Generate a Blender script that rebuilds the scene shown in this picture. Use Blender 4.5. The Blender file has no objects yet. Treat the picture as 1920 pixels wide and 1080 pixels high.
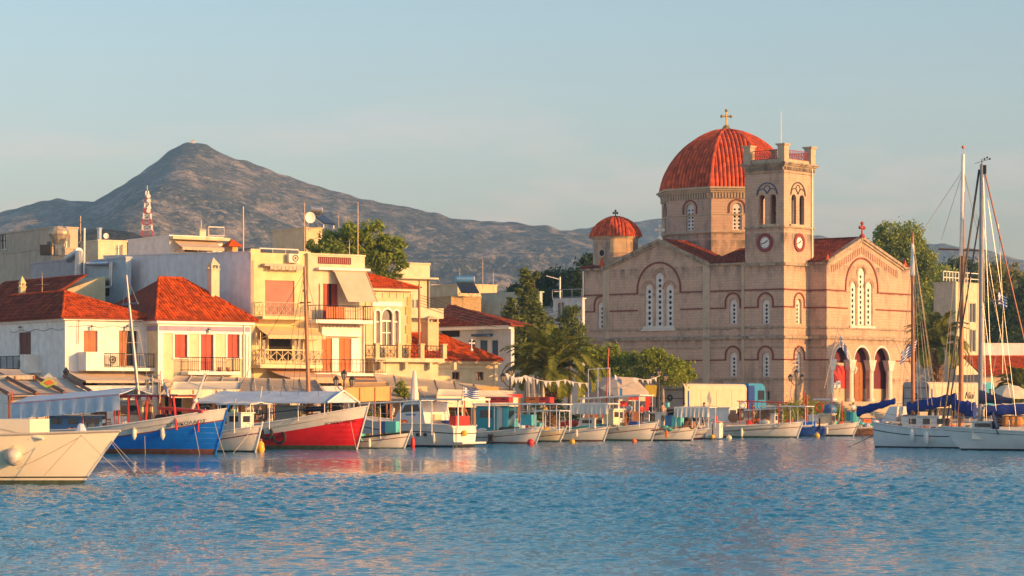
import bpy, math, random, itertools
import numpy as np
from math import sin, cos, pi, radians as R
from mathutils import Vector, noise
S = bpy.context.scene
# ---------------------------------------------------------------- camera, sky, sun, exposure
CH, FPX, HY = 3.03, 4800.0, 745.0          # eye height (m), focal length and horizon row in 1920x1080 pixels
cd = bpy.data.cameras.new('camera'); cam = bpy.data.objects.new('camera', cd); S.collection.objects.link(cam)
cam.location = (0, 0, CH); cam.rotation_euler = (R(90), 0, 0)
cd.sensor_width = 36; cd.lens = FPX/1920*36; cd.shift_y = (HY-540)/1920
cd.clip_start = .5; cd.clip_end = 30000
S.camera = cam
SUN_AZ, SUN_EL = 117.0, 13.0               # azimuth clockwise from +Y (the view axis): behind the camera, to the right
w = bpy.data.worlds.new('World'); S.world = w; w.use_nodes = True
nt = w.node_tree; nt.nodes.clear()
wo = nt.nodes.new('ShaderNodeOutputWorld'); bg = nt.nodes.new('ShaderNodeBackground')
sky = nt.nodes.new('ShaderNodeTexSky'); sky.sky_type = 'NISHITA'; sky.sun_disc = False
sky.sun_elevation = R(SUN_EL); sky.sun_rotation = R(SUN_AZ); sky.air_density = 1.0; sky.dust_density = 1.0; sky.ozone_density = 2.2
bg.inputs[1].default_value = .122
# faint banks of evening cloud low over the horizon, laid on the sky by direction
tc = nt.nodes.new('ShaderNodeTexCoord'); mp = nt.nodes.new('ShaderNodeMapping'); mp.inputs['Scale'].default_value = (9, 9, 34)
nz = nt.nodes.new('ShaderNodeTexNoise'); nz.inputs['Scale'].default_value = 1.3; nz.inputs['Detail'].default_value = 7
cr = nt.nodes.new('ShaderNodeValToRGB'); cr.color_ramp.elements[0].position = .46; cr.color_ramp.elements[1].position = .70
sp = nt.nodes.new('ShaderNodeSeparateXYZ'); mr = nt.nodes.new('ShaderNodeMapRange')
mp.inputs['Location'].default_value = (2.3, .6, 1.7); mr.inputs[1].default_value = .055; mr.inputs[2].default_value = .125; mr.inputs[3].default_value = .75; mr.inputs[4].default_value = 0
mu = nt.nodes.new('ShaderNodeMath'); mu.operation = 'MULTIPLY'
mx = nt.nodes.new('ShaderNodeMix'); mx.data_type = 'RGBA'; mx.inputs[7].default_value = (5.2, 4.3, 4.2, 1)
L = nt.links.new
L(tc.outputs['Generated'], mp.inputs[0]); L(mp.outputs[0], nz.inputs[0]); L(nz.outputs[0], cr.inputs[0])
L(tc.outputs['Generated'], sp.inputs[0]); L(sp.outputs[2], mr.inputs[0]); L(mr.outputs[0], mu.inputs[1]); L(cr.outputs[0], mu.inputs[0])
L(mu.outputs[0], mx.inputs[0]); L(sky.outputs[0], mx.inputs[6]); ti = nt.nodes.new('ShaderNodeMix'); ti.data_type = 'RGBA'; ti.blend_type = 'MULTIPLY'; ti.inputs[0].default_value = 1; tr = nt.nodes.new('ShaderNodeValToRGB'); te = tr.color_ramp.elements; te[0].position = 0; te[0].color = (1.36, .97, .83, 1); te[1].position = .22; te[1].color = (1.05, 1.02, .92, 1); L(sp.outputs[2], tr.inputs[0]); L(tr.outputs[0], ti.inputs[7])
L(mx.outputs[2], ti.inputs[6]); L(ti.outputs[2], bg.inputs[0]); L(bg.outputs[0], wo.inputs[0])
sl = bpy.data.lights.new('sun', 'SUN'); sl.energy = 3.8; sl.angle = R(.5); sl.color = (1, .47, .12)
so = bpy.data.objects.new('sun', sl); S.collection.objects.link(so)
sd = Vector((sin(R(SUN_AZ))*cos(R(SUN_EL)), cos(R(SUN_AZ))*cos(R(SUN_EL)), sin(R(SUN_EL))))
so.rotation_euler = sd.to_track_quat('Z', 'Y').to_euler()
S.view_settings.view_transform = 'Standard'; S.view_settings.look = 'None'; S.view_settings.exposure = .95; S.view_settings.gamma = 1
S.cycles.volume_bounces = 0; S.cycles.max_bounces = 6; S.cycles.transparent_max_bounces = 12

# ---------------------------------------------------------------- helpers
rnd = random.Random(7)
COL = S.collection
def P(px, py, Y): return Vector(((px-960)/FPX*Y, Y, CH-(py-HY)/FPX*Y))
def YW(py, z=0.): return (CH-z)*FPX/(py-HY)              # distance of a level-z point seen at row py
def V(*a): return Vector(a)

class MB:
    def __init__(s): s.v = []; s.f = []; s.m = []
    def add(s, vs, fs, mi=0):
        b = len(s.v); s.v += [tuple(p) for p in vs]; s.f += [tuple(i+b for i in f) for f in fs]; s.m += [mi]*len(fs)
    def hexa(s, p, mi=0): s.add(p, [(0,3,2,1),(4,5,6,7),(0,1,5,4),(1,2,6,5),(2,3,7,6),(3,0,4,7)], mi)
    def box(s, x0, x1, y0, y1, z0, z1, mi=0):
        s.hexa([(x0,y0,z0),(x1,y0,z0),(x1,y1,z0),(x0,y1,z0),(x0,y0,z1),(x1,y0,z1),(x1,y1,z1),(x0,y1,z1)], mi)
    def cbox(s, c, sx, sy, sz, mi=0, rz=0):
        p = []
        for z in (-sz/2, sz/2):
            for x, y in ((-sx/2,-sy/2),(sx/2,-sy/2),(sx/2,sy/2),(-sx/2,sy/2)):
                p.append((c[0]+x*cos(rz)-y*sin(rz), c[1]+x*sin(rz)+y*cos(rz), c[2]+z))
        s.hexa(p, mi)
    def quad(s, a, b, c, d, mi=0): s.add([a,b,c,d], [(0,1,2,3)], mi)
    def poly(s, pts, mi=0): s.add(pts, [tuple(range(len(pts)))], mi)
    def slab(s, pts, th, mi=0):                            # polygon extruded by vector th
        n = len(pts); th = Vector(th); pts = [Vector(p) for p in pts]
        s.add(pts+[p+th for p in pts], [tuple(range(n)), tuple(reversed(range(n, 2*n)))]+[(i, (i+1) % n, (i+1) % n+n, i+n) for i in range(n)], mi)
    def tube(s, p, q, r0=.02, r1=None, n=6, mi=0, cap=True):
        p, q = Vector(p), Vector(q); r1 = r0 if r1 is None else r1; d = q-p
        if d.length < 1e-6: return
        d.normalize(); u = d.cross(V(0,0,1)) if abs(d.z) < .9 else d.cross(V(1,0,0)); u.normalize(); w_ = d.cross(u)
        vs = [p+(u*cos(2*pi*i/n)+w_*sin(2*pi*i/n))*r0 for i in range(n)]+[q+(u*cos(2*pi*i/n)+w_*sin(2*pi*i/n))*r1 for i in range(n)]
        fs = [(i, (i+1) % n, (i+1) % n+n, i+n) for i in range(n)]
        if cap: fs += [tuple(reversed(range(n))), tuple(range(n, 2*n))]
        s.add(vs, fs, mi)
    def path(s, pts, r, n=5, mi=0):                        # one continuous swept tube
        pts = [Vector(p) for p in pts]; pts = [p for i, p in enumerate(pts) if i == 0 or (p-pts[i-1]).length > 1e-5]; K = len(pts)
        if K < 2: return
        u = None; vs = []
        for i, p in enumerate(pts):
            d = (pts[min(i+1, K-1)]-pts[max(i-1, 0)]).normalized()
            if u is None: u = d.cross(V(0,0,1)) if abs(d.z) < .9 else d.cross(V(1,0,0))
            u = (u-d*u.dot(d)); u = u.normalized() if u.length > 1e-6 else V(1,0,0); w_ = d.cross(u); vs += [p+(u*cos(2*pi*j/n)+w_*sin(2*pi*j/n))*r for j in range(n)]
        s.add(vs, [(i*n+j, i*n+(j+1) % n, (i+1)*n+(j+1) % n, (i+1)*n+j) for i in range(K-1) for j in range(n)]+[tuple(reversed(range(n))), tuple(range((K-1)*n, K*n))], mi)
    def sheet(s, G, th, mi=0):                             # smooth double-sided cloth from a grid of points
        h, w_ = len(G), len(G[0]); th = Vector(th); P0 = [Vector(p) for r in G for p in r]; n = len(P0)
        f = [(i*w_+j, i*w_+j+1, (i+1)*w_+j+1, (i+1)*w_+j) for i in range(h-1) for j in range(w_-1)]
        e = [j for j in range(w_)]+[i*w_+w_-1 for i in range(1, h)]+[(h-1)*w_+j for j in range(w_-2, -1, -1)]+[i*w_ for i in range(h-2, 0, -1)]
        s.add(P0+[p+th for p in P0], f+[tuple(reversed([k+n for k in q])) for q in f]+[(e[i], e[(i+1) % len(e)], e[(i+1) % len(e)]+n, e[i]+n) for i in range(len(e))], mi)
    def lathe(s, prof, c=(0,0,0), n=16, mi=0, rot=0, sx=1, sy=1):
        vs = []; m = len(prof)
        for i in range(n):
            a = 2*pi*i/n+rot
            vs += [(c[0]+r*cos(a)*sx, c[1]+r*sin(a)*sy, c[2]+z) for r, z in prof]
        fs = [(i*m+j, ((i+1) % n)*m+j, ((i+1) % n)*m+j+1, i*m+j+1) for i in range(n) for j in range(m-1)]
        s.add(vs, fs, mi)
    def ball(s, c, r, mi=0, n=10, sz=1.0):
        s.lathe([(r*sin(pi*j/n)+1e-5, -r*cos(pi*j/n)*sz) for j in range(n+1)], c, n+4, mi)
    def torus(s, c, Rr, r, axis='y', n=18, k=8, mi=0):
        vs = []; c = Vector(c)
        for i in range(n):
            a = 2*pi*i/n
            for j in range(k):
                b = 2*pi*j/k; x, z, y = (Rr+r*cos(b))*cos(a), (Rr+r*cos(b))*sin(a), r*sin(b)
                vs.append(c+(V(x, y, z) if axis == 'y' else V(y, x, z) if axis == 'x' else V(x, z, y)))
        s.add(vs, [(i*k+j, ((i+1) % n)*k+j, ((i+1) % n)*k+(j+1) % k, i*k+(j+1) % k) for i in range(n) for j in range(k)], mi)
    def mesh(s, name, mats, smooth=False):
        me = bpy.data.meshes.new(name)
        nv = len(s.v); me.vertices.add(nv); me.vertices.foreach_set('co', np.array(s.v, dtype=np.float32).ravel())
        lens = np.array([len(f) for f in s.f]); idx = np.fromiter(itertools.chain.from_iterable(s.f), dtype=np.int32)
        me.loops.add(len(idx)); me.loops.foreach_set('vertex_index', idx)
        me.polygons.add(len(lens)); st = np.zeros(len(lens), dtype=np.int32); st[1:] = np.cumsum(lens)[:-1]
        me.polygons.foreach_set('loop_start', st)
        me.polygons.foreach_set('material_index', np.array(s.m, dtype=np.int32))
        for m in (mats if isinstance(mats, (list, tuple)) else [mats]): me.materials.append(m)
        me.update(calc_edges=True); me.validate(); me.polygons.foreach_set('use_smooth', [smooth]*len(me.polygons))
        return me
    def build(s, name, mats, parent=None, smooth=False, **kw):
        if not s.v: return None
        me = s.mesh(name, mats, smooth); o = bpy.data.objects.new(name, me); COL.objects.link(o); o.parent = parent
        for k, v in kw.items(): o[k] = v
        return o
def smooth_by(o, ang=40):
    me = o.data; me.polygons.foreach_set('use_smooth', [True]*len(me.polygons)); me.set_sharp_from_angle(angle=R(ang)); return o
LABELS = {}
def thing(name, label, cat, loc=(0,0,0), rz=0., group=None):
    o = bpy.data.objects.new(name, None); COL.objects.link(o); o.location = loc; o.rotation_euler = (0,0,rz)
    o['label'] = label; o['category'] = cat
    if group: o['group'] = group
    if label in LABELS: print('DUP LABEL', label)
    LABELS[label] = 1
    return o
def tagged(o, label, cat, group=None):
    o['label'] = label; o['category'] = cat
    if group: o['group'] = group
    if label in LABELS: print('DUP LABEL', label)
    LABELS[label] = 1
    return o
def part(name, mats, parent, fn, **kw):
    m = MB(); fn(m); return m.build(name, mats, parent, **kw)
def dup(o, loc=None, rz=None, parent=None, top=True, label=None):
    c = o.copy(); COL.objects.link(c); c.parent = parent
    if loc is not None: c.location = loc
    if rz is not None: c.rotation_euler = (0,0,rz)
    if label: c['label'] = label
    for ch in [x for x in o.children]: dup(ch, parent=c)
    return c

# ---- frames: a thing's own axes, with pixel-to-surface measuring
class Frame:
    def __init__(s, px, Y, rot, z0, X=None):
        s.loc = V((px-960)/FPX*Y if X is None else X, Y, z0); s.rot = rot
        s.ex = V(cos(rot), sin(rot), 0); s.ey = V(-sin(rot), cos(rot), 0)
    def w(s, x, y, z): return s.loc+s.ex*x+s.ey*y+V(0,0,z)
    def l(s, p): d = p-s.loc; return V(d.dot(s.ex), d.dot(s.ey), d.z)
class Face:                                                # vertical plane of a frame; n = outward direction (local degrees)
    def __init__(s, fr, ox, oy, ang):
        s.fr = fr; s.o = V(ox, oy, 0); a = R(ang); s.n = V(cos(a), sin(a), 0); s.e = V(-sin(a), cos(a), 0)
    def pt(s, a, d, z): return s.o+s.e*a+s.n*d+V(0,0,z)
    def px(s, px, py, d=0.):
        fr = s.fr; n = fr.ex*s.n.x+fr.ey*s.n.y; o = fr.w(s.o.x+s.n.x*d, s.o.y+s.n.y*d, 0)
        ray = V((px-960)/FPX, 1, -(py-HY)/FPX); c = V(0,0,CH); t = (o-c).dot(n)/ray.dot(n); q = fr.l(c+ray*t)-s.o
        return q.dot(s.e), q.z
    def rect(s, x0, y0, x1, y1, d=0.):
        xm, ym = (x0+x1)/2, (y0+y1)/2
        return s.px(x0, ym, d)[0], s.px(x1, ym, d)[0], s.px(xm, y1, d)[1], s.px(xm, y0, d)[1]
    def box(s, mb, a0, a1, d0, d1, z0, z1, mi=0):
        mb.hexa([s.pt(a0,d0,z0), s.pt(a1,d0,z0), s.pt(a1,d1,z0), s.pt(a0,d1,z0), s.pt(a0,d0,z1), s.pt(a1,d0,z1), s.pt(a1,d1,z1), s.pt(a0,d1,z1)], mi)
    def arch(s, mb, ac, zs, r0, r1, d0, d1, n=14, mi=0, a0=0., a1=pi, pointed=1.0):
        for i in range(n):
            t0, t1 = a0+(a1-a0)*i/n, a0+(a1-a0)*(i+1)/n
            q = [(ac+r*cos(t), zs+r*sin(t)*pointed) for t in (t0, t1) for r in (r0, r1)]
            mb.hexa([s.pt(q[0][0],d0,q[0][1]), s.pt(q[2][0],d0,q[2][1]), s.pt(q[3][0],d0,q[3][1]), s.pt(q[1][0],d0,q[1][1]),
                     s.pt(q[0][0],d1,q[0][1]), s.pt(q[2][0],d1,q[2][1]), s.pt(q[3][0],d1,q[3][1]), s.pt(q[1][0],d1,q[1][1])], mi)
    def wall(s, mb, a0, a1, z0, z1, holes=(), depth=.25, mi=0, d=0.):
        hs = [h for h in holes]
        A = sorted({a0, a1, *[c for h in hs for c in h[:2]]}); Z = sorted({z0, z1, *[c for h in hs for c in h[2:4]]})
        for i in range(len(A)-1):
            for j in range(len(Z)-1):
                ca, cz = (A[i]+A[i+1])/2, (Z[j]+Z[j+1])/2
                if any(h[0] < ca < h[1] and h[2] < cz < h[3] for h in hs): continue
                mb.quad(s.pt(A[i],d,Z[j]), s.pt(A[i+1],d,Z[j]), s.pt(A[i+1],d,Z[j+1]), s.pt(A[i],d,Z[j+1]), mi)
        for h in hs:
            b0, b1, y0, y1 = h[:4]; ar = len(h) > 4 and h[4]
            r = (b1-b0)/2; ys = y1-r if ar else y1; dd = d-depth
            mb.quad(s.pt(b0,d,y0), s.pt(b0,dd,y0), s.pt(b0,dd,ys), s.pt(b0,d,ys), mi)
            mb.quad(s.pt(b1,d,y0), s.pt(b1,dd,y0), s.pt(b1,dd,ys), s.pt(b1,d,ys), mi)
            mb.quad(s.pt(b0,d,y0), s.pt(b1,d,y0), s.pt(b1,dd,y0), s.pt(b0,dd,y0), mi)
            if not ar: mb.quad(s.pt(b0,d,y1), s.pt(b1,d,y1), s.pt(b1,dd,y1), s.pt(b0,dd,y1), mi)
            else:
                n = 10; c = (b0+b1)/2
                for i in range(n):
                    t0, t1 = pi*i/n, pi*(i+1)/n
                    p, q = (c+r*cos(t0), ys+r*sin(t0)), (c+r*cos(t1), ys+r*sin(t1))
                    mb.quad(s.pt(p[0],d,p[1]), s.pt(p[0],d,y1), s.pt(q[0],d,y1), s.pt(q[0],d,q[1]), mi)
                    mb.quad(s.pt(p[0],d,p[1]), s.pt(q[0],d,q[1]), s.pt(q[0],dd,q[1]), s.pt(p[0],dd,p[1]), mi)

# ---- materials
_m = {}
def mat(name, c, rough=.8, var=.12, scale=1.5, metal=0., bump=0., bscale=12., stain=0., stcol=(.10,.09,.08), island=0., spec=.5, alpha=1., trans=0., planks=0.):
    if name in _m: return _m[name]
    m = bpy.data.materials.new(name); m.use_nodes = True; n = m.node_tree; b = n.nodes['Principled BSDF']; lk = n.links.new
    b.inputs['Roughness'].default_value = rough; b.inputs['Metallic'].default_value = metal
    b.inputs['Specular IOR Level'].default_value = spec
    if alpha < 1: b.inputs['Alpha'].default_value = alpha
    t = n.nodes.new('ShaderNodeTexCoord'); col = None
    def N(sc, det=5, vec=None):
        q = n.nodes.new('ShaderNodeTexNoise'); q.inputs['Scale'].default_value = sc; q.inputs['Detail'].default_value = det
        lk(vec or t.outputs['Object'], q.inputs[0]); return q
    q = N(scale); r = n.nodes.new('ShaderNodeMapRange'); r.inputs[1].default_value = .3; r.inputs[2].default_value = .7
    r.inputs[3].default_value = 1-var; r.inputs[4].default_value = 1+var; lk(q.outputs[0], r.inputs[0]); fac = r.outputs[0]
    if island:
        g = n.nodes.new('ShaderNodeNewGeometry'); r2 = n.nodes.new('ShaderNodeMapRange'); r2.inputs[3].default_value = 1-island; r2.inputs[4].default_value = 1+island
        lk(g.outputs['Random Per Island'], r2.inputs[0]); k = n.nodes.new('ShaderNodeMath'); k.operation = 'MULTIPLY'; lk(fac, k.inputs[0]); lk(r2.outputs[0], k.inputs[1]); fac = k.outputs[0]
    x = n.nodes.new('ShaderNodeMix'); x.data_type = 'RGBA'; x.blend_type = 'MULTIPLY'; x.inputs[0].default_value = 1; x.inputs[6].default_value = (*c, 1)
    lk(fac, x.inputs[7]); col = x.outputs[2]
    if stain:
        mpn = n.nodes.new('ShaderNodeMapping'); mpn.inputs['Scale'].default_value = (1.6, 1.6, .22); lk(t.outputs['Object'], mpn.inputs[0])
        q = N(1.0, 8, mpn.outputs[0]); r = n.nodes.new('ShaderNodeMapRange'); r.inputs[1].default_value = .52; r.inputs[2].default_value = .72; r.inputs[4].default_value = stain
        lk(q.outputs[0], r.inputs[0]); x = n.nodes.new('ShaderNodeMix'); x.data_type = 'RGBA'; x.inputs[7].default_value = (*stcol, 1)
        lk(r.outputs[0], x.inputs[0]); lk(col, x.inputs[6]); col = x.outputs[2]
    lk(col, b.inputs['Base Color'])
    if planks:
        wv = n.nodes.new('ShaderNodeTexWave'); wv.bands_direction = 'Z'; wv.wave_profile = 'SAW'; wv.inputs['Scale'].default_value = planks; wv.inputs['Distortion'].default_value = .6; wv.inputs['Detail Scale'].default_value = .6; lk(t.outputs['Object'], wv.inputs[0])
        u = n.nodes.new('ShaderNodeBump'); u.inputs['Strength'].default_value = .5; u.inputs['Distance'].default_value = .02; lk(wv.outputs['Fac'], u.inputs['Height']); lk(u.outputs[0], b.inputs['Normal'])
    if bump:
        q = N(bscale, 6); u = n.nodes.new('ShaderNodeBump'); u.inputs['Strength'].default_value = bump; u.inputs['Distance'].default_value = .03
        lk(q.outputs[0], u.inputs['Height']); lk(u.outputs[0], b.inputs['Normal'])
    _m[name] = m; return m
def stone_mat(name, c1, c2, mortar, stain=.5, bw=.9, bh=.42, stcol=(.10,.095,.09)):
    m = bpy.data.materials.new(name); m.use_nodes = True; n = m.node_tree; b = n.nodes['Principled BSDF']; lk = n.links.new
    b.inputs['Roughness'].default_value = .85
    t = n.nodes.new('ShaderNodeTexCoord'); s_ = n.nodes.new('ShaderNodeSeparateXYZ'); lk(t.outputs['Object'], s_.inputs[0])
    a = n.nodes.new('ShaderNodeMath'); a.operation = 'ADD'; lk(s_.outputs[0], a.inputs[0]); lk(s_.outputs[1], a.inputs[1])
    cb = n.nodes.new('ShaderNodeCombineXYZ'); lk(a.outputs[0], cb.inputs[0]); lk(s_.outputs[2], cb.inputs[1])
    k = n.nodes.new('ShaderNodeTexBrick'); k.inputs['Scale'].default_value = 1; k.inputs['Brick Width'].default_value = bw; k.inputs['Row Height'].default_value = bh
    k.inputs['Mortar Size'].default_value = .018; k.inputs['Color1'].default_value = (*c1, 1); k.inputs['Color2'].default_value = (*c2, 1); k.inputs['Mortar'].default_value = (*mortar, 1)
    lk(cb.outputs[0], k.inputs[0]); col = k.outputs[0]
    for sc, lo, hi, amt, cc in ((.35, .45, .75, .35, (c1[0]*.75, c1[1]*.72, c1[2]*.72)), (3., .45, .8, .35, (c2[0]*.7, c2[1]*.68, c2[2]*.66)), (0, .5, .74, stain, stcol), ('L', .42, .62, .85, (.13,.115,.10))):
        q = n.nodes.new('ShaderNodeTexNoise'); q.inputs['Scale'].default_value = 1.3 if sc == 'L' else sc or .9; q.inputs['Detail'].default_value = 9; q.inputs['Roughness'].default_value = .65
        if sc and sc != 'L': lk(t.outputs['Object'], q.inputs[0])
        else:
            mpn = n.nodes.new('ShaderNodeMapping'); mpn.inputs['Scale'].default_value = (.9, .9, .35); lk(t.outputs['Object'], mpn.inputs[0]); lk(mpn.outputs[0], q.inputs[0])
        r = n.nodes.new('ShaderNodeMapRange'); r.inputs[1].default_value = lo; r.inputs[2].default_value = hi; r.inputs[4].default_value = amt; lk(q.outputs[0], r.inputs[0])
        fo = r.outputs[0]
        if sc == 'L':                                       # soot and run-off stains that gather below and on the ledges
            acc = None
            for zl, ht, up in ((8.35, .9, .25), (9.4, .35, .1), (15.9, 1.3, .15), (4.0, .7, .1), (19.8, .6, .1), (26.4, 1.2, .2), (13.3, .3, .0), (18.9, 2.2, .3)):
                a1 = n.nodes.new('ShaderNodeMapRange'); a1.inputs[1].default_value = zl-ht; a1.inputs[2].default_value = zl; lk(s_.outputs[2], a1.inputs[0])
                a2 = n.nodes.new('ShaderNodeMapRange'); a2.inputs[1].default_value = zl+up; a2.inputs[2].default_value = zl+up+.05; a2.inputs[3].default_value = 1; a2.inputs[4].default_value = 0; lk(s_.outputs[2], a2.inputs[0])
                a3 = n.nodes.new('ShaderNodeMath'); a3.operation = 'MULTIPLY'; lk(a1.outputs[0], a3.inputs[0]); lk(a2.outputs[0], a3.inputs[1])
                if acc: a4 = n.nodes.new('ShaderNodeMath'); a4.operation = 'MAXIMUM'; lk(acc, a4.inputs[0]); lk(a3.outputs[0], a4.inputs[1]); acc = a4.outputs[0]
                else: acc = a3.outputs[0]
            a5 = n.nodes.new('ShaderNodeMath'); a5.operation = 'MULTIPLY'; lk(acc, a5.inputs[0]); lk(fo, a5.inputs[1]); fo = a5.outputs[0]
        x = n.nodes.new('ShaderNodeMix'); x.data_type = 'RGBA'; x.inputs[7].default_value = (*cc, 1); lk(fo, x.inputs[0]); lk(col, x.inputs[6]); col = x.outputs[2]
    lk(col, b.inputs['Base Color'])
    u = n.nodes.new('ShaderNodeBump'); u.inputs['Strength'].default_value = .5; u.inputs['Distance'].default_value = .03
    q = n.nodes.new('ShaderNodeTexNoise'); q.inputs['Scale'].default_value = 5; q.inputs['Detail'].default_value = 6; lk(t.outputs['Object'], q.inputs[0])
    ad = n.nodes.new('ShaderNodeMath'); ad.operation = 'SUBTRACT'; lk(q.outputs[0], ad.inputs[0]); lk(k.outputs['Fac'], ad.inputs[1]); lk(ad.outputs[0], u.inputs['Height']); lk(u.outputs[0], b.inputs['Normal'])
    _m[name] = m; return m
M_stone = stone_mat('ochre_ashlar', (.62,.43,.31), (.55,.38,.275), (.43,.31,.23), .6, .62, .30)
M_stone2 = stone_mat('dark_weathered_stone', (.30,.25,.19), (.25,.21,.16), (.16,.13,.1), .75)
M_tan = mat('tan_stone_trim', (.50,.40,.28), stain=.45)
M_brick = mat('maroon_brick_band', (.20,.045,.035), var=.25, scale=4)
M_dark = mat('dark_interior', (.018,.016,.016), .9)
M_white = mat('white_plaster', (.82,.78,.73), stain=.25, stcol=(.4,.37,.33))
M_grey = mat('weathered_grey_plaster', (.84,.76,.74), stain=.4, stcol=(.52,.47,.45), var=.1)
M_marble = mat('pale_marble', (.66,.62,.56), .5)
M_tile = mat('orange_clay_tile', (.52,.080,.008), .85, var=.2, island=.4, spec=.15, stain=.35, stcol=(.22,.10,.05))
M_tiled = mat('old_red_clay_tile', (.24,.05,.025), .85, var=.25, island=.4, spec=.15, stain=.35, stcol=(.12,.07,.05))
M_domeb = mat('dome_groove_shade_red', (.20,.03,.012), .9)  # dome panel colour darkened to paint the shade between the ribs
M_dome = mat('dome_red_tile', (.56,.095,.035), .85, spec=.15, var=.3, scale=2.0, island=.3, stain=.3, stcol=(.16,.06,.04))
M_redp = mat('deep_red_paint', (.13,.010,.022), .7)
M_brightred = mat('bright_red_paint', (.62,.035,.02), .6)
M_wood = mat('brown_wood', (.33,.12,.035), .6, var=.3, scale=6)
M_black = mat('black_iron', (.02,.02,.022), .5)
M_metal = mat('grey_metal', (.35,.36,.38), .35, metal=.8)
M_whitep = mat('white_paint', (.80,.78,.73), .4, var=.06, stain=.15, stcol=(.5,.4,.3))
M_glass = mat('dark_window_glass', (.03,.035,.045), .08, spec=.8)

def pane_holes(mb, face, a0, a1, z0, z1, cols, rows, rh, d, th=.06, mi=0, arch=True):   # pierced slab: one octagonal hole per cell
    zt = z1; r = (a1-a0)/2
    if arch:
        zt = z1-r; n = 10; c = (a0+a1)/2
        for i in range(n):
            t0, t1 = pi*i/n, pi*(i+1)/n
            mb.add([face.pt(c,d,zt), face.pt(c+r*cos(t0),d,zt+r*sin(t0)), face.pt(c+r*cos(t1),d,zt+r*sin(t1))], [(0,1,2)], mi)
    cw, chh = (a1-a0)/cols, (zt-z0)/rows
    for i in range(cols):
        for j in range(rows):
            ca, cz = a0+cw*(i+.5), z0+chh*(j+.5)
            sq = []
            for k in range(8):
                t = pi/8+k*pi/4; x, y = cos(t), sin(t); mm = max(abs(x), abs(y)); sq.append((ca+x/mm*cw/2, cz+y/mm*chh/2))
            ho = [(ca+rh*cos(pi/8+k*pi/4), cz+rh*sin(pi/8+k*pi/4)) for k in range(8)]
            vs = [face.pt(p[0],d,p[1]) for p in sq]+[face.pt(p[0],d,p[1]) for p in ho]+[face.pt(p[0],d-th,p[1]) for p in ho]
            cn = [(ca+cw/2*sx, cz+chh/2*sy) for sx, sy in ((1,1),(-1,1),(-1,-1),(1,-1))]; b = len(vs); vs += [face.pt(p[0],d,p[1]) for p in cn]
            fs = [(k, (k+1) % 8, 8+(k+1) % 8, 8+k) for k in range(8)]+[(8+k, 8+(k+1) % 8, 16+(k+1) % 8, 16+k) for k in range(8)]
            fs += [(0, b, 1), (2, b+1, 3), (4, b+2, 5), (6, b+3, 7)]
            mb.add(vs, fs, mi)

def tiles(mb, pts, tw=.24, tl=.40, lift=.05, mi=0, rr=None):       # rows of barrel tiles over a planar polygon
    pts = [Vector(p) for p in pts]; n = (pts[1]-pts[0]).cross(pts[2]-pts[0]).normalized()
    if n.z < 0: n = -n
    u = V(0,0,1).cross(n).normalized(); v = n.cross(u).normalized()      # v runs up the slope
    o = pts[0]; q = [((p-o).dot(u), (p-o).dot(v)) for p in pts]
    def inside(x, y):
        c = False
        for i in range(len(q)):
            (x0, y0), (x1, y1) = q[i], q[i-1]
            if (y0 > y) != (y1 > y) and x < (x1-x0)*(y-y0)/(y1-y0)+x0: c = not c
        return c
    us = [a for a, b in q]; vs_ = [b for a, b in q]
    nu = int((max(us)-min(us))/tw)+1; nv = int((max(vs_)-min(vs_))/tl)+1
    g = rr or rnd
    for i in range(nu):
        for j in range(nv):
            cu, cv = min(us)+(i+.5)*tw, min(vs_)+(j+.5)*tl
            if not inside(cu, cv): continue
            j1 = g.uniform(-.012, .012); vv = []
            for (y, h) in ((cv-tl*.56, lift*.55+g.uniform(0, .015)), (cv+tl*.5, .0)):
                for k in range(5):
                    t = pi*k/4; vv.append(o+u*(cu+j1-cos(t)*tw*.46)+v*y+n*(h+sin(t)*lift*1.1))
            mb.add(vv, [(k, k+1, k+6, k+5) for k in range(4)]+[(0,1,2,3,4)], mi)
def roof(parent, planes, mt, caps=(), tw=.24, tl=.4, th=.1, capr=.1, lift=.05):     # planes: polygons, caps: ridge lines
    def base(m):
        for p in planes: m.slab([Vector(a)-V(0,0,.02) for a in p], (0,0,-th))
    rf = part('roof', M_tiled, parent, base)
    part('roof_tiles', mt, rf, lambda m: [tiles(m, p, tw, tl, lift) for p in planes], kind='stuff')
    def cp(m):
        for a, b in caps:
            a, b = Vector(a), Vector(b); n = max(1, int((b-a).length/.4))
            for i in range(n):
                p, q = a.lerp(b, i/n), a.lerp(b, (i+.98)/n); m.tube(p+V(0,0,.02), q+V(0,0,.02), capr*1.12, capr*.9, 7)
    part('ridge_tiles', mt, rf, cp, kind='stuff')
    return rf
# ================================================================ THE SETTING
def ground_mat():
    m = mat('pale_stone_paving', (.40,.33,.26), .9, var=.2, scale=.8, bump=.2); return m
QE = [(-400,60),(-60,140),(-30,150),(-16.7,157),(-2.2,172),(3.4,184),(13.6,192),(22.8,203),(30.5,212),(44.4,222),(120,252),(420,330)]     # quay edge
GZ = .9
def ground(m):
    for (x0,y0),(x1,y1) in zip(QE, QE[1:]):
        m.quad((x0,y0,GZ),(x1,y1,GZ),(x1*1.2,2000,GZ),(x0*1.2,2000,GZ))
    m.quad((-480,2000,GZ),(504,2000,GZ),(3000,9000,GZ),(-3000,9000,GZ))
    m.quad((-3000,0,GZ),(-400,60,GZ),(-480,2000,GZ),(-3000,9000,GZ)); m.quad((420,330,GZ),(3000,900,GZ),(3000,9000,GZ),(504,2000,GZ))
part('ground', ground_mat(), None, ground, kind='structure')
M_quay = mat('quay_concrete', (.36,.32,.27), .9, var=.25, stain=.6)
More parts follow.
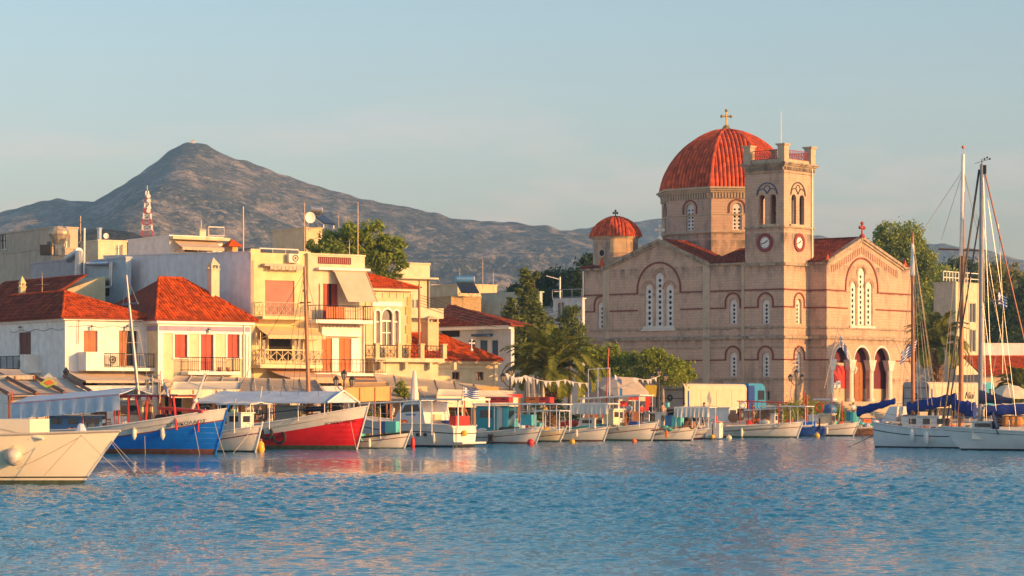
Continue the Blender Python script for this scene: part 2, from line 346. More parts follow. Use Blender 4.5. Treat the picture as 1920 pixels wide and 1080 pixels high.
def quay(m):
    for (x0,y0),(x1,y1) in zip(QE, QE[1:]):
        m.quad((x0,y0,-1.5),(x1,y1,-1.5),(x1,y1,GZ-.28),(x0,y0,GZ-.28))
        d = V(x1-x0, y1-y0, 0).normalized(); nn = V(d.y, -d.x, 0)*.12; iv = V(-d.y, d.x, 0)*.5
        L_ = V(x1-x0, y1-y0, 0).length; k = max(1, int(L_/1.6)) if L_ < 80 else 12
        for i in range(k):
            a = V(x0,y0,0).lerp(V(x1,y1,0), i/k)+d*.01; b = V(x0,y0,0).lerp(V(x1,y1,0), (i+1)/k)-d*.01
            m.hexa([a+nn+V(0,0,GZ-.28), b+nn+V(0,0,GZ-.28), b+iv+V(0,0,GZ-.28), a+iv+V(0,0,GZ-.28), a+nn+V(0,0,GZ+.02), b+nn+V(0,0,GZ+.02), b+iv+V(0,0,GZ+.02), a+iv+V(0,0,GZ+.02)])
part('quay_wall', M_quay, None, quay, kind='structure')

def water():
    m = bpy.data.materials.new('sea_water'); m.use_nodes = True; n = m.node_tree; b = n.nodes['Principled BSDF']; lk = n.links.new
    b.inputs['Base Color'].default_value = (.0,.165,.31,1); b.inputs['IOR'].default_value = 1.33; b.inputs['Specular IOR Level'].default_value = .42
    g = n.nodes.new('ShaderNodeNewGeometry'); s_ = n.nodes.new('ShaderNodeSeparateXYZ'); lk(g.outputs['Position'], s_.inputs[0])
    # breeze: how ruffled the surface is with distance, broken up by large patches
    mp1 = n.nodes.new('ShaderNodeMapping'); mp1.inputs['Scale'].default_value = (.035,.07,1); lk(g.outputs['Position'], mp1.inputs[0])
    q = n.nodes.new('ShaderNodeTexNoise'); q.inputs['Scale'].default_value = 1; q.inputs['Detail'].default_value = 4; lk(mp1.outputs[0], q.inputs[0])
    k = n.nodes.new('ShaderNodeMapRange'); k.inputs[3].default_value = -14; k.inputs[4].default_value = 14; lk(q.outputs[0], k.inputs[0])
    ad = n.nodes.new('ShaderNodeMath'); lk(s_.outputs[1], ad.inputs[0]); lk(k.outputs[0], ad.inputs[1])
    sk = n.nodes.new('ShaderNodeMath'); sk.operation = 'MULTIPLY_ADD'; sk.inputs[1].default_value = .30; lk(s_.outputs[0], sk.inputs[0]); lk(ad.outputs[0], sk.inputs[2])
    r0 = n.nodes.new('ShaderNodeMapRange'); r0.inputs[1].default_value = 30; r0.inputs[2].default_value = 200; lk(ad.outputs[0], r0.inputs[0])
    cr_ = n.nodes.new('ShaderNodeValToRGB'); e = cr_.color_ramp.elements
    e[0].position = 0; e[0].color = (.35,)*3+(1,); e[1].position = 1; e[1].color = (.5,)*3+(1,)
    for yy, vv in ((46,.35),(60,.95),(88,1.),(97,.8),(103,.04),(116,.04),(126,.7),(150,.75)):
        x = e.new((yy-30)/170); x.color = (vv,)*3+(1,)
    lk(r0.outputs[0], cr_.inputs[0])
    # the calm lane lies left of the channel; to the right the breeze reaches the boats
    r1 = n.nodes.new('ShaderNodeMapRange'); r1.inputs[1].default_value = -4; r1.inputs[2].default_value = 8; lk(s_.outputs[0], r1.inputs[0])
    mxx = n.nodes.new('ShaderNodeMath'); mxx.operation = 'MAXIMUM'; k2 = n.nodes.new('ShaderNodeMath'); k2.operation = 'MULTIPLY'; k2.inputs[1].default_value = .75; lk(r1.outputs[0], k2.inputs[0])
    far = n.nodes.new('ShaderNodeMapRange'); far.inputs[1].default_value = 56; far.inputs[2].default_value = 66; lk(s_.outputs[1], far.inputs[0])
    k3 = n.nodes.new('ShaderNodeMath'); k3.operation = 'MULTIPLY'; lk(k2.outputs[0], k3.inputs[0]); lk(far.outputs[0], k3.inputs[1])
    lk(cr_.outputs[0], mxx.inputs[0]); lk(k3.outputs[0], mxx.inputs[1])
    hs = None
    for sx, sy, det, amp in ((2.2, 3.6, 5, .16), (9, 12, 4, .05)):
        mpp = n.nodes.new('ShaderNodeMapping'); mpp.inputs['Scale'].default_value = (sx, sy, 1); mpp.inputs['Rotation'].default_value = (0,0,R(12)); lk(g.outputs['Position'], mpp.inputs[0])
        w_ = n.nodes.new('ShaderNodeTexNoise'); w_.inputs['Scale'].default_value = 1; w_.inputs['Detail'].default_value = det; w_.inputs['Distortion'].default_value = .4; lk(mpp.outputs[0], w_.inputs[0])
        a_ = n.nodes.new('ShaderNodeMath'); a_.operation = 'MULTIPLY_ADD'; a_.inputs[1].default_value = amp; lk(w_.outputs[0], a_.inputs[0])
        if hs: lk(hs, a_.inputs[2])
        else: a_.inputs[2].default_value = 0
        hs = a_.outputs[0]
    u = n.nodes.new('ShaderNodeBump'); u.inputs['Distance'].default_value = .75; lk(hs, u.inputs['Height'])
    lk(mxx.outputs[0], u.inputs['Strength']); lk(u.outputs[0], b.inputs['Normal'])
    b.inputs['Roughness'].default_value = .06
    return m
def sea():
    ys = [-60, 0, 25]; y = 36.
    while y < 205: ys.append(y); y += .095*(y/45)**1.15
    ys += [230, 300, 420]; ys = np.array(ys); us = np.concatenate([[-2,-1.2],np.linspace(-1,1,760),[1.2,2]])
    hwd = .215*np.clip(ys, 20, None)+3
    Xg = us[None,:]*hwd[:,None]; Xg[:,0] = -700; Xg[:,-1] = 700; Yg = np.repeat(ys[:,None], len(us), 1)
    rg = np.random.RandomState(4); Z = np.zeros_like(Xg); ft = np.zeros_like(Xg)
    for k in range(6): 
        a, f_ = rg.uniform(0, 6.3), rg.uniform(.012,.05); ft += np.sin(Xg*f_*cos(a)+Yg*f_*1.8*sin(a)+rg.uniform(0, 6.3))
    patch = np.clip(.5+.22*ft, 0, 1)
    yb = np.array([0,40,50,62,75,90,97,104,116,124,140,190,260]); vb = np.array([.5,.45,.5,.95,1.15,1.15,.85,.27,.25,.5,.7,.65,.2])
    prof = np.interp(Yg-6*(patch-.5)*2, yb, vb); right = np.clip((Xg+6)/12, 0, 1)*np.clip((Yg-66)/12, 0, 1)*.8
    env = np.maximum(prof, right)*(.55+.6*patch)
    for k in range(64):
        lam = .15*(4.6**rg.uniform(0, 1)); a = R(rg.normal(100, 34)); f_ = 2*pi/lam
        Z += .0058*lam**.9*np.sin((Xg*cos(a)+Yg*sin(a))*f_+rg.uniform(0, 6.3)+.6*np.sin(Xg*.31+k)+.6*np.sin(Yg*.23+k*2))
    Z = (Z+np.abs(Z)*.35)*env; Z[(Yg < 30) | (Yg > 215)] = 0; Z[:, :2] = 0; Z[:, -2:] = 0
    h, w_ = Xg.shape; me = bpy.data.meshes.new('sea_water'); co = np.stack([Xg, Yg, Z], -1).reshape(-1,3).astype(np.float32)
    me.vertices.add(len(co)); me.vertices.foreach_set('co', co.ravel())
    i0 = (np.arange(h-1)[:,None]*w_+np.arange(w_-1)[None,:]).ravel(); q = np.stack([i0, i0+1, i0+1+w_, i0+w_], 1).astype(np.int32)
    me.loops.add(q.size); me.loops.foreach_set('vertex_index', q.ravel()); me.polygons.add(len(q)); me.polygons.foreach_set('loop_start', np.arange(0, q.size, 4, dtype=np.int32))
    me.polygons.foreach_set('use_smooth', np.ones(len(q), dtype=bool)); me.update(calc_edges=True); me.materials.append(water())
    o = bpy.data.objects.new('sea_water', me); COL.objects.link(o); o['kind'] = 'structure'; print('sea', h, w_)
sea()
part('sea_bed', mat('sea_bed_sand', (.10,.12,.10)), None, lambda m: m.quad((-900,-80,-3.2),(900,-80,-3.2),(900,450,-3.2),(-900,450,-3.2)), kind='structure')

# ---- hills
def hill_mat(name, scrub, soil, rock, sc=1.):
    m = bpy.data.materials.new(name); m.use_nodes = True; n = m.node_tree; b = n.nodes['Principled BSDF']; lk = n.links.new
    b.inputs['Roughness'].default_value = .95; b.inputs['Specular IOR Level'].default_value = .1
    g = n.nodes.new('ShaderNodeNewGeometry'); col = None
    def layer(s, det, lo, hi, c, amt=1., mps=(1,.55,1.25)):
        nonlocal col
        mpp = n.nodes.new('ShaderNodeMapping'); mpp.inputs['Scale'].default_value = mps; lk(g.outputs['Position'], mpp.inputs[0])
        q = n.nodes.new('ShaderNodeTexNoise'); q.inputs['Scale'].default_value = s*sc; q.inputs['Detail'].default_value = det; q.inputs['Roughness'].default_value = .62; lk(mpp.outputs[0], q.inputs[0])
        r = n.nodes.new('ShaderNodeMapRange'); r.inputs[1].default_value = lo; r.inputs[2].default_value = hi; r.inputs[4].default_value = amt; lk(q.outputs[0], r.inputs[0])
        x = n.nodes.new('ShaderNodeMix'); x.data_type = 'RGBA'; x.inputs[7].default_value = (*c, 1); lk(r.outputs[0], x.inputs[0])
        if col: lk(col, x.inputs[6])
        else: x.inputs[6].default_value = (*scrub, 1)
        col = x.outputs[2]
    layer(.006, 6, .45, .62, soil, .75); layer(.02, 8, .5, .6, rock, .8); layer(.07, 6, .5, .62, scrub, .8); layer(.16, 4, .55, .62, rock, .6); layer(.4, 4, .52, .6, scrub, .7); layer(.9, 3, .54, .62, rock, .45)
    lk(col, b.inputs['Base Color'])
    q = n.nodes.new('ShaderNodeTexNoise'); q.inputs['Scale'].default_value = .05*sc; q.inputs['Detail'].default_value = 9; lk(g.outputs['Position'], q.inputs[0])
    u = n.nodes.new('ShaderNodeBump'); u.inputs['Strength'].default_value = 1; u.inputs['Distance'].default_value = 14/sc; lk(q.outputs[0], u.inputs['Height']); lk(u.outputs[0], b.inputs['Normal'])
    return m
def ridge(name, sil, Yr, Yf, mt, amp, nx=260, ny=44, back=700, pw=1.25, seed=0):
    xs = np.linspace(sil[0][0], sil[-1][0], nx); ys = np.interp(xs, [a for a, b in sil], [b for a, b in sil])
    vs = []; mb = MB()
    for j in range(ny):
        t = j/(ny-1)*1.35
        Y = Yf+(Yr-Yf)*t if t <= 1 else Yr+(t-1)/.35*back
        for i in range(nx):
            zr = CH-(ys[i]-HY)/FPX*Yr
            X = (xs[i]-960)/FPX*(Yr if t > 1 else Y*.35+Yr*.65)
            h = zr*(t**pw) if t <= 1 else zr*(1-((t-1)/.35)**1.5)
            q = V(X/170., Y/170., seed)
            nzv = noise.fractal(q, 1.0, 2.1, 6)*amp*(.25+.75*min(1, max(0, sin(pi*min(t, 1)**.8))))
            if t > .85: nzv = nzv*.25+noise.noise(V(X/14., Y/60., seed))*amp*.09
            vs.append((X, Y, GZ-2+max(0, h+nzv)))
    mb.add(vs, [(j*nx+i, j*nx+i+1, (j+1)*nx+i+1, (j+1)*nx+i) for j in range(ny-1) for i in range(nx-1)])
    o = mb.build(name, mt, None, kind='structure'); o.data.polygons.foreach_set('use_smooth', [True]*len(o.data.polygons)); return o
M_hill = hill_mat('dry_scrub_hillside', (.045,.058,.045), (.16,.14,.105), (.40,.335,.27))
M_hill2 = hill_mat('dark_pine_hillside', (.014,.022,.016), (.07,.055,.04), (.2,.15,.1), 2.)
SIL = [(-260,470),(-80,420),(0,397),(50,384),(105,368),(130,372),(175,373),(215,352),(260,325),(300,293),(318,280),(335,272),(350,266),(366,265),(388,269),(420,287),(470,303),(540,330),(600,350),(680,370),(760,387),(850,405),(950,413),(1060,427),(1150,444),(1260,470),(1400,520),(1560,600),(1700,700)]
ridge('mountain', SIL, 2600, 1150, M_hill, 30, nx=420, ny=90, seed=3)
SIL2 = [(560,560),(820,480),(980,446),(1050,428),(1110,420),(1170,409),(1235,402),(1300,408),(1400,418),(1500,428),(1560,440),(1640,448),(1700,452),(1760,450),(1800,458),(1840,463),(1880,474),(1920,482),(2000,496),(2120,520),(2260,560)]
ridge('far_ridge', SIL2, 3700, 2500, M_hill, 34, nx=240, ny=34, seed=9)
SIL3 = [(-120,520),(0,470),(80,440),(140,420),(190,414),(240,417),(285,438),(330,444),(400,452),(470,452),(560,470),(700,560),(800,660),(900,760)]
ridge('near_hill', SIL3, 1080, 700, M_hill2, 9, nx=120, ny=26, back=200, seed=5)
hz = bpy.data.materials.new('air_haze'); hz.use_nodes = True; n = hz.node_tree; n.nodes.clear()
ho = n.nodes.new('ShaderNodeOutputMaterial'); pv = n.nodes.new('ShaderNodeVolumePrincipled'); n.links.new(pv.outputs[0], ho.inputs['Volume'])
pv.inputs['Color'].default_value = (.28,.54,.88,1); pv.inputs['Density'].default_value = .00023; pv.inputs['Anisotropy'].default_value = .1
part('haze', hz, None, lambda m: m.box(-900, 860, -60, 4500, -4.5, 285), kind='stuff')

# ================================================================ THE CHURCH
CHR = Frame(1470, 265, R(50), GZ)
ch = thing('church', 'large ochre stone domed church with square clock tower behind the moored fishing boats', 'church', CHR.loc, CHR.rot)
FS = Face(CHR, 0, 0, 180)          # shaded long side (a = -y)
FT = Face(CHR, 0, 0, -90)          # sunlit tower front
yT = -FS.px(1397, 400)[0]          # tower depth along y
wT = FT.px(1526, 400)[0]           # tower width along x
yR, yL, yE = -FS.px(1325, 495)[0], -FS.px(1137, 503)[0], -FS.px(1093, 507)[0]
xN = FT.px(1516, 560)[0]           # where the narthex begins
SN = Face(CHR, xN, 0, 180)
pN = -abs(SN.px(1550, 560)[0])     # how far it stands forward (y = pN)
pN = -SN.px(1550, 560)[0]
FN = Face(CHR, 0, pN, -90)
xE = FN.px(1708, 600)[0]; xG1 = FN.px(1690, 495)[0]; xA = FN.px(1615, 450)[0]; zA = FN.px(1615, 449)[1]
zE = FS.px(1397, 492)[1]; yA = -FS.px(1237, 452)[0]; zAS = FS.px(1237, 453)[1]
print('church dims', yT, wT, yR, yL, yE, xN, pN, xE, xG1, xA, zA, zE, yA, zAS)
def hole(face, x0, y0, x1, y1, arch=True, d=0.):
    a0, a1, z0, z1 = face.rect(x0, y0, x1, y1, d); return (a0, a1, z0, z1, arch)
HS = {k: hole(FS, *v) for k, v in dict(a=(1120,565,1135,616), t1=(1208,532,1224,612), t2=(1227,510,1244,612), t3=(1247,532,1263,612),
      b=(1367,560,1382,607), c=(1428,560,1443,607), d=(1367,660,1382,706), e=(1428,660,1443,706)).items()}
HT = [hole(FT, 1493,560,1503,607), hole(FT, 1493,660,1503,706)]
HN = [hole(FN, 1595,528,1606,610), hole(FN, 1609,502,1622,610), hole(FN, 1624,528,1636,610)]
def z_of(py): return FS.px(1470, py)[1]
zb0, zb1 = FS.px(1440, 420)[1], FS.px(1440, 364)[1]     # belfry openings
BS = [(FS.px(x0,390)[0], FS.px(x1,390)[0], zb0, zb1, True) for x0, x1 in ((1422,1434),(1443,1455))]
BT = [(FT.px(x0,390)[0], FT.px(x1,390)[0], zb0, zb1, True) for x0, x1 in ((1484,1493),(1499,1508))]
zTop = z_of(310)
# porch arches in the narthex front
zP = FN.px(1616, 753)[1]; zSp = FN.px(1616, 676)[1]; zAr = FN.px(1616, 650)[1]
PA = [FN.px(c, 700)[0] for c in (1578, 1616, 1653)]; pr = (PA[1]-PA[0])/2*.80
PH = [(c-pr, c+pr, zP, zAr, True) for c in PA]
def cwall(m):
    FS.wall(m, -yE, -yT, 0, zE, [HS[k] for k in 'a t1 t2 t3 b d'.split()], .3)
    FS.wall(m, -yT, 0, 0, zTop, [HS['c'], HS['e']]+BS, .35)
    FT.wall(m, 0, wT, 0, zTop, HT+BT, .35)
    SN.wall(m, 0, -pN, 0, zE, [], .3)
    FN.wall(m, xN, xE, 0, zE, HN+PH, .45)
    Face(CHR, wT, 0, 0).wall(m, 0, yT, zE-.5, zTop, [(yT+h[0], yT+h[1], h[2], h[3], True) for h in BS], .35)
    Face(CHR, 0, yT, 90).wall(m, -wT, 0, zE-.5, zTop, [(-h[1], -h[0], h[2], h[3], True) for h in BT], .35)
    m.quad((xE,pN,0),(xE,yE,0),(xE,yE,zE),(xE,pN,zE)); m.quad((0,yE,0),(xE,yE,0),(xE,yE,zE),(0,yE,zE))
    m.quad((0,0,zb0-.5),(wT,0,zb0-.5),(wT,yT,zb0-.5),(0,yT,zb0-.5)); m.quad((0,0,zTop),(wT,0,zTop),(wT,yT,zTop),(0,yT,zTop))
    m.slab([(0,yR,zE),(0,yL,zE),(0,yA,zAS-.15)], (.5,0,0)); m.slab([(xN,pN,zE),(xG1,pN,zE),(xA,pN,zA-.15)], (0,.5,0))
part('wall', M_stone, ch, cwall)
# inner porch
def porch(m):
    yb = pN+.95
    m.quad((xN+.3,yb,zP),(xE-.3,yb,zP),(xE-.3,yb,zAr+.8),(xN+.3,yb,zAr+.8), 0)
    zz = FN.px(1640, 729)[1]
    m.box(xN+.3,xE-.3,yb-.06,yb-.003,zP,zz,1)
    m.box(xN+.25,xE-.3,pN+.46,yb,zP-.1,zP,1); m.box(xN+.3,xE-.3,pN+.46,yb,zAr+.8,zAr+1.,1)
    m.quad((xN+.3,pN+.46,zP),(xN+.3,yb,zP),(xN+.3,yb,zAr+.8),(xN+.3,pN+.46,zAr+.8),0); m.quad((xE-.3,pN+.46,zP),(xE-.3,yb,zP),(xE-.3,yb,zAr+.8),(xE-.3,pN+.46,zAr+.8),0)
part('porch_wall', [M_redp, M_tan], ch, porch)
for c in PA[1:2]:
    part('door', M_wood, ch, lambda m: (m.box(c-.25,c+1.5,pN+.80,pN+.93,zP,zP+4.2), [m.box(c-.25+.1+i*.85,c-.25+.75+i*.85,pN+.76,pN+.80,zP+.2+k*1.35,zP+1.35+k*1.35) for i in (0,1) for k in (0,1,2)]))
# porch red with its sunlight painted in as scarlet; notice board in the left arch
part('arch_panel', M_brightred, ch, lambda m: m.box(PA[0]-pr+.05, PA[0]+pr-.02, pN+.55, pN+.6, FN.px(1578,728)[1], FN.px(1578,686)[1]), label='sunlit red of the left porch arch, painted as a bright scarlet panel')
part('arch_panel', M_tan, ch, lambda m: m.box(PA[0]-pr+.05, PA[0]+pr-.02, pN+.55, pN+.62, zP, FN.px(1578,728.3)[1]))
part('transom', M_tan, ch, lambda m: m.box(PA[0]-pr+.05, PA[0]+pr-.02, pN+.5, pN+.65, FN.px(1578,685.5)[1], FN.px(1578,680)[1]))
bd = part('notice_board', M_whitep, ch, lambda m: (FN.box(m, *FN.rect(1571,717,1581,728)[:2], -.52, -.45, *FN.rect(1571,717,1581,728)[2:]), FN.box(m, *FN.rect(1574,714,1582,727)[:2], -.44, -.38, *FN.rect(1574,714,1582,727)[2:])))
part('notice', M_metal, bd, lambda m: FN.box(m, *FN.rect(1577,717,1581,721)[:2], -.379, -.37, *FN.rect(1577,717,1581,721)[2:]))
for i, x in enumerate([PA[0]-pr-.25, (PA[0]+PA[1])/2, (PA[1]+PA[2])/2, PA[2]+pr+.25]):
    c = part('column', M_marble, ch, lambda m: m.lathe([(.48,0),(.48,.25),(.36,.4),(.33,zSp-zP-1.3),(.36,zSp-zP-1.28),(.4,zSp-zP-1.1),(.36,zSp-zP-1.0)], (x,pN+.2,zP), 14))
    part('capital', M_marble, c, lambda m: (m.hexa([(x-.38,pN-.1,zSp-1.05),(x+.38,pN-.1,zSp-1.05),(x+.38,pN+.5,zSp-1.05),(x-.38,pN+.5,zSp-1.05),(x-.68,pN-.14,zSp-.1),(x+.68,pN-.14,zSp-.1),(x+.68,pN+.55,zSp-.1),(x-.68,pN+.55,zSp-.1)]), m.box(x-.72,x+.72,pN-.16,pN+.58,zSp-.1,zSp+.06)))
for c in PA: part('arch_trim', M_marble, ch, lambda m: FN.arch(m, c, zAr-pr, pr-.06, pr+.16, -.1, .06, 16))
part('porch_lamp', [M_black, M_marble], ch, lambda m: (m.lathe([(.02,1.6),(.02,.9),(.2,.8),(.34,.55),(.12,0),(.0,0)], (PA[1]-.35,pN+.7,zAr-2.9), 6, 1), m.tube((PA[1]-.35,pN+.7,zAr-1.3),(PA[1]-.35,pN+.7,zAr-.2),.03)))
# plinth and steps
M_step = mat('worn_step_stone', (.42,.36,.28), .85)
part('plinth', M_stone, ch, lambda m: (m.box(-.18,0,-.18,yE,0,1.0), m.box(-.17,xN-.003,-.18,-.003,0,1.)))
for i in range(8): part('step', M_step, ch, lambda m: m.box(xN+.6-.0*i, xE-.3, pN-.35*(9-i), pN-.35*(8-i) if i < 7 else pN, 0, zP*(i+1)/8))
# mouldings and string courses
def band(face, a0, a1, z, h, dp, gaps=()):
    segs = []; x = a0
    for g0, g1 in sorted(gaps): segs.append((x, g0)); x = g1
    segs.append((x, a1)); return [(face, s0, s1, 0, dp, z, z+h) for s0, s1 in segs if s1 > s0+.05]
zB1, zB2, zB3, zB4, zB5, zB6 = z_of(543), z_of(576), z_of(614), z_of(634), z_of(675), z_of(712)
def legs(h, r, zs): c = (h[0]+h[1])/2; return (c-r, c+r)
rA = .98
red = []
tri = ((HS['t2'][0]+HS['t2'][1])/2); rTri = (HS['t3'][1]-HS['t1'][0])/2+.95; zTri = zB1+.12
triN = (HN[1][0]+HN[1][1])/2; rTriN = (HN[2][1]-HN[0][0])/2+1.05
ca = lambda h: (h[0]+h[1])/2
for f, a0, a1, g in ((FS, -yE, 0, [(tri-rTri, tri+rTri)]), (FT, 0, xN, []), (FN, xN, xE, [(triN-rTriN, triN+rTriN)])):
    red += band(f, a0, a1, zB1, .14, .07, g)
for f, a0, a1, g in ((FS, -yE, 0, [legs(HS[k], rA, 0) for k in 'abc']+[(HS['t1'][0]-.9, HS['t3'][1]+.9)]), (FT, 0, xN, [legs(HT[0], rA, 0)]), (FN, xN, xE, [(HN[0][0]-.6, HN[2][1]+.6)])):
    red += band(f, a0, a1, zB2, .14, .07, g)
for f, a0, a1, g in ((FS, -yE, 0, [legs(HS[k], rA, 0) for k in 'de']), (FT, 0, xN, [legs(HT[1], rA, 0)]), (FN, xN, xE, [(PA[0]-pr-.25, PA[2]+pr+.25)])):
    red += band(f, a0, a1, zB5, .14, .07, g)
def redbands(m):
    for f, a0, a1, d0, d1, z0, z1 in red: f.box(m, a0, a1, d0+.003, d1, z0, z1)
    SN.box(m, 0, -pN, .003, .07, zB1, zB1+.14); SN.box(m, 0, -pN, .003, .07, zB2, zB2+.14); SN.box(m, 0, -pN, .003, .07, zB5, zB5+.14)
part('brick_band', M_brick, ch, redbands, kind='stuff')
def arch_part(f, c, zs, r0, r1, zleg):
    part('brick_arch', M_brick, ch, lambda m: (f.arch(m, c, zs, r0, r1, .002, .08, 18), f.box(m, c-r1, c-r0, .002, .08, zleg, zs), f.box(m, c+r0, c+r1, .002, .08, zleg, zs)))
for k in 'abc': arch_part(FS, ca(HS[k]), HS[k][3]-.35, rA-.13, rA+.05, zB2)
for k in 'de': arch_part(FS, ca(HS[k]), HS[k][3]-.35, rA-.13, rA+.05, zB5)
arch_part(FT, ca(HT[0]), HT[0][3]-.35, rA-.13, rA+.05, zB2); arch_part(FT, ca(HT[1]), HT[1][3]-.35, rA-.13, rA+.05, zB5)
arch_part(FS, tri, zTri+.35, rTri-.13, rTri+.06, zB1); arch_part(FN, triN, zTri+.35, rTriN-.14, rTriN+.06, zB1)
M_ring = mat('faded_brick_ring', (.40,.24,.17), var=.3, scale=5)
for f, hs in ((FS, [HS['t1'], HS['t2'], HS['t3']]), (FN, HN)):
    for h in hs: part('window_ring', M_ring, ch, lambda m: f.arch(m, ca(h), h[3]-(h[1]-h[0])/2, (h[1]-h[0])/2+.12, (h[1]-h[0])/2+.36, .003, .05, 14))
M_ledge = mat('stone_ledge_weathered', (.36,.29,.21), stain=.9, var=.3, scale=2)
def ledges(m):
    for z, h, dp in ((zB4, .28, .22), (zB3, .14, .09), (zB6, .12, .08), (zB4-.95, .1, .06)):
        FS.box(m, -yE, 0, .003, dp, z, z+h); FT.box(m, -dp, xN-.003, .003, dp, z, z+h); SN.box(m, .0, -pN, .003, dp, z, z+h); FN.box(m, xN-dp, xE, .003, dp, z, z+h) if z > zAr+.1 else None
    z = z_of(497)
    for zz, h, dp in ((z, .3, .25), (z_of(426), .2, .15)):
        FS.box(m, -yT, 0, .003, dp, zz, zz+h); FT.box(m, -dp, wT+.02, .003, dp, zz, zz+h)
    for i, dp in ((0,.12), (1,.28), (2,.42)):
        m.box(-dp, wT+dp, -dp, yT+dp, zTop+i*.16-.1, zTop+i*.16+.06)
    m.box(-.06, wT+.06, -.06, yT+.06, zTop-.75, zTop-.62)
    # dentils under the tower cornice
    for i in range(20):
        FS.box(m, -yT+.1+i*yT/20, -yT+.1+i*yT/20+.12, .003, .2, zTop-.42, zTop-.12); FT.box(m, .1+i*wT/20, .1+i*wT/20+.12, .003, .2, zTop-.42, zTop-.12)
part('stone_moulding', M_ledge, ch, ledges, kind='stuff')
for a, w_ in ((-yL, .9), (-yR+.0, .9), (-yT-.25, .3)): part('pilaster', M_tan, ch, lambda m: FS.box(m, a-w_/2, a+w_/2, .003, .09, 1.0, zE))
# gable copings, eave cornices
def cop(m):
    for (y0, y1) in ((yR-.5, yA), (yL+.5, yA)):
        a, b = V(-.3, y0, zE-.05-.12), V(-.3, y1, zAS-.02)
        m.slab([a, b, b+V(0,0,.32), a+V(0,0,.32)], (.75,0,0))
        m.slab([a+V(.15,0,-.25), b+V(.15,0,-.25), b+V(.15,0,0), a+V(.15,0,0)], (.2,0,0))
    for (x0, x1) in ((xN-.1, xA), (xG1+.3, xA)):
        a, b = V(x0, pN-.3, zE-.1), V(x1, pN-.3, zA)
        m.slab([a, b, b+V(0,0,.3), a+V(0,0,.3)], (0,.75,0)); m.slab([a+V(0,.15,-.25), b+V(0,.15,-.25), b+V(0,.15,0), a+V(0,.15,0)], (0,.2,0))
    FS.box(m, -yR+.5, -yT, .003, .25, zE-.2, zE+.05); FS.box(m, -yE-.2, -yL-.45, .003, .25, zE-.2, zE+.05)
    FN.box(m, xG1+.35, xE+.2, .003, .25, zE-.2, zE+.05); SN.box(m, .02, -pN-.32, .003, .2, zE-.2, zE)
part('coping', M_ledge, ch, cop, kind='stuff')
part('gable_course', M_ring, ch, lambda m: [m.box(xN+.55+i*.36, xN+.67+i*.36, pN-.06, pN-.003, min(zE+ (zA-zE)*((.61+i*.36)/(xA-xN)) if xN+.61+i*.36 < xA else zE+(zA-zE)*(xG1-xN-.61-i*.36)/(xG1-xA), zA)-1.5, min(zE+ (zA-zE)*((.61+i*.36)/(xA-xN)) if xN+.61+i*.36 < xA else zE+(zA-zE)*(xG1-xN-.61-i*.36)/(xG1-xA), zA)-.75) for i in range(1, int((xG1-xN-.9)/.36))], kind='stuff')
# pierced window screens
M_screen = mat('white_pierced_screen', (.70,.68,.64), .7)
def win(f, h, cols, rows, d=-.18, dark=-.5):
    a0, a1, z0, z1 = h[:4]; r = (a1-a0)/2
    wn = part('window', M_screen, ch, lambda m: pane_holes(m, f, a0+.03, a1-.03, z0, z1-.03, cols, rows, min((a1-a0)/cols*.30, (z1-z0)/rows*.30), d))
    part('pane', M_dark, wn, lambda m: f.box(m, a0-.05, a1+.05, d-.16, d-.12, z0, z1+.05))
    return wn
for k in 'a b c d e'.split(): win(FS, HS[k], 1, 5)
for h in HT: win(FT, h, 1, 5, -.22)
for h, n_ in ((HS['t1'], 7), (HS['t2'], 9), (HS['t3'], 7)): win(FS, h, 1, n_)
for h, n_ in zip(HN, (7, 10, 7)): win(FN, h, 1, n_, -.14)
part('window_sill', M_marble, ch, lambda m: (FS.box(m, HS['t1'][0]-.3, HS['t3'][1]+.3, .003, .16, HS['t1'][2]-.5, HS['t1'][2]-.3), FS.box(m, HS['t1'][0]-.12, HS['t3'][1]+.12, .003, .06, HS['t1'][2]-.29, HS['t1'][2]-.01)))
part('window_sill', M_marble, ch, lambda m: FN.box(m, HN[0][0]-.3, HN[2][1]+.4, .003, .16, HN[0][2]-.28, HN[0][2]-.02))
for f, hs in ((FS, (HS['t1'], HS['t2'])), (FS, (HS['t2'], HS['t3'])), (FN, HN[:2]), (FN, HN[1:])):
    pass
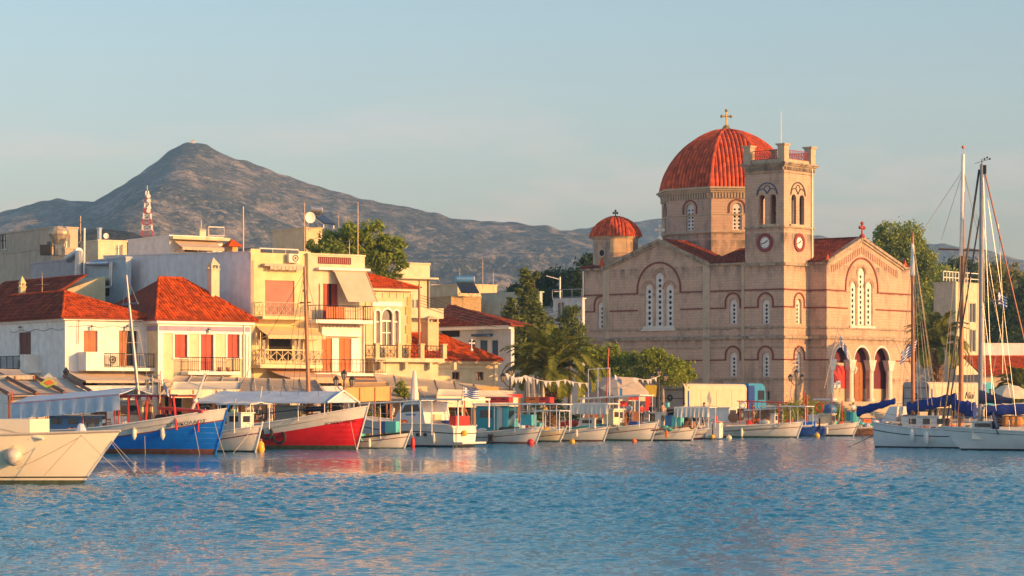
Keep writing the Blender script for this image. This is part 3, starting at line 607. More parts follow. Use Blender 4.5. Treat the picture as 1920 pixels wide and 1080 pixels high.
# clocks
def clock(f, px, py, r):
    a, z = f.px(px, py); segs = 28
    def disc(m, r0, r1, d0, d1, mi):
        for i in range(segs):
            t0, t1 = 2*pi*i/segs, 2*pi*(i+1)/segs
            q = [(a+rr_*cos(t), z+rr_*sin(t)) for t in (t0, t1) for rr_ in (r0, r1)]
            m.hexa([f.pt(q[0][0],d0,q[0][1]), f.pt(q[2][0],d0,q[2][1]), f.pt(q[3][0],d0,q[3][1]), f.pt(q[1][0],d0,q[1][1]), f.pt(q[0][0],d1,q[0][1]), f.pt(q[2][0],d1,q[2][1]), f.pt(q[3][0],d1,q[3][1]), f.pt(q[1][0],d1,q[1][1])], mi)
    ck = part('clock', mat('clock_red_surround', (.23,.03,.035), .7), ch, lambda m: disc(m, r*.64, r, .003, .14, 0))
    part('clock_face', mat('clock_face_white', (.78,.78,.76), .5), ck, lambda m: disc(m, .001, r*.66, .01, .05, 0))
    def bar(m, ang, r0, r1, wd, d0, d1):
        t = R(90-ang); e = V(cos(t), sin(t)); s_ = V(-sin(t), cos(t))*wd/2
        q = [e*r0-s_, e*r1-s_, e*r1+s_, e*r0+s_]
        m.hexa([f.pt(a+p[0],d0,z+p[1]) for p in q]+[f.pt(a+p[0],d1,z+p[1]) for p in q])
    part('clock_numerals', M_black, ck, lambda m: [bar(m, 30*i, r*.5, r*.61, .05+.03*(i % 3 == 0), .051, .06) for i in range(12)])
    part('clock_hand', M_black, ck, lambda m: bar(m, 55, -.08, r*.38, .11, .062, .08)); part('clock_hand', M_black, ck, lambda m: bar(m, 255, -.1, r*.56, .08, .082, .1))
clock(FS, 1435, 455, .98); clock(FT, 1498, 455, .98)
# belfry tracery
M_blue = mat('blue_grey_tracery', (.05,.09,.16), .6)
for f, hs, mt in ((FS, BS, M_blue), (FT, BT, mat('dark_tracery', (.07,.06,.06)))):
    c = (hs[0][0]+hs[1][1])/2; rr = (hs[1][1]-hs[0][0])/2+.1; zc = zb1-.1
    part('tracery', mt, ch, lambda m: (f.arch(m, c, zc, rr, rr+.13, .003, .07, 16), f.arch(m, c, zc+rr*.55, rr*.25, rr*.25+.09, .003, .06, 14, 0, 0, 2*pi),
        f.arch(m, c-rr*.52, zc+.12, rr*.42, rr*.42+.09, .003, .055, 10), f.arch(m, c+rr*.52, zc+.12, rr*.42, rr*.42+.09, .003, .055, 10)))
    part('belfry_sill', M_tan, ch, lambda m: f.box(m, hs[0][0]-.35, hs[1][1]+.35, .003, .2, zb0-.28, zb0-.02))
part('bell', mat('bronze', (.12,.10,.06), .5, metal=.6), ch, lambda m: m.lathe([(.0,1.),(.25,.95),(.35,.6),(.45,.2),(.62,0)], (wT/2,yT/2,zb0+1.3), 16))
# parapet
zPr = zTop+.44
def piers(m, x, y): m.box(x-.42,x+.42,y-.42,y+.42,zPr-.06,zPr+1.62); m.box(x-.49,x+.49,y-.49,y+.49,zPr+1.62,zPr+1.72); m.box(x-.58,x+.58,y-.58,y+.58,zPr+1.72,zPr+1.86)
for x in (.3, wT-.3):
    for y in (.3, yT-.3): part('parapet_pier', M_tan, ch, lambda m: piers(m, x, y))
part('parapet', M_tan, ch, lambda m: (m.box(.8,wT-.8,.05,.45,zPr-.06,zPr+.3), m.box(.8,wT-.8,yT-.45,yT-.05,zPr-.06,zPr+.3), m.box(.05,.45,.8,yT-.8,zPr-.06,zPr+.3), m.box(wT-.45,wT-.05,.8,yT-.8,zPr-.06,zPr+.3)))
M_rail = mat('red_iron_rail', (.35,.05,.04), .6)
def rail(m, p, q):
    p, q = Vector(p), Vector(q); 
    for z in (.35, 1.25): m.tube(p+V(0,0,z), q+V(0,0,z), .04)
    n_ = int((q-p).length/.28)
    for i in range(n_+1):
        a = p.lerp(q, i/n_); m.tube(a+V(0,0,.3), a+V(0,0,1.25), .028, n=5)
        if i < n_: b = p.lerp(q, (i+1)/n_); m.tube(a+V(0,0,.5), b+V(0,0,1.1), .02, n=4); m.tube(b+V(0,0,.5), a+V(0,0,1.1), .02, n=4)
for a, b in (((.8,.25,zPr),(wT-.8,.25,zPr)), ((.25,.8,zPr),(.25,yT-.8,zPr)), ((.8,yT-.25,zPr),(wT-.8,yT-.25,zPr)), ((wT-.25,.8,zPr),(wT-.25,yT-.8,zPr))):
    part('parapet_railing', M_rail, ch, lambda m: rail(m, a, b))
part('lightning_rod', M_metal, ch, lambda m: m.tube((wT*.55,yT*.5,zTop),(wT*.55,yT*.5,zTop+6.1),.05,.02))
# roofs: nave along y, transept along x
xW = xG1; rs = .35
yC = yA; xC = xA
def RP(*pts): return [V(*p) for p in pts]
zr = zA+.12; zt_ = zAS+.15
roof(ch, [RP((xN-.1,pN-.2,zE+.12),(xN-.1,yC-7,zE+.12),(xA,yC-7,zr),(xA,pN-.2,zr)), RP((xG1+.3,pN-.2,zE+.12),(xG1+.3,yC-7,zE+.12),(xA,yC-7,zr),(xA,pN-.2,zr))], M_tiled, [((xA,pN-.3,zr+.08),(xA,yC-7,zr+.08))], tw=.3, tl=.45, lift=.09)
roof(ch, [RP((-.2,yR-.5,zE+.15),(xC-6,yR-.5,zE+.15),(xC-6,yA,zt_),(-.2,yA,zt_)), RP((-.2,yL+.5,zE+.15),(xC-6,yL+.5,zE+.15),(xC-6,yA,zt_),(-.2,yA,zt_))], M_tiled, [((-.25,yA,zt_+.08),(xC-6,yA,zt_+.08))], tw=.3, tl=.45, lift=.09)
roof(ch, [RP((-.25,yT+.1,zE+.1),(-.25,yR-.4,zE+.1),(6,yR-.4,zE+1.9),(6,yT+.1,zE+1.9))], M_tiled, [], tw=.3, tl=.45, lift=.09)
roof(ch, [RP((-.25,yL+.5,zE+.1),(-.25,yE+.3,zE+.1),(5,yE+.3,zE+.9),(5,yL+.5,zE+.9))], M_tiled, [], tw=.3, tl=.45, lift=.09)
roof(ch, [RP((xG1+.3,pN-.2,zE+.12),(xE+.2,pN-.2,zE+.1),(xE+.2,12,zE+.1),(xG1+.3,12,zE+.6))], M_tiled, [], tw=.3, tl=.45, lift=.09)
def ornament(m):
    for x, y in ((xG1+.7,pN-.1), (xN+.1,pN-.1)): m.slab([(x-.3,y,zE+.1),(x+.3,y,zE+.1),(x,y,zE+.9)], (0,.2,0))
    m.slab([(-.2,yL+.2,zE+.1),(-.2,yL+.9,zE+.1),(-.2,yL+.55,zE+1.2)], (.25,0,0))
part('acroterion', M_tile, ch, ornament)
# drum and dome
def octa_drum(cx, cy, apo, z0, z1, mt=M_stone):
    R_ = apo/cos(pi/8)
    return lambda m: m.lathe([(R_,z0),(R_,z1)], (cx,cy,0), 8, rot=pi/8)
cen = None
for i in range(400):                                    # dome centre: on the transept axis, along the sight line of the dome's crest
    xc = 6+i*.03; p = CHR.w(xc, yC, 0)
    if cen is None or abs(960+p.x/p.y*FPX-1362) < cen[0]: cen = (abs(960+p.x/p.y*FPX-1362), xc, p.y)
xD, YD = cen[1], cen[2]; ppm = FPX/YD
def zD(py): return CH-(py-HY)/ppm-GZ
apo = 125/ppm*cos(pi/8)*1.0
print('dome', xD, yC, YD, apo, zD(362), zD(243), zE)
zd0, zd1 = zE-.2, zD(366)
dr = part('drum', M_stone, ch, lambda m: None) if False else None
oct_f = [Face(CHR, xD+cos(R(a))*apo, yC+sin(R(a))*apo, a) for a in (180,-135,-90,-45,0,45,90,135)]
hw = apo*math.tan(pi/8)
def drumwall(m):
    for f in oct_f: f.wall(m, -hw, hw, zd0, zd1, [(-.5,.5,zD(438),zD(389),True)], .3)
drum = part('drum', M_stone, ch, drumwall)
for f in oct_f[:3]+oct_f[-1:]:
    wn = part('window', M_screen, drum, lambda m: pane_holes(m, f, -.47, .47, zD(438), zD(389)-.03, 2, 6, .125, -.14))
    part('pane', M_dark, drum, lambda m: f.box(m, -.52, .52, -.3, -.26, zD(438), zD(389)))
    part('brick_arch', M_brick, drum, lambda m: (f.arch(m, 0, zD(398), .82, .96, .002, .08, 16), f.box(m, -.96, -.82, .002, .08, zD(408), zD(398)), f.box(m, .82, .96, .002, .08, zD(408), zD(398))))
def drumtrim(m):
    k = 1/cos(pi/8)
    for z0, z1, e in ((zD(410)-.05,zD(410)+.07,.06), (zD(442)-.1,zD(442)+.12,.2), (zd1-.25,zd1-.05,.18), (zd1-.05,zd1+.16,.38), (zd1+.16,zd1+.36,.58)):
        m.lathe([((apo)*k,z0),((apo+e)*k,z0),((apo+e)*k,z1),((apo-.3)*k,z1)], (xD,yC,0), 8, rot=pi/8)
    for f in oct_f[:3]+oct_f[-1:]:
        for i in range(16): f.box(m, -hw+.15+i*(2*hw-.3)/16, -hw+.3+i*(2*hw-.3)/16, .003, .16, zd1-.85, zd1-.3)
part('drum_moulding', M_tan, drum, drumtrim, kind='stuff')
def dome(parent, cx, cy, prof, sp_, rib, mt):          # prof: (apothem, z) from base to crest
    for gi in range(8):
        g = R(180+45*gi); nn = V(cos(g), sin(g), 0); e = V(-sin(g), cos(g), 0); c = V(cx, cy, 0); tn = math.tan(pi/8)
        def gore(m):
            for (r0, z0), (r1, z1) in zip(prof, prof[1:]):
                m.quad(c+nn*r0-e*r0*tn+V(0,0,z0), c+nn*r0+e*r0*tn+V(0,0,z0), c+nn*r1+e*r1*tn+V(0,0,z1), c+nn*r1-e*r1*tn+V(0,0,z1))
        gp = part('dome_panel', M_domeb, parent, gore)
        def ribs(m):
            W = prof[0][0]*tn; n_ = int(2*W/sp_); s = 2*W/n_
            for j in range(n_):
                u = -W+s*(j+.5)
                for k in range(len(prof)-1):
                    (r0, z0), (r1, z1) = prof[k], prof[k+1]
                    if r0*tn < abs(u)-.02: break
                    f_ = 1.
                    if r1*tn < abs(u): f_ = max(.05, (r0*tn-abs(u))/max(1e-6, (r0-r1)*tn))
                    r1, z1 = r0+(r1-r0)*f_, z0+(z1-z0)*f_
                    nd = (nn*(z1-z0)+V(0,0,1)*(r0-r1)).normalized(); jit = rib*(.93+.1*((k*7+j*3) % 5)/5)
                    vs = [c+nn*rr_+e*(u-cos(t)*s*.40)+V(0,0,zz)+nd*(sin(t)*jit+(.02 if rr_ == r0 else 0)) for rr_, zz in ((r0,z0),(r1,z1)) for t in (0,pi/4,pi/2,3*pi/4,pi)]
                    m.add(vs, [(i, i+1, i+6, i+5) for i in range(4)]+[(0,1,2,3,4)])
        part('rib_tiles', mt, gp, ribs, kind='stuff')
        h = R(180+22.5+45*gi); hn = V(cos(h), sin(h), 0)
        part('hip_rib', mt, parent, lambda m: [m.tube(c+hn*r0/cos(pi/8)+V(0,0,z0), c+hn*r1/cos(pi/8)+V(0,0,z1), rib*1.25, rib*1.15, 7) for (r0,z0),(r1,z1) in zip(prof, prof[1:])])
hh = zD(244)-(zd1+.36)
pr_ = [(1.,0),(.992,.06),(.975,.14),(.95,.225),(.918,.31),(.88,.39),(.835,.47),(.78,.55),(.72,.625),(.65,.70),(.57,.77),(.48,.835),(.38,.89),(.28,.937),(.17,.972),(.07,.992),(.02,1.)]
dome(ch, xD, yC, [((apo+.12)*a, zd1+.36+hh*b) for a, b in pr_], .42, .17, M_dome)
M_gold = mat('weathered_gilt', (.35,.24,.08), .5, metal=.5)
def cross(m, c, h, axis, th=.09):
    c = Vector(c); m.tube(c, c+V(0,0,h), th, n=6); ax = axis.normalized()
    m.tube(c+V(0,0,h*.68)-ax*h*.27, c+V(0,0,h*.68)+ax*h*.27, th, n=6)
    for q in (c+V(0,0,h), c+V(0,0,h*.68)-ax*h*.27, c+V(0,0,h*.68)+ax*h*.27): m.ball(q, th*2., n=6)
    m.ball(c+V(0,0,.0), th*3.2, n=6)
part('cross', M_gold, ch, lambda m: (m.lathe([(.0,.7),(.3,.6),(.55,.2),(.6,0)], (xD,yC,zD(244)-.1), 10), cross(m, (xD,yC,zD(241)), 2.0, V(1,-.8,0))), label='gilded cross on the crest of the large dome')
# small dome at the back corner
yS = -FS.px(1153, 470)[0]; xS = 3.4
pS = CHR.w(xS, yS, 0); yS += 0
for _ in range(60):
    pS = CHR.w(xS, yS, 0); e_ = 960+pS.x/pS.y*FPX-1154; yS += e_*.03
k2 = FPX/pS.y; zS = lambda py: CH-(py-HY)/k2-GZ; ap2 = 42/k2*cos(pi/8)*1.04
of2 = [Face(CHR, xS+cos(R(a))*ap2, yS+sin(R(a))*ap2, a) for a in (180,-135,-90,-45,0,45,90,135)]; hw2 = ap2*math.tan(pi/8)
sd_ = part('small_drum', M_stone, ch, lambda m: m.lathe([(ap2/cos(pi/8),zE-.5),(ap2/cos(pi/8),zS(448))], (xS,yS,0), 8, rot=pi/8))
part('drum_moulding', M_tan, sd_, lambda m: [m.lathe([(ap2*1.05,z0),((ap2+e)*1.08,z0),((ap2+e)*1.08,z1),(ap2*.9,z1)], (xS,yS,0), 8, rot=pi/8) for z0, z1, e in ((zS(448)-.05,zS(448)+.1,.12),(zS(448)+.1,zS(445),.3))])
part('oculus', M_dark, sd_, lambda m: of2[0].arch(m, 0, zS(476), .001, .36, .003, .03, 16, 0, 0, 2*pi))
part('oculus_rim', M_tan, sd_, lambda m: of2[0].arch(m, 0, zS(476), .35, .48, .003, .08, 16, 0, 0, 2*pi))
part('painted_sun_patch', mat('sun_patch_tint', (.62,.44,.26)), sd_, lambda m: of2[1].box(m, -hw2*.9, hw2*.9, .003, .03, zS(476), zS(449)))  # sunlight on this drum face, put into the panel colour
h2 = zS(407)-zS(445)
dome(ch, xS, yS, [((ap2+.32)*a, zS(445)+h2*b) for a, b in pr_], .34, .13, M_dome)
part('cross', mat('green_bronze', (.09,.10,.05), .6), ch, lambda m: cross(m, (xS,yS,zS(408)), .75, V(1,-.8,0), .07))
part('cross', M_marble, ch, lambda m: cross(m, (0,yA,zAS+.3), 1.35, V(.4,-1,0), .1), label='pale stone cross on the gable facing the palm tree')
part('cross', M_rail, ch, lambda m: cross(m, (xA,pN-.1,zA+.3), 1.4, V(1,0,0), .1), label='dark red cross on the sunlit front gable')
part('gutter', M_metal, ch, lambda m: (m.tube((wT-.5,-.12,zE),(wT-.5,-.12,zTop),.06), m.tube((-.1,yE-.1,1),(-.1,yE-.1,zE),.09)))
# ================================================================ THE TOWN
M_cream = mat('cream_plaster', (.66,.55,.38), stain=.25, stcol=(.38,.30,.2))
M_yellow = mat('yellow_plaster', (.72,.58,.31), stain=.2, stcol=(.42,.32,.16))
M_paley = mat('pale_yellow_plaster', (.72,.60,.38), stain=.2, stcol=(.45,.36,.2))
M_tanp = mat('tan_neoclassical_plaster', (.66,.50,.30), stain=.25, stcol=(.4,.28,.16))
M_orange = mat('apricot_plaster', (.62,.36,.13), stain=.3, stcol=(.35,.2,.1))
M_teal = mat('pale_teal_plaster', (.36,.46,.42), stain=.3, stcol=(.2,.22,.2))
M_pblue = mat('pale_blue_plaster', (.50,.56,.60), stain=.25, stcol=(.3,.32,.34))
M_beige = mat('beige_stained_plaster', (.50,.41,.31), stain=.6, stcol=(.27,.22,.17))
M_shred = mat('red_painted_shutter', (.42,.055,.035), .6, var=.15)
M_shor = mat('orange_painted_shutter', (.55,.14,.03), .6, var=.15)
M_shbr = mat('brown_wooden_shutter', (.38,.13,.05), .6, var=.2)
M_shdk = mat('dark_red_door_wood', (.16,.035,.03), .6, var=.2)
M_roll = mat('dusty_rose_roller_blind', (.38,.17,.13), .7)
M_blues = mat('blue_painted_wood', (.03,.09,.2), .6)
M_awn = mat('beige_awning_cloth', (.52,.42,.32), .9, var=.08)
M_canv = mat('weathered_tan_canvas', (.36,.30,.23), .9, var=.2, scale=.7, stain=.5, stcol=(.2,.16,.12))
M_cval = mat('cream_canvas_valance', (.68,.58,.42), .9, var=.1)
M_solar = mat('solar_collector', (.02,.025,.04), .15)
M_bluem = mat('blue_metal', (.05,.18,.4), .4)
M_galv = mat('galvanised_duct', (.42,.45,.5), .3, metal=.6, var=.2, scale=5)
M_ac = mat('air_conditioner_casing', (.62,.58,.5), .5)
PH = R(35)
def bfr(name, label, px, Y, rot=PH, cat='building', group=None):
    fr = Frame(px, Y, rot, GZ); b = thing(name, label, cat, fr.loc, rot, group)
    return b, fr, Face(fr, 0, 0, -90), Face(fr, 0, 0, 180)
def body(b, F_, S_, x1, y1, zt, mt, hF=(), hS=(), dep=.22, flat=True, z0=0, name='wall'):
    def f(m):
        F_.wall(m, 0, x1, z0, zt, hF, dep); S_.wall(m, -y1, 0, z0, zt, hS, dep)
        m.quad((x1,0,z0),(x1,y1,z0),(x1,y1,zt),(x1,0,zt)); m.quad((0,y1,z0),(x1,y1,z0),(x1,y1,zt),(0,y1,zt))
        zz = zt-.5 if flat else zt-.02
        m.quad((.01,.01,zz),(x1-.01,.01,zz),(x1-.01,y1-.01,zz),(.01,y1-.01,zz))
    w = part(name, mt, b, f)
    if flat: part('parapet', mt, w, lambda m: (m.box(-.06,x1+.06,-.06,.2,zt,zt+.12), m.box(-.06,.2,.2,y1,zt,zt+.12), m.box(x1-.2,x1+.06,.2,y1,zt,zt+.12), m.box(-.06,x1+.06,y1-.003,y1+.2,zt,zt+.12)))
    return w
def opening(b, f, h, kind, mt=None, frame=None, d=-.1, leaves=2, name=None):       # fills a wall hole
    a0, a1, z0, z1 = h[:4]; fm = frame or M_whitep
    if kind == 'shut':
        w = part(name or 'shutter', mt, b, lambda m: [m_ for m_ in ()] or [f.box(m, a0+(a1-a0)*i/leaves+.015, a0+(a1-a0)*(i+1)/leaves-.015, d-.06, d, z0+.02, z1-.02) for i in range(leaves)]) if leaves == 1 else None
        if leaves > 1:
            for i in range(leaves):
                p, q = a0+(a1-a0)*i/leaves+.015, a0+(a1-a0)*(i+1)/leaves-.015
                lf = part(name or 'shutter', mt, b, lambda m: (f.box(m, p, p+.07, d-.05, d, z0+.02, z1-.02), f.box(m, q-.07, q, d-.05, d, z0+.02, z1-.02), f.box(m, p+.07, q-.07, d-.05, d, z1-.12, z1-.02), f.box(m, p+.07, q-.07, d-.05, d, z0+.02, z0+.14), f.box(m, p+.07, q-.07, d-.05, d, (z0+z1)/2-.05, (z0+z1)/2+.05), f.box(m, p+.06, q-.06, d-.05, d-.035, z0+.03, z1-.03)))
                n_ = int((z1-z0)/.11)
                part('louvre', mt, lf, lambda m: [f.box(m, p+.075, q-.075, d-.034, d-.008, z0+.16+k*(z1-z0-.3)/n_, z0+.16+k*(z1-z0-.3)/n_+.05) for k in range(n_)], kind='stuff')
    elif kind == 'roll':
        part(name or 'roller_blind', mt, b, lambda m: [f.box(m, a0, a1, d-.03, d-.004*(k % 2), z0+k*(z1-z0)/18+.004, z0+(k+1)*(z1-z0)/18) for k in range(18)])
    elif kind == 'glass':
        w = part(name or 'window', fm, b, lambda m: (f.box(m, a0, a0+.06, d-.05, d, z0, z1), f.box(m, a1-.06, a1, d-.05, d, z0, z1), f.box(m, a0+.06, a1-.06, d-.05, d, z1-.06, z1), f.box(m, a0+.06, a1-.06, d-.05, d, z0, z0+.06), f.box(m, (a0+a1)/2-.03, (a0+a1)/2+.03, d-.05, d, z0+.06, z1-.06)))
        part('pane', M_glass, w, lambda m: f.box(m, a0+.02, a1-.02, d-.09, d-.06, z0+.02, z1-.02))
    elif kind == 'dark':
        part(name or 'opening', M_dark, b, lambda m: f.box(m, a0, a1, d-.12, d-.1, z0, z1))
def surround(b, f, h, mt, w_=.1, d=.04, sill=True):
    a0, a1, z0, z1 = h[:4]
    part('window_surround', mt, b, lambda m: (f.box(m, a0-w_, a0, .003, d, z0, z1+w_), f.box(m, a1, a1+w_, .003, d, z0, z1+w_), f.box(m, a0, a1, .003, d, z1, z1+w_), f.box(m, a0-w_-.04, a1+w_+.04, .003, d+.06, z0-.08, z0)))
def railing(b, f, a0, a1, d, z, h=.95, mt=None, sp_=.13, sides=True, cross_=False, r=.018, name='balcony_railing'):
    def g(m):
        def run(p, q):
            p, q = Vector(p), Vector(q); n_ = max(1, int((q-p).length/sp_))
            m.tube(p+V(0,0,h), q+V(0,0,h), r*1.5, n=5); m.tube(p+V(0,0,.1), q+V(0,0,.1), r, n=4)
            for i in range(n_+1):
                c = p.lerp(q, i/n_); m.tube(c+V(0,0,.02), c+V(0,0,h), r*(1.6 if i % 8 == 0 else .8), n=4)
                if cross_ and i < n_ and i % 2 == 0: e_ = p.lerp(q, min(1, (i+2)/n_)); m.tube(c+V(0,0,.15), e_+V(0,0,h-.1), r*.8, n=4); m.tube(e_+V(0,0,.15), c+V(0,0,h-.1), r*.8, n=4)
        run(f.pt(a0,d,z), f.pt(a1,d,z))
        if sides: run(f.pt(a0,.02,z), f.pt(a0,d,z)); run(f.pt(a1,.02,z), f.pt(a1,d,z))
    return part(name, mt or M_black, b, g)
def slab(b, f, a0, a1, d, z, th=.16, mt=None, name='balcony'):
    return part(name, mt or M_white, b, lambda m: f.box(m, a0, a1, .003, d, z-th, z))
def acunit(b, f, a, z, d=.05, w_=.85):
    c = part('air_conditioner', M_ac, b, lambda m: f.box(m, a-w_/2, a+w_/2, d, d+.32, z, z+.62))
    part('fan_grille', M_black, c, lambda m: (f.arch(m, a+.1, z+.31, .17, .25, d+.321, d+.34, 14, 0, 0, 2*pi), f.arch(m, a+.1, z+.31, .01, .1, d+.321, d+.33, 12, 0, 0, 2*pi)))
def walllamp(b, f, a, z):
    c = part('wall_lamp', M_black, b, lambda m: (m.tube(f.pt(a,.02,z), f.pt(a,.25,z+.12), .02), m.lathe([(.02,.06),(.13,0),(.1,-.03)], f.pt(a,.25,z), 6)))
    part('lamp_glass', mat('frosted_lamp_glass', (.7,.68,.6), .3), c, lambda m: m.lathe([(.1,-.03),(.07,-.25),(.01,-.27)], f.pt(a,.25,z), 6))
def awning(b, f, a0, a1, zt, zb, out, mt=None, d0=.05, val=.22, name='awning', side=True):
    def g(m):
        G = []; n_ = 12
        for i in range(n_+1):
            a = a0+(a1-a0)*i/n_; G.append([f.pt(a,d0+out*k/6,zt+(zb-zt)*k/6-.06*sin(pi*k/6)) for k in range(7)])
        m.sheet(G, (0,0,-.02)); m.sheet([[f.pt(a0+(a1-a0)*i/24,d0+out+.02+.012*(i % 2),zb), f.pt(a0+(a1-a0)*i/24,d0+out+.03+.012*(i % 2),zb-val-.02*(i % 2))] for i in range(25)], f.n*.015)
        m.tube(f.pt(a0,d0,zt), f.pt(a1,d0,zt), .06); m.tube(f.pt(a0,d0+out,zb), f.pt(a1,d0+out,zb), .035)
        if side:
            for a in (a0+.05, a1-.05): m.tube(f.pt(a,d0,zb-.3), f.pt(a,d0+out,zb), .025)
    return part(name, mt or M_awn, b, g)
def antenna(label, px, pyb, pyt, Y, arms=((.9,.9),(.75,.6)), r=.03, dirn=0.):
    p = P(px, pyb, Y); h = (pyb-pyt)/FPX*Y; a = thing('tv_antenna', label, 'antenna', p)
    part('mast', mat('rusty_pole', (.40,.30,.22), .5, metal=.3), a, lambda m: m.tube((0,0,-.3),(0,0,h),r,r*.7))
    for t, l in arms: part('aerial', M_metal, a, lambda m: (m.tube((-l*cos(dirn),-l*sin(dirn),h*t),(l*cos(dirn),l*sin(dirn),h*t),.018,n=4), [m.tube((l*cos(dirn)*(k/4)-.25*sin(dirn),l*sin(dirn)*(k/4)+.25*cos(dirn),h*t),(l*cos(dirn)*(k/4)+.25*sin(dirn),l*sin(dirn)*(k/4)-.25*cos(dirn),h*t),.012,n=4) for k in (-4,-3,-2,-1,0,1,2,3,4)]))
    return a
def chimney(b, fr, x, y, z0, z1, w_=.5, mt=None, point=False):
    c = part('chimney', mt or M_cream, b, lambda m: (m.box(x-w_/2,x+w_/2,y-w_/2,y+w_/2,z0,z1), m.box(x-w_/2-.05,x+w_/2+.05,y-w_/2-.05,y+w_/2+.05,z1,z1+.08)))
    part('chimney_cap', mt or M_cream, c, lambda m: ([m.box(x+sx*(w_/2-.06)-.05,x+sx*(w_/2-.06)+.05,y+sy*(w_/2-.06)-.05,y+sy*(w_/2-.06)+.05,z1+.08,z1+.3) for sx in (-1,1) for sy in (-1,1)], m.lathe([(w_*.78,z1+.3),(w_*.78,z1+.34),(.02,z1+(.85 if point else .55))], (x,y,0), 4, rot=pi/4)))
def hip(b, F_, S_, fr, x1, y1, ze, e1, e2, mt, ov=.3, tw=.24, tl=.4):      # e1,e2 ridge ends (x,y,z); front, left, right slopes
    A, B, C, D = V(-ov,-ov,ze), V(x1+ov,-ov,ze), V(x1+ov,y1+ov,ze), V(-ov,y1+ov,ze); e1, e2 = V(*e1), V(*e2)
    pl = [[A,B,e2,e1] if (e1-e2).length > .1 else [A,B,e1]]
    return pl, A, B, C, D, e1, e2

# ---- white house with orange tiled roof (far left)
b, fr, F_, S_ = bfr('house', 'white two storey house at the far left with brown shutters and a hipped tile roof', 122, 170, cat='house')
x1 = F_.px(280, 640)[0]; y1 = 13.; ze = F_.px(122, 594)[1]
h = [hole(F_, 157,620,183,661,False), hole(F_, 223,620,258,686,False)]; hs = [hole(S_, 35,623,58,688,False)]
gs = [hole(F_, 155,706,185,750,False), hole(F_, 205,722,245,760,False)]
body(b, F_, S_, x1, y1, ze, M_white, h+gs, hs, flat=False)
opening(b, F_, h[0], 'shut', M_shbr); opening(b, S_, hs[0], 'shut', M_shdk, name='door')
opening(b, F_, (h[1][0], h[1][0]+(h[1][1]-h[1][0])*.45, h[1][2], h[1][3]), 'shut', M_shbr, leaves=2); opening(b, F_, h[1], 'dark', name='dark_doorway')
opening(b, F_, gs[0], 'dark'); opening(b, F_, gs[1], 'glass')
ex_, ez_ = F_.px(122, 547, -4.3); e1 = V(ex_, 4.3, ez_); e2 = V(ex_, y1+.3, ez_)
A, B, D, C = V(-.35,-.35,ze), V(x1+.35,-.35,ze), V(-.35,y1,ze), V(x1+.35,y1,ze)
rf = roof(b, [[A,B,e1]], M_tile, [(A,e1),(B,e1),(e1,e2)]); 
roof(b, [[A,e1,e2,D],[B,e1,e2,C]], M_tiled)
part('cornice', M_white, b, lambda m: (F_.box(m, -.2, x1+.2, .003, .22, ze-.22, ze-.03), S_.box(m, -y1, .0, .003, .2, ze-.25, ze-.03)))
zb = F_.px(200, 690)[1]; a0 = F_.px(146, 690, .0)[0]
slab(b, F_, a0, x1+.3, 1.25, zb, .2); railing(b, F_, F_.px(180,690,1.2)[0], x1+.25, 1.2, zb, sides=True)
part('balcony_wall', M_white, b, lambda m: (F_.box(m, a0, a0+.12, .003, 1.25, zb, zb+1.05), F_.box(m, a0+.12, a0+1.3, 1.1, 1.25, zb, zb+1.05)))
acunit(b, F_, F_.px(204,676)[0], zb+.25)
for px in (170, 236): walllamp(b, F_, F_.px(px,612)[0], F_.px(px,612)[1])
walllamp(b, S_, *S_.px(43,614))
zs_ = S_.px(60,694)[1]; s0, s1 = S_.px(-30,690)[0], S_.px(78,690)[0]
slab(b, S_, s0, s1, 1.1, zs_, .2); railing(b, S_, s0, S_.px(62,690)[0], 1.05, zs_); acunit(b, S_, S_.px(58,680)[0], zs_+.1, .5)
part('balcony_wall', M_white, b, lambda m: S_.box(m, S_.px(66,680)[0], S_.px(74,680)[0], .003, 1.1, zs_, zs_+1.05))
part('awning_bracket', M_black, b, lambda m: (m.tube(F_.pt(*(F_.px(146,600)[0],.15,F_.px(146,600)[1])), F_.pt(x1-.6,.15,F_.px(260,603)[1]), .035), m.tube(F_.pt(F_.px(146,600)[0],.15,F_.px(146,600)[1]), F_.pt(F_.px(145,645)[0],.12,F_.px(145,645)[1]), .02)))
aw = awning(b, F_, F_.px(128,705)[0], x1+.4, F_.px(200,698)[1], F_.px(200,705)[1]-.35, 2.6, M_awn, val=.12, name='ground_floor_awning')

part('drain_pipe', M_grey, b, lambda m: m.tube(F_.pt(x1-.25,.08,0), F_.pt(x1-.25,.08,ze-.3), .05)); part('wall_cable', M_black, b, lambda m: m.path([F_.pt(.2+i*.3,.03,ze-.6-.06*sin(i)) for i in range(18)], .012, 4)); part('wall_cable', M_black, b, lambda m: m.path([S_.pt(-.3-i*.5,.03,ze-.8-.08*sin(i*1.3)) for i in range(18)], .014, 4))
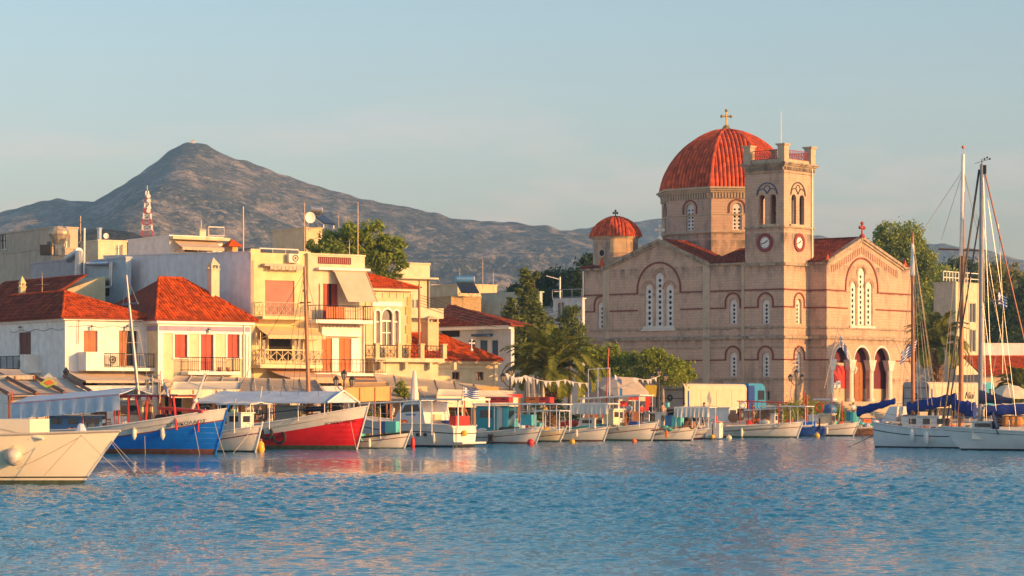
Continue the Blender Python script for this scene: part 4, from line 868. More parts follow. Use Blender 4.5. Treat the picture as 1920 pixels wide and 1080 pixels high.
# ---- yellow house, red shutters
b, fr, F_, S_ = bfr('house', 'pale yellow house with three red shuttered openings, hipped orange roof and tall white chimney', 297, 172, cat='house')
x1 = F_.px(468, 640)[0]; y1 = 12.; ze = F_.px(297, 598)[1]
h = [hole(F_, 327,627,351,671,False), hole(F_, 376,627,400,694,False), hole(F_, 426,627,449,671,False)]
body(b, F_, S_, x1, y1, ze, M_paley, h, [], flat=False)
for i, q in enumerate(h): opening(b, F_, q, 'shut', M_shred, d=-.12, name='door' if i == 1 else 'shutter'); surround(b, F_, q, M_whitep, .13)
q1, q2 = F_.px(298, 521, -4.4), F_.px(342, 523, -4.4); e1, e2 = V(q1[0],4.4,q1[1]), V(q2[0],4.4,q1[1])
A, B, D, C = V(-.35,-.35,ze), V(x1+.5,-.35,ze), V(-.35,y1,ze), V(x1+.5,y1,ze)
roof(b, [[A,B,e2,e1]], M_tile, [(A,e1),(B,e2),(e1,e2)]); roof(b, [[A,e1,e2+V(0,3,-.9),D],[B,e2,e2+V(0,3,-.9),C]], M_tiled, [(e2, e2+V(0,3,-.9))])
M_vio = mat('lilac_grey_paint_stripe', (.34,.30,.42))
part('cornice', M_whitep, b, lambda m: (F_.box(m, -.25, x1+.25, .003, .28, ze-.3, ze-.03), F_.box(m, -.06, x1+.06, .003, .08, ze-.95, ze-.3), S_.box(m, -y1, 0, .003, .25, ze-.3, ze-.03)))
part('painted_stripe', M_vio, b, lambda m: (F_.box(m, .0, x1, .081, .095, ze-.78, ze-.45), S_.box(m, -y1, .0, .003, .05, ze-.78, ze-.45)))
part('corner_pilaster', M_whitep, b, lambda m: F_.box(m, -.06, .32, .003, .08, 2.8, ze-.951)); part('corner_pilaster', M_whitep, b, lambda m: F_.box(m, x1-.32, x1+.06, .003, .08, 2.8, ze-.951))
zb = F_.px(400, 697)[1]; a0, a1 = F_.px(352,690,1.)[0], F_.px(450,690,1.)[0]
slab(b, F_, a0, a1, 1.05, zb, .22); railing(b, F_, a0+.03, a1-.03, 1., zb, .95, sp_=.16)
walllamp(b, F_, *F_.px(389,618))
for px in (412, 428): part('flower_pot', mat('terracotta_pot', (.5,.2,.08)), b, lambda m: m.lathe([(.0,0),(.12,0),(.17,.3),(.0,.3)], F_.pt(F_.px(px,690,.7)[0], .7, zb), 8))
zc = F_.px(400, 502, -2.5); chimney(b, fr, F_.px(400,540,-2.6)[0], 2.6, F_.px(400,565,-2.6)[1], F_.px(400,506,-2.6)[1], .62, M_cream, True)

part('drain_pipe', M_whitep, b, lambda m: m.tube(F_.pt(x1-.5,.12,2), F_.pt(x1-.5,.12,ze-.3), .05)); part('wall_cable', M_black, b, lambda m: m.path([F_.pt(x1-.1,.1,ze-1), F_.pt(x1-.12,.1,4.5), F_.pt(x1-.3,.1,3)], .015, 4))
# ---- yellow three storey building + the long grey party wall
b, fr, F_, S_ = bfr('apartment_building', 'yellow three storey building with a long blank grey side wall and lattice balconies', 470, 177)
x1 = F_.px(582, 640)[0]; y1 = 23.; zt = F_.px(470, 473)[1]
h = [hole(F_, 497,526,552,592,False), hole(F_, 485,620,502,672,False), hole(F_, 504,624,548,676,False), hole(F_, 552,624,568,676,False)]
def w3(m):
    F_.wall(m, 0, x1, 0, zt-.0, h, .25)
    m.quad((x1,0,0),(x1,y1,0),(x1,y1,zt),(x1,0,zt)); m.quad((0,0,zt-.5),(x1,0,zt-.5),(x1,y1,zt-.5),(0,y1,zt-.5)); m.quad((0,y1,0),(x1,y1,0),(x1,y1,zt),(0,y1,zt))
wl = part('wall', M_yellow, b, w3)
part('side_wall', M_grey, b, lambda m: m.slab([(0,0,0),(0,y1,0),(0,y1,zt+.75),(0,.0,zt)], (.25,0,0)))
part('parapet', M_grey, wl, lambda m: m.slab([(-.05,0,zt),(.3,0,zt),(.3,y1,zt+.75),(-.05,y1,zt+.75)], (0,0,.08)))
part('parapet', M_yellow, wl, lambda m: (F_.box(m, 0, .75, -.2, .02, zt-.6, zt+.25), F_.box(m, x1-.95, x1, -.2, .02, zt-.6, zt+.2)))
railing(b, F_, .75, x1-.95, -.05, zt-.25, .55, M_whitep, sp_=.9, sides=False, r=.03, name='roof_railing')
opening(b, F_, h[0], 'roll', M_roll, d=-.08); opening(b, F_, h[1], 'glass', frame=M_paley); opening(b, F_, h[2], 'dark'); opening(b, F_, h[3], 'glass', frame=M_paley)
zb = F_.px(520, 594)[1]; a0, a1 = F_.px(492,590,1.1)[0], F_.px(574,590,1.1)[0]
slab(b, F_, a0, a1, 1.15, zb, .22, M_yellow); railing(b, F_, a0, a1, 1.1, zb, .95, mat('cream_metal', (.6,.5,.35)), sp_=.3, cross_=True)
acunit(b, F_, F_.px(546,487)[0], F_.px(546,493)[1]-.0, .1)
part('scalloped_awning_roll', M_awn, b, lambda m: (F_.box(m, F_.px(490,500)[0], F_.px(560,500)[0], .05, .5, F_.px(520,500)[1], F_.px(520,500)[1]+.18), [F_.box(m, F_.px(500,500)[0]+i*.3, F_.px(500,500)[0]+i*.3+.26, .5, .53, F_.px(520,506)[1]-.03*(i % 2), F_.px(520,499)[1]) for i in range(9)]))
zb2 = F_.px(520, 684)[1]; a0, a1 = F_.px(497,680,1.3)[0], x1+.2
slab(b, F_, 0, a1, 1.35, zb2, .25, M_paley); railing(b, F_, a0, a1, 1.3, zb2, 1., M_paley, sp_=.42, cross_=True, r=.035)
awning(b, F_, F_.px(480,620)[0], x1+.25, F_.px(520,612)[1], F_.px(520,630)[1], 1.6, mat('yellow_awning_cloth', (.66,.5,.27), .9, var=.06))
part('side_glazing', M_paley, b, lambda m: [F_.box(m, 0.05, .1, k*.6, k*.6+.05, zb2, zb2+2.2) for k in range(3)])
awning(b, F_, F_.px(500,700)[0], x1+1.2, F_.px(520,690)[1]-.1, F_.px(550,709)[1], 3.2, mat('pink_awning_cloth', (.60,.38,.24), .9, var=.06), val=.35, name='ground_floor_awning')  # awning cloth is pink in itself
part('vent', M_brick, b, lambda m: F_.box(m, *F_.rect(547,610,553,614)[:2], .003, .03, *F_.rect(547,610,553,614)[2:]))

# ---- cream three storey, orange shutters, big tilted sun blind
b, fr, F_, S_ = bfr('apartment_building', 'cream narrow building with tilted sun blind above tall orange shutters', 578, 179.3)
x1 = F_.px(684, 640)[0]; y1 = 10.; zt = F_.px(620, 479)[1]
h = [hole(F_, 602,532,634,598,False), hole(F_, 603,634,622,697,False), hole(F_, 635,634,658,697,False)]
body(b, F_, S_, x1, y1, zt, M_cream, h)
part('roof_vent', M_shred, b, lambda m: [F_.box(m, F_.px(597,488)[0]+i*.165, F_.px(597,488)[0]+i*.165+.10, -.04, .05, F_.px(620,494)[1], F_.px(620,483)[1]) for i in range(16)], kind='stuff')
part('roof_vent_back', M_dark, b, lambda m: F_.box(m, F_.px(596,488)[0], F_.px(658,488)[0], .003, .02, F_.px(620,495)[1], F_.px(620,482)[1]))
opening(b, F_, (h[0][0], h[0][0]+.7, h[0][2], h[0][3]), 'shut', M_shred, leaves=2); opening(b, F_, (h[0][0]+.9, h[0][1], h[0][2], h[0][3]), 'shut', M_shred, leaves=2); opening(b, F_, h[0], 'dark')
opening(b, F_, h[1], 'shut', M_shor, d=-.04, leaves=2); opening(b, F_, h[2], 'shut', M_shor, d=-.04, leaves=2)
part('plaster_pier', M_whitep, b, lambda m: (F_.box(m, h[1][1]+.02, h[2][0]-.02, .003, .05, h[1][2], h[1][3]), F_.box(m, h[2][1]+.02, x1-.4, .003, .05, h[1][2], h[1][3])))
zb = F_.px(640, 601)[1]; a0, a1 = F_.px(592,600,1.2)[0], x1-.1
slab(b, F_, a0, a1, 1.25, zb, .25, M_white); railing(b, F_, a0, a1, 1.2, zb, 1., M_black, sp_=.2, cross_=False)
part('balcony_screen', M_shor, b, lambda m: F_.box(m, h[0][0]-.2, h[0][1]-.1, 1.02, 1.06, zb+.03, zb+.92))
zb2 = F_.px(640, 700)[1]; slab(b, F_, -.1, x1+1.2, 1.05, zb2, .2, M_white); railing(b, F_, 0, x1+1.1, 1., zb2, .95, M_black, sp_=.3)
sb0, sb1 = F_.px(627,515,.4)[0], x1-.15
part('sun_blind', M_awn, b, lambda m: (m.slab([F_.pt(sb0,.3,F_.px(640,508)[1]), F_.pt(sb1,.3,F_.px(640,508)[1]), F_.pt(sb1+.35,1.35,F_.px(660,566,1.3)[1]), F_.pt(sb0+.55,1.35,F_.px(660,566,1.3)[1])], (0,.02,.02)),
     m.tube(F_.pt(sb0-.1,.3,F_.px(640,508)[1]), F_.pt(sb1+.1,.3,F_.px(640,508)[1]), .08), m.tube(F_.pt(sb0,.4,F_.px(640,510)[1]), F_.pt(sb0+.55,1.38,F_.px(660,566,1.3)[1]), .03), m.tube(F_.pt(sb1+.05,.4,F_.px(640,510)[1]), F_.pt(sb1+.38,1.38,F_.px(660,566,1.3)[1]), .03)))
part('canopy', M_white, b, lambda m: (F_.box(m, F_.px(592,512)[0], x1+.2, .003, .45, F_.px(640,508)[1]+.02, F_.px(640,503)[1]), F_.box(m, F_.px(600,618)[0], x1-.5, .003, .3, F_.px(640,631)[1], F_.px(640,612)[1])))
part('curtain', M_cval, b, lambda m: F_.box(m, h[0][0]-.15, h[0][0]+.1, .05, .1, h[0][2], h[0][3]))
part('scallop', M_tan, b, lambda m: [F_.box(m, F_.px(598,615)[0]+i*.3, F_.px(598,615)[0]+i*.3+.16, .301, .33, F_.px(640,614)[1], F_.px(640,611)[1]) for i in range(11)], kind='stuff')
part('drain_pipe', M_grey, b, lambda m: m.tube(F_.pt(x1-.12,.08,zb2), F_.pt(x1-.12,.08,zb), .05))
awning(b, F_, F_.px(612,705)[0], x1+1.5, F_.px(640,704)[1], F_.px(680,717)[1]-.1, 3.0, mat('pink_awning_cloth', (.60,.38,.24)), val=.1, name='ground_floor_awning')

# ---- tan neoclassical house with arched window and balustrade
b, fr, F_, S_ = bfr('house', 'tan neoclassical house with white arched window, quoined corner and stone balcony', 686, 183.5, cat='house')
x1 = F_.px(770, 640)[0]; y1 = 9.; ze = F_.px(720, 538)[1]
hw_ = hole(F_, 702,572,750,650,False); h3 = [hole(F_, 703,582,712,648,True), hole(F_, 716,580,735,648,True), hole(F_, 738,582,747,648,True)]
body(b, F_, S_, x1, y1, ze, M_tanp, h3, flat=False)
for i, q in enumerate(h3):
    a0, a1, z0, z1 = q[:4]; zm = z0+(z1-z0)*.66
    wn = part('window', M_whitep, b, lambda m: (F_.box(m, a0, a0+.05, -.12, -.06, z0, zm), F_.box(m, a1-.05, a1, -.12, -.06, z0, zm), F_.box(m, a0, a1, -.12, -.05, zm, zm+.1), (F_.box(m, (a0+a1)/2-.03, (a0+a1)/2+.03, -.12, -.06, z0, zm), F_.box(m, a0+.05, a1-.05, -.12, -.06, z0+.9, z0+.96)) if i == 1 else None))
    part('pane', M_glass if i == 1 else mat('dull_pink_panel', (.45,.33,.28)), wn, lambda m: F_.box(m, a0, a1, -.2, -.14, z0, z1))  # outer two lights take a dull pink panel instead of glass
part('window_surround', M_whitep, b, lambda m: ([F_.arch(m, (q[0]+q[1])/2, q[3]-(q[1]-q[0])/2, (q[1]-q[0])/2, (q[1]-q[0])/2+.12, .003, .09, 12) for q in h3], [F_.box(m, p, p+.12, .003, .09, h3[0][2], h3[0][3]-.2) for p in (h3[0][0]-.12, h3[0][1]+.01, h3[1][1]+.01, h3[2][1])],
     F_.box(m, h3[0][0]-.25, h3[2][1]+.25, .003, .1, F_.px(720,574)[1], F_.px(720,566)[1])))
part('moulded_panel', M_cream, b, lambda m: F_.box(m, h3[0][0]-.12, h3[2][1]+.12, .003, .03, h3[1][3]+.12, F_.px(720,574)[1]))
for i in range(9): z = 3.3+i*(ze-3.9)/9; part('quoin', M_orange, b, lambda m: F_.box(m, x1-(.45 if i % 2 else .32), x1+.03, .003, .06, z, z+(ze-3.9)/9*.9))
part('dentil', M_cream, b, lambda m: [F_.box(m, .2+i*.6, .26+i*.6, .003, .05, ze-.75, ze-.4) for i in range(7)], kind='stuff')
part('cornice', M_cream, b, lambda m: F_.box(m, -.1, x1+.25, .003, .35, ze-.28, ze-.03))
q1 = F_.px(660, 503, -3); e1 = V(-1.2, 3.2, F_.px(683,500,-3)[1]); B = V(x1+.4,-.4,ze); A = V(-.5,-.4,ze)
roof(b, [[A,B,V(-.5,3.2,e1.z)], [B,V(x1+.4,7,ze),V(-.5,3.2,e1.z)]], M_tile, [(B,V(-.5,3.2,e1.z))])
zb = F_.px(740, 672)[1]; a1 = F_.px(833, 665, 1.4)[0]
part('terrace', M_cream, b, lambda m: (F_.box(m, -.1, a1, -3, 1.45, zb-.28, zb), F_.box(m, .1, a1-.2, -3, .9, 0, zb-.28)))
for i in range(4): part('corbel', M_cream, b, lambda m: F_.box(m, .4+i*2.1, .62+i*2.1, .9, 1.35, zb-.8, zb-.283))
for px in (709, 751, 793, 835):
    a = F_.px(px, 660, 1.4)[0]; part('balcony_pier', M_tanp, b, lambda m: (F_.box(m, a-.2, a+.12, 1.1, 1.42, zb, zb+.98), F_.box(m, a-.24, a+.16, 1.06, 1.46, zb+.98, zb+1.06)))
pxs = (686, 707, 749, 791)
for p, q in ((686,704),(713,746),(755,788),(797,830)):
    railing(b, F_, F_.px(p,660,1.3)[0], F_.px(q,660,1.3)[0], 1.28, zb+.05, .85, M_black, sp_=.25, sides=False, cross_=True, r=.022)
# ---- low house with big orange roof
b, fr, F_, S_ = bfr('house', 'low apricot house with broad orange hipped roof beside the parasols', 772, 189, cat='house')
x1 = F_.px(933, 700)[0]; y1 = 9; ze = F_.px(850, 674)[1]
h = [hole(F_, 848,697,862,712,False), hole(F_, 892,697,907,713,False)]
body(b, F_, S_, x1, y1, ze, M_paley, h, flat=False)
for q in h: opening(b, F_, q, 'glass', frame=M_shbr)
qa, qb = F_.px(772, 626, -4), F_.px(822, 626, -4)
A, B, C = V(-.3,-.35,ze), V(x1+.3,-.35,ze), V(x1+.3,y1,ze); e1, e2 = V(-.3,4,qb[1]), V(qb[0],4,qb[1])
roof(b, [[A,B,e2,e1],[B,C,e2]], M_tile, [(B,e2),(e1,e2)])
part('cornice', M_tanp, b, lambda m: (F_.box(m, -.1, x1+.1, .003, .25, ze-.32, ze-.03), F_.box(m, 0, x1, .003, .06, ze-.75, ze-.62)))
part('drain_pipe', M_whitep, b, lambda m: m.tube(F_.pt(x1-.3,.1,0), F_.pt(x1-.3,.1,ze-.3), .05))
chimney(b, fr, F_.px(806,640,-1.4)[0], 1.4, F_.px(806,668,-1.4)[1]-.6, F_.px(806,606,-1.4)[1], .95, M_tanp, False)
part('roof_cross', M_whitep, b, lambda m: cross(m, (x1*.78,1.,ze+.75), .75, V(1,0,0), .04))

# ---- buildings behind
def block(name, label, px, Y, pxr, pxl, pyt, mt, wins=(), swins=(), rot=PH, dep=.2, cat='building', y1=None, wk='glass', mtS=None, z0=0):
    b, fr, F_, S_ = bfr(name, label, px, Y, rot, cat)
    x1 = F_.px(pxr, pyt)[0]; y_ = y1 or max(1., -S_.px(pxl, pyt)[0]); zt = F_.px(px, pyt)[1]
    hf = [hole(F_, *w_[:4], False) for w_ in wins]; hs = [hole(S_, *w_[:4], False) for w_ in swins]
    body(b, F_, S_, x1, y_, zt, mt, hf, hs, dep)
    for q in hf: opening(b, F_, q, wk)
    for q in hs: opening(b, S_, q, wk)
    return b, fr, F_, S_, x1, y_, zt
block('apartment_building', 'tan flat roofed building high at the far left with a sunlit end wall', 102, 205, 146, -60, 427, M_beige, [(120,436,131,466)], [(0,438,12,468)])
b, fr, F_, S_, x1, y_, zt = block('building', 'beige stained lower block under the tan rooftop at the far left', 96, 202, 150, -60, 466, M_beige, y1=20)
part('roof_box', M_black, b, lambda m: m.box(.2,1.2,.3,1.2,zt+.12,zt+.6))
block('building', 'pale grey blank walled block above the small dark red roof', 142, 196, 158, 58, 487, mat('lilac_grey_plaster', (.44,.41,.43), stain=.3, stcol=(.3,.28,.3)))
b, fr, F_, S_, x1, y_, zt = block('building', 'white building with silver ducts and a barred dark window above the tile roofs', 236, 190, 246, 160, 484, M_pblue, [], [(180,523,205,557)])
part('barred_window', M_black, b, lambda m: [S_.box(m, S_.px(181+i*5,540)[0], S_.px(181+i*5,540)[0]+.05, -.05, .0, S_.px(190,557)[1], S_.px(190,524)[1]) for i in range(5)])
part('window_sill', M_whitep, b, lambda m: S_.box(m, S_.px(178,540)[0], S_.px(207,540)[0], .003, .12, S_.px(190,541)[1], S_.px(190,537)[1]))
part('duct', M_galv, b, lambda m: (m.tube(S_.pt(S_.px(172,495)[0],.35,S_.px(172,495)[1]), S_.pt(S_.px(213,494)[0],.35,S_.px(213,494)[1]), .16, n=10), m.tube(S_.pt(S_.px(217,492)[0],.35,S_.px(217,492)[1]), S_.pt(S_.px(216,536)[0],.35,S_.px(216,536)[1]), .16, n=10)))
part('duct', M_galv, b, lambda m: (m.tube(S_.pt(S_.px(160,480)[0],.5,S_.px(160,470)[1]), S_.pt(S_.px(158,560)[0],.5,S_.px(158,560)[1]), .32, n=12), m.tube(S_.pt(S_.px(140,486)[0],.5,S_.px(140,486)[1]), S_.pt(S_.px(160,480)[0],.5,S_.px(160,472)[1]), .32, n=12)))
part('white_pipe', M_whitep, b, lambda m: m.tube(S_.pt(S_.px(172,480)[0],.6,S_.px(172,428)[1]), S_.pt(S_.px(171,560)[0],.6,S_.px(171,560)[1]), .07))
b, fr, F_, S_, x1, y_, zt = block('building', 'cream rooftop room with a tall silver flue behind the ducts', 184, 197, 238, 150, 452, M_cream, [(216,458,230,480)])
part('flue', M_galv, b, lambda m: (m.tube((.5,.8,zt-2.2),(.5,.8,F_.px(192,428)[1]),.17,n=12), m.tube((.5,.8,F_.px(192,428)[1]),(.5,.8,F_.px(192,426)[1]),.22,n=12)))
d_ = thing('exhaust_hood', 'bulging sheet metal exhaust hood on the roof of the tan building', 'duct', P(111,480,200))
part('hood', mat('tarnished_sheet_metal', (.46,.38,.28), .5, metal=.3, var=.3, scale=3), d_, lambda m: m.lathe([(.45,0),(.45,.9),(.45,.91),(.85,1.7),(.82,1.9),(.55,2.3),(.0,2.32)], (0,0,0), 12))
part('fan_unit', M_black, d_, lambda m: m.cbox((-1.0,-.2,.45), .8,.8,.8))
b, fr, F_, S_, x1, y_, zt = block('building', 'white penthouse with a rolled awning and dark red doors on the skyline', 318, 212, 417, 240, 443, M_white, [(346,456,371,472),(382,458,399,472)], wk='dark')
part('slab_edge', M_cream, b, lambda m: F_.box(m, -.1, x1+.3, .003, .8, zt-.25, zt+.0))
awning(b, F_, .3, x1*.85, zt-.25, zt-.95, 1.6, M_awn, name='awning')
opening(b, F_, hole(F_, 372,458,381,472,False), 'shut', M_shdk, d=.05); part('chimney', M_cream, b, lambda m: (m.box(x1*.62,x1*.62+.6,.5,1.1,zt+.12,zt+.75), m.tube((x1*.62+.3,.8,zt+.7),(x1*.62+.3,.8,zt+1.5),.03)))
railing(b, F_, x1*.7, x1, .3, zt+.1, .8, M_whitep, sp_=1.2, sides=False, r=.03, name='roof_railing')
b, fr, F_, S_, x1, y_, zt = block('building', 'small terracotta hut peeping over the grey wall left of the tall pole', 436, 205, 446, 432, 462, M_orange)
part('hut_roof', M_tile, b, lambda m: m.lathe([(1.0,zt),(.05,zt+.6)], (x1/2,y_/2,0), 4, rot=pi/4))
b, fr, F_, S_, x1, y_, zt = block('building', 'beige stair tower carrying the solar tank behind the pine tree', 574, 228, 604, 566, 428, M_tanp, y1=6)
b, fr, F_, S_, x1, y_, zt = block('building', 'cream flat roofed building with overhanging slab right of the big pine', 742, 214, 806, 700, 494, M_cream, [(772,560,786,600)], y1=10)
part('eaves_slab', M_cream, b, lambda m: m.box(-.3,x1+.5,-.6,10,F_.px(770,523)[1],F_.px(770,520)[1]))
part('balcony', M_cream, b, lambda m: F_.box(m, 0, x1+.6, .003, 1.2, F_.px(770,597)[1], F_.px(770,578)[1]))
part('drain_pipe', M_black, b, lambda m: F_.box(m, x1-.25, x1-.1, .003, .1, 0, F_.px(770,524)[1]))
b, fr, F_, S_ = bfr('house', 'pale blue house with dark red tile roof and small blue windows in shade', 818, 226, R(-40), cat='house')
x1 = F_.px(958, 640)[0]; ze = F_.px(880, 611)[1]; h = [hole(F_, 879,638,891,668,False), hole(F_, 900,638,914,668,False), hole(F_, 922,638,934,668,False), hole(F_, 826,620,862,632,False)]
body(b, F_, S_, x1, .45, ze, M_pblue, h, flat=False)
for q in h[:3]: opening(b, F_, q, 'shut', M_blues)
opening(b, F_, h[3], 'dark'); part('window_canopy', M_blues, b, lambda m: F_.box(m, *F_.rect(893,626,924,631)[:2], .003, .7, *F_.rect(893,626,924,631)[2:]))
qa, qb = F_.px(812, 575, -2), F_.px(852, 574, -2); A, B, C = V(-.4,-.4,ze), V(x1+.4,-.4,ze), V(x1+.4,2.5,ze); e1, e2 = V(-.4,2,qb[1]), V(qb[0],2,qb[1])
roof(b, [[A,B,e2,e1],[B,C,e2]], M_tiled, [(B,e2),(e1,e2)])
part('cornice', M_whitep, b, lambda m: F_.box(m, -.1, x1+.1, .003, .4, ze-.35, ze-.03))
b, fr, F_, S_, x1, y_, zt = block('building', 'ochre brick walled block under the blue solar water tank', 846, 243, 902, 800, 557, mat('ochre_rough_brick', (.42,.29,.15), var=.3, scale=5, stain=.4))
b, fr, F_, S_, x1, y_, zt = block('building', 'small cream rooftop store with two aerials behind the solar tank', 858, 250, 932, 850, 534, M_tanp, y1=5)
b, fr, F_, S_, x1, y_, zt = block('building', 'pale teal blank walled building left of the cypress tree', 902, 247, 1012, 895, 552, M_teal, y1=.4, rot=R(-40))
b, fr, F_, S_, x1, y_, zt = block('building', 'light blue low building with railing between the cypress and the church', 1037, 262, 1092, 1005, 562, M_pblue, [(1044,566,1058,590)], y1=.4, rot=R(-40))
railing(b, F_, 0, x1, .1, zt+.1, .9, M_metal, sp_=1., sides=False, r=.03, name='roof_railing')
b, fr, F_, S_, x1, y_, zt = block('building', 'grey white far building with a terrace behind the cypress', 985, 285, 1045, 960, 590, M_pblue, y1=.4, rot=R(-40))
b, fr, F_, S_, x1, y_, zt = block('house', 'small buff rubble house among the far roofs behind the wires', 808, 262, 850, 790, 535, mat('grey_rubble', (.38,.33,.29), stain=.5), [(822,548,830,560)], y1=7, cat='house')
# small old house with dark roof at the far left
b, fr, F_, S_ = bfr('house', 'small old house with dark red roof and buff gable behind the white house', 118, 187, cat='house')
zr_ = F_.px(118, 520)[1]; ze = F_.px(118, 548)[1]
part('wall', mat('buff_green_plaster', (.45,.42,.28), stain=.3), b, lambda m: (m.box(0,3.4,0,14,0,ze), m.slab([(0,0,ze),(3.4,0,ze),(3.4,0,zr_+.2),(0,0,ze+.1)], (0,14,0))))
roof(b, [[V(-1.4,-.3,ze-.5),V(-1.4,14,ze-.5),V(1.8,14,zr_+.3),V(1.8,-.3,zr_+.3)]], M_tiled)
chimney(b, fr, -.6, 5.8, ze-1, S_.px(22,541,.6)[1], .4, M_yellow, True)
# right-hand buildings
b, fr, F_, S_, x1, y_, zt = block('building', 'tall cream apartment block seen between the masts at the right', 1792, 305, 1836, 1778, 530, M_cream, [(1802,568,1808,598),(1818,568,1830,605),(1818,618,1830,660)], y1=3, rot=R(50))
part('sign_frame', M_whitep, b, lambda m: (m.box(-3.,x1-.3,-.1,0,zt+.5,zt+.6), m.box(-3.,x1-.3,-.1,0,zt+1.2,zt+1.3), [m.box(-3.+i*.7,-2.9+i*.7,-.1,0,zt+.1,zt+1.25) for i in range(10)]), label='white rooftop sign frame with open letters')
b, fr, F_, S_ = bfr('house', 'long low building with red tile roof at the far right', 1842, 290, R(8), cat='house')
x1 = F_.px(1990, 680)[0]; ze = F_.px(1880, 702)[1]; zr_ = F_.px(1880, 668, -6)[1]
body(b, F_, S_, x1, 11, ze, M_beige, flat=False); roof(b, [[V(-.4,-.6,ze),V(x1,-.6,ze),V(x1,6,zr_),V(-.4,6,zr_)]], M_tile, [(V(-.4,6,zr_),V(x1,6,zr_))])
b, fr, F_, S_, x1, y_, zt = block('boundary_wall', 'grey stone retaining wall under the dark trees at the far right', 1842, 330, 1990, 1840, 645, M_grey, y1=2, rot=R(5), cat='wall')

# ---- roof furniture
def solar(label, px, py, Y, mt, rot):
    t = thing('solar_water_heater', label, 'solar heater', P(px, py, Y), rot)
    part('tank', mt, t, lambda m: m.tube((-.9,.2,1.65),(.9,.2,1.65),.33,n=14)); part('tank_end', M_whitep, t, lambda m: m.tube((.9,.2,1.65),(.94,.2,1.65),.34,n=14))
    part('collector', M_solar, t, lambda m: m.slab([(-.9,-1.5,.25),(.9,-1.5,.25),(.9,.0,1.2),(-.9,.0,1.2)], (0,-.05,.1)))
    for a, b_ in (((-.8,.3,-.1),(-.8,.3,1.4)),((.8,.3,-.1),(.8,.3,1.4)),((-.8,-1.4,-.1),(-.8,-1.4,.2)),((.8,-1.4,-.1),(.8,-1.4,.2)),((-.8,.3,0),(.8,.3,1.3)),((.8,.3,0),(-.8,.3,1.3))): part('stand_leg', M_metal, t, lambda m: m.tube(a, b_, .03))
    return t
solar('solar water heater with blue tank and white end on the ochre block', 872, 556, 244, M_bluem, R(20))
solar('small solar heater on the beige stair tower behind the pine', 592, 427, 229, M_metal, R(60))
def dish(label, px, py, Y, r, rot, h=.8):
    t = thing('satellite_dish', label, 'satellite dish', P(px, py, Y), rot)
    def g(m):
        vs = [(0, .06, h)]; n_ = 16
        for k, q in ((1, .5), (2, 1.)):
            vs += [(r*q*cos(2*pi*i/n_), .06-.16*q*q*r/.5, h+r*q*sin(2*pi*i/n_)) for i in range(n_)]
        m.add(vs, [(0, 1+i, 1+(i+1) % n_) for i in range(n_)]+[(1+i, 1+n_+i, 1+n_+(i+1) % n_, 1+(i+1) % n_) for i in range(n_)])
    part('reflector', M_whitep, t, g); part('bracket', M_metal, t, lambda m: (m.tube((0,.1,h),(0,.25,-.3),.03), m.tube((0,.0,h-r*.8),(0,-.5,h),.012)))
dish('round white satellite dish on the skyline left of the pine', 581, 427, 226, .5, R(30), .9)
dish('tiny white dish on the cream rooftop room', 199, 452, 198, .22, R(30), .4)
antenna('plain thin pole standing on the yellow balcony building roof by the pine', 571, 478, 378, 181, ((.985,.08),), .04)
antenna('tall television aerial with two crossbars in front of the pine', 671, 480, 379, 184, ((.98,.95),(.78,.75)), .045, .2)
antenna('short pole aerial between the dish and the crossbar aerial', 655, 480, 450, 184, ((.9,.25),), .04)
antenna('leaning aerial at the edge of the tan rooftop', 151, 462, 405, 199, ((.8,.3),), .05)
antenna('thick white flagless pole behind the grey side wall', 456, 472, 387, 190, (), .07)
antenna('wide T aerial over the cream rooftop store', 905, 536, 486, 251, ((.98,.95),), .035)
antenna('thin aerial at the right end of the cream rooftop store', 925, 545, 507, 250, ((.95,.3),), .03)
antenna('dark bare mast left of the blue solar tank', 862, 545, 503, 248, ((.98,.06),), .03)
antenna('low two bar aerial in front of the small dark red roof', 79, 552, 512, 182, ((.95,.4),(.45,.45)), .03)
antenna('thin aerial with short arms over the white penthouse', 392, 442, 426, 213, ((.9,.3),), .03)
antenna('distant thin aerial above the pine crown', 635, 430, 396, 240, ((.95,.25),), .03)
pl = thing('utility_pole', 'wooden utility pole with brackets beside the low orange roof', 'pole', P(786, 745, 186)); part('pole', M_shbr, pl, lambda m: m.tube((0,0,-2),(0,0,8.2),.13,.09)); part('crossarm', M_black, pl, lambda m: (m.tube((-.9,0,7.9),(.2,0,8.0),.05), m.tube((.0,0,8),(.0,0,8.5),.05)))
pl = thing('utility_pole', 'pale concrete lamp pole before the dark pines left of the church', 'pole', P(1050, 640, 262)); part('pole', M_grey, pl, lambda m: m.tube((0,0,-4),(0,0,6.6),.14,.09)); part('crossarm', M_whitep, pl, lambda m: (m.tube((-1.4,0,6.7),(.1,0,6.3),.05), m.tube((-.6,0,5.1),(.2,0,5.1),.04)))
wi = MB()
for k in range(5):
    for (xa, ya, Ya), (xb, yb, Yb) in (((788,553+k*5,186),(1050,583+k*6,262)), ((1050,583+k*6,262),(1110,572+k*6,270))):
        pts = [P(xa,ya,Ya).lerp(P(xb,yb,Yb), t/14)-V(0,0,1.0*sin(pi*t/14)) for t in range(15)]; wi.path(pts, .022, 4)
tagged(wi.build('overhead_wire', M_black), 'overhead wires sagging from the utility pole toward the cypress', 'wire')
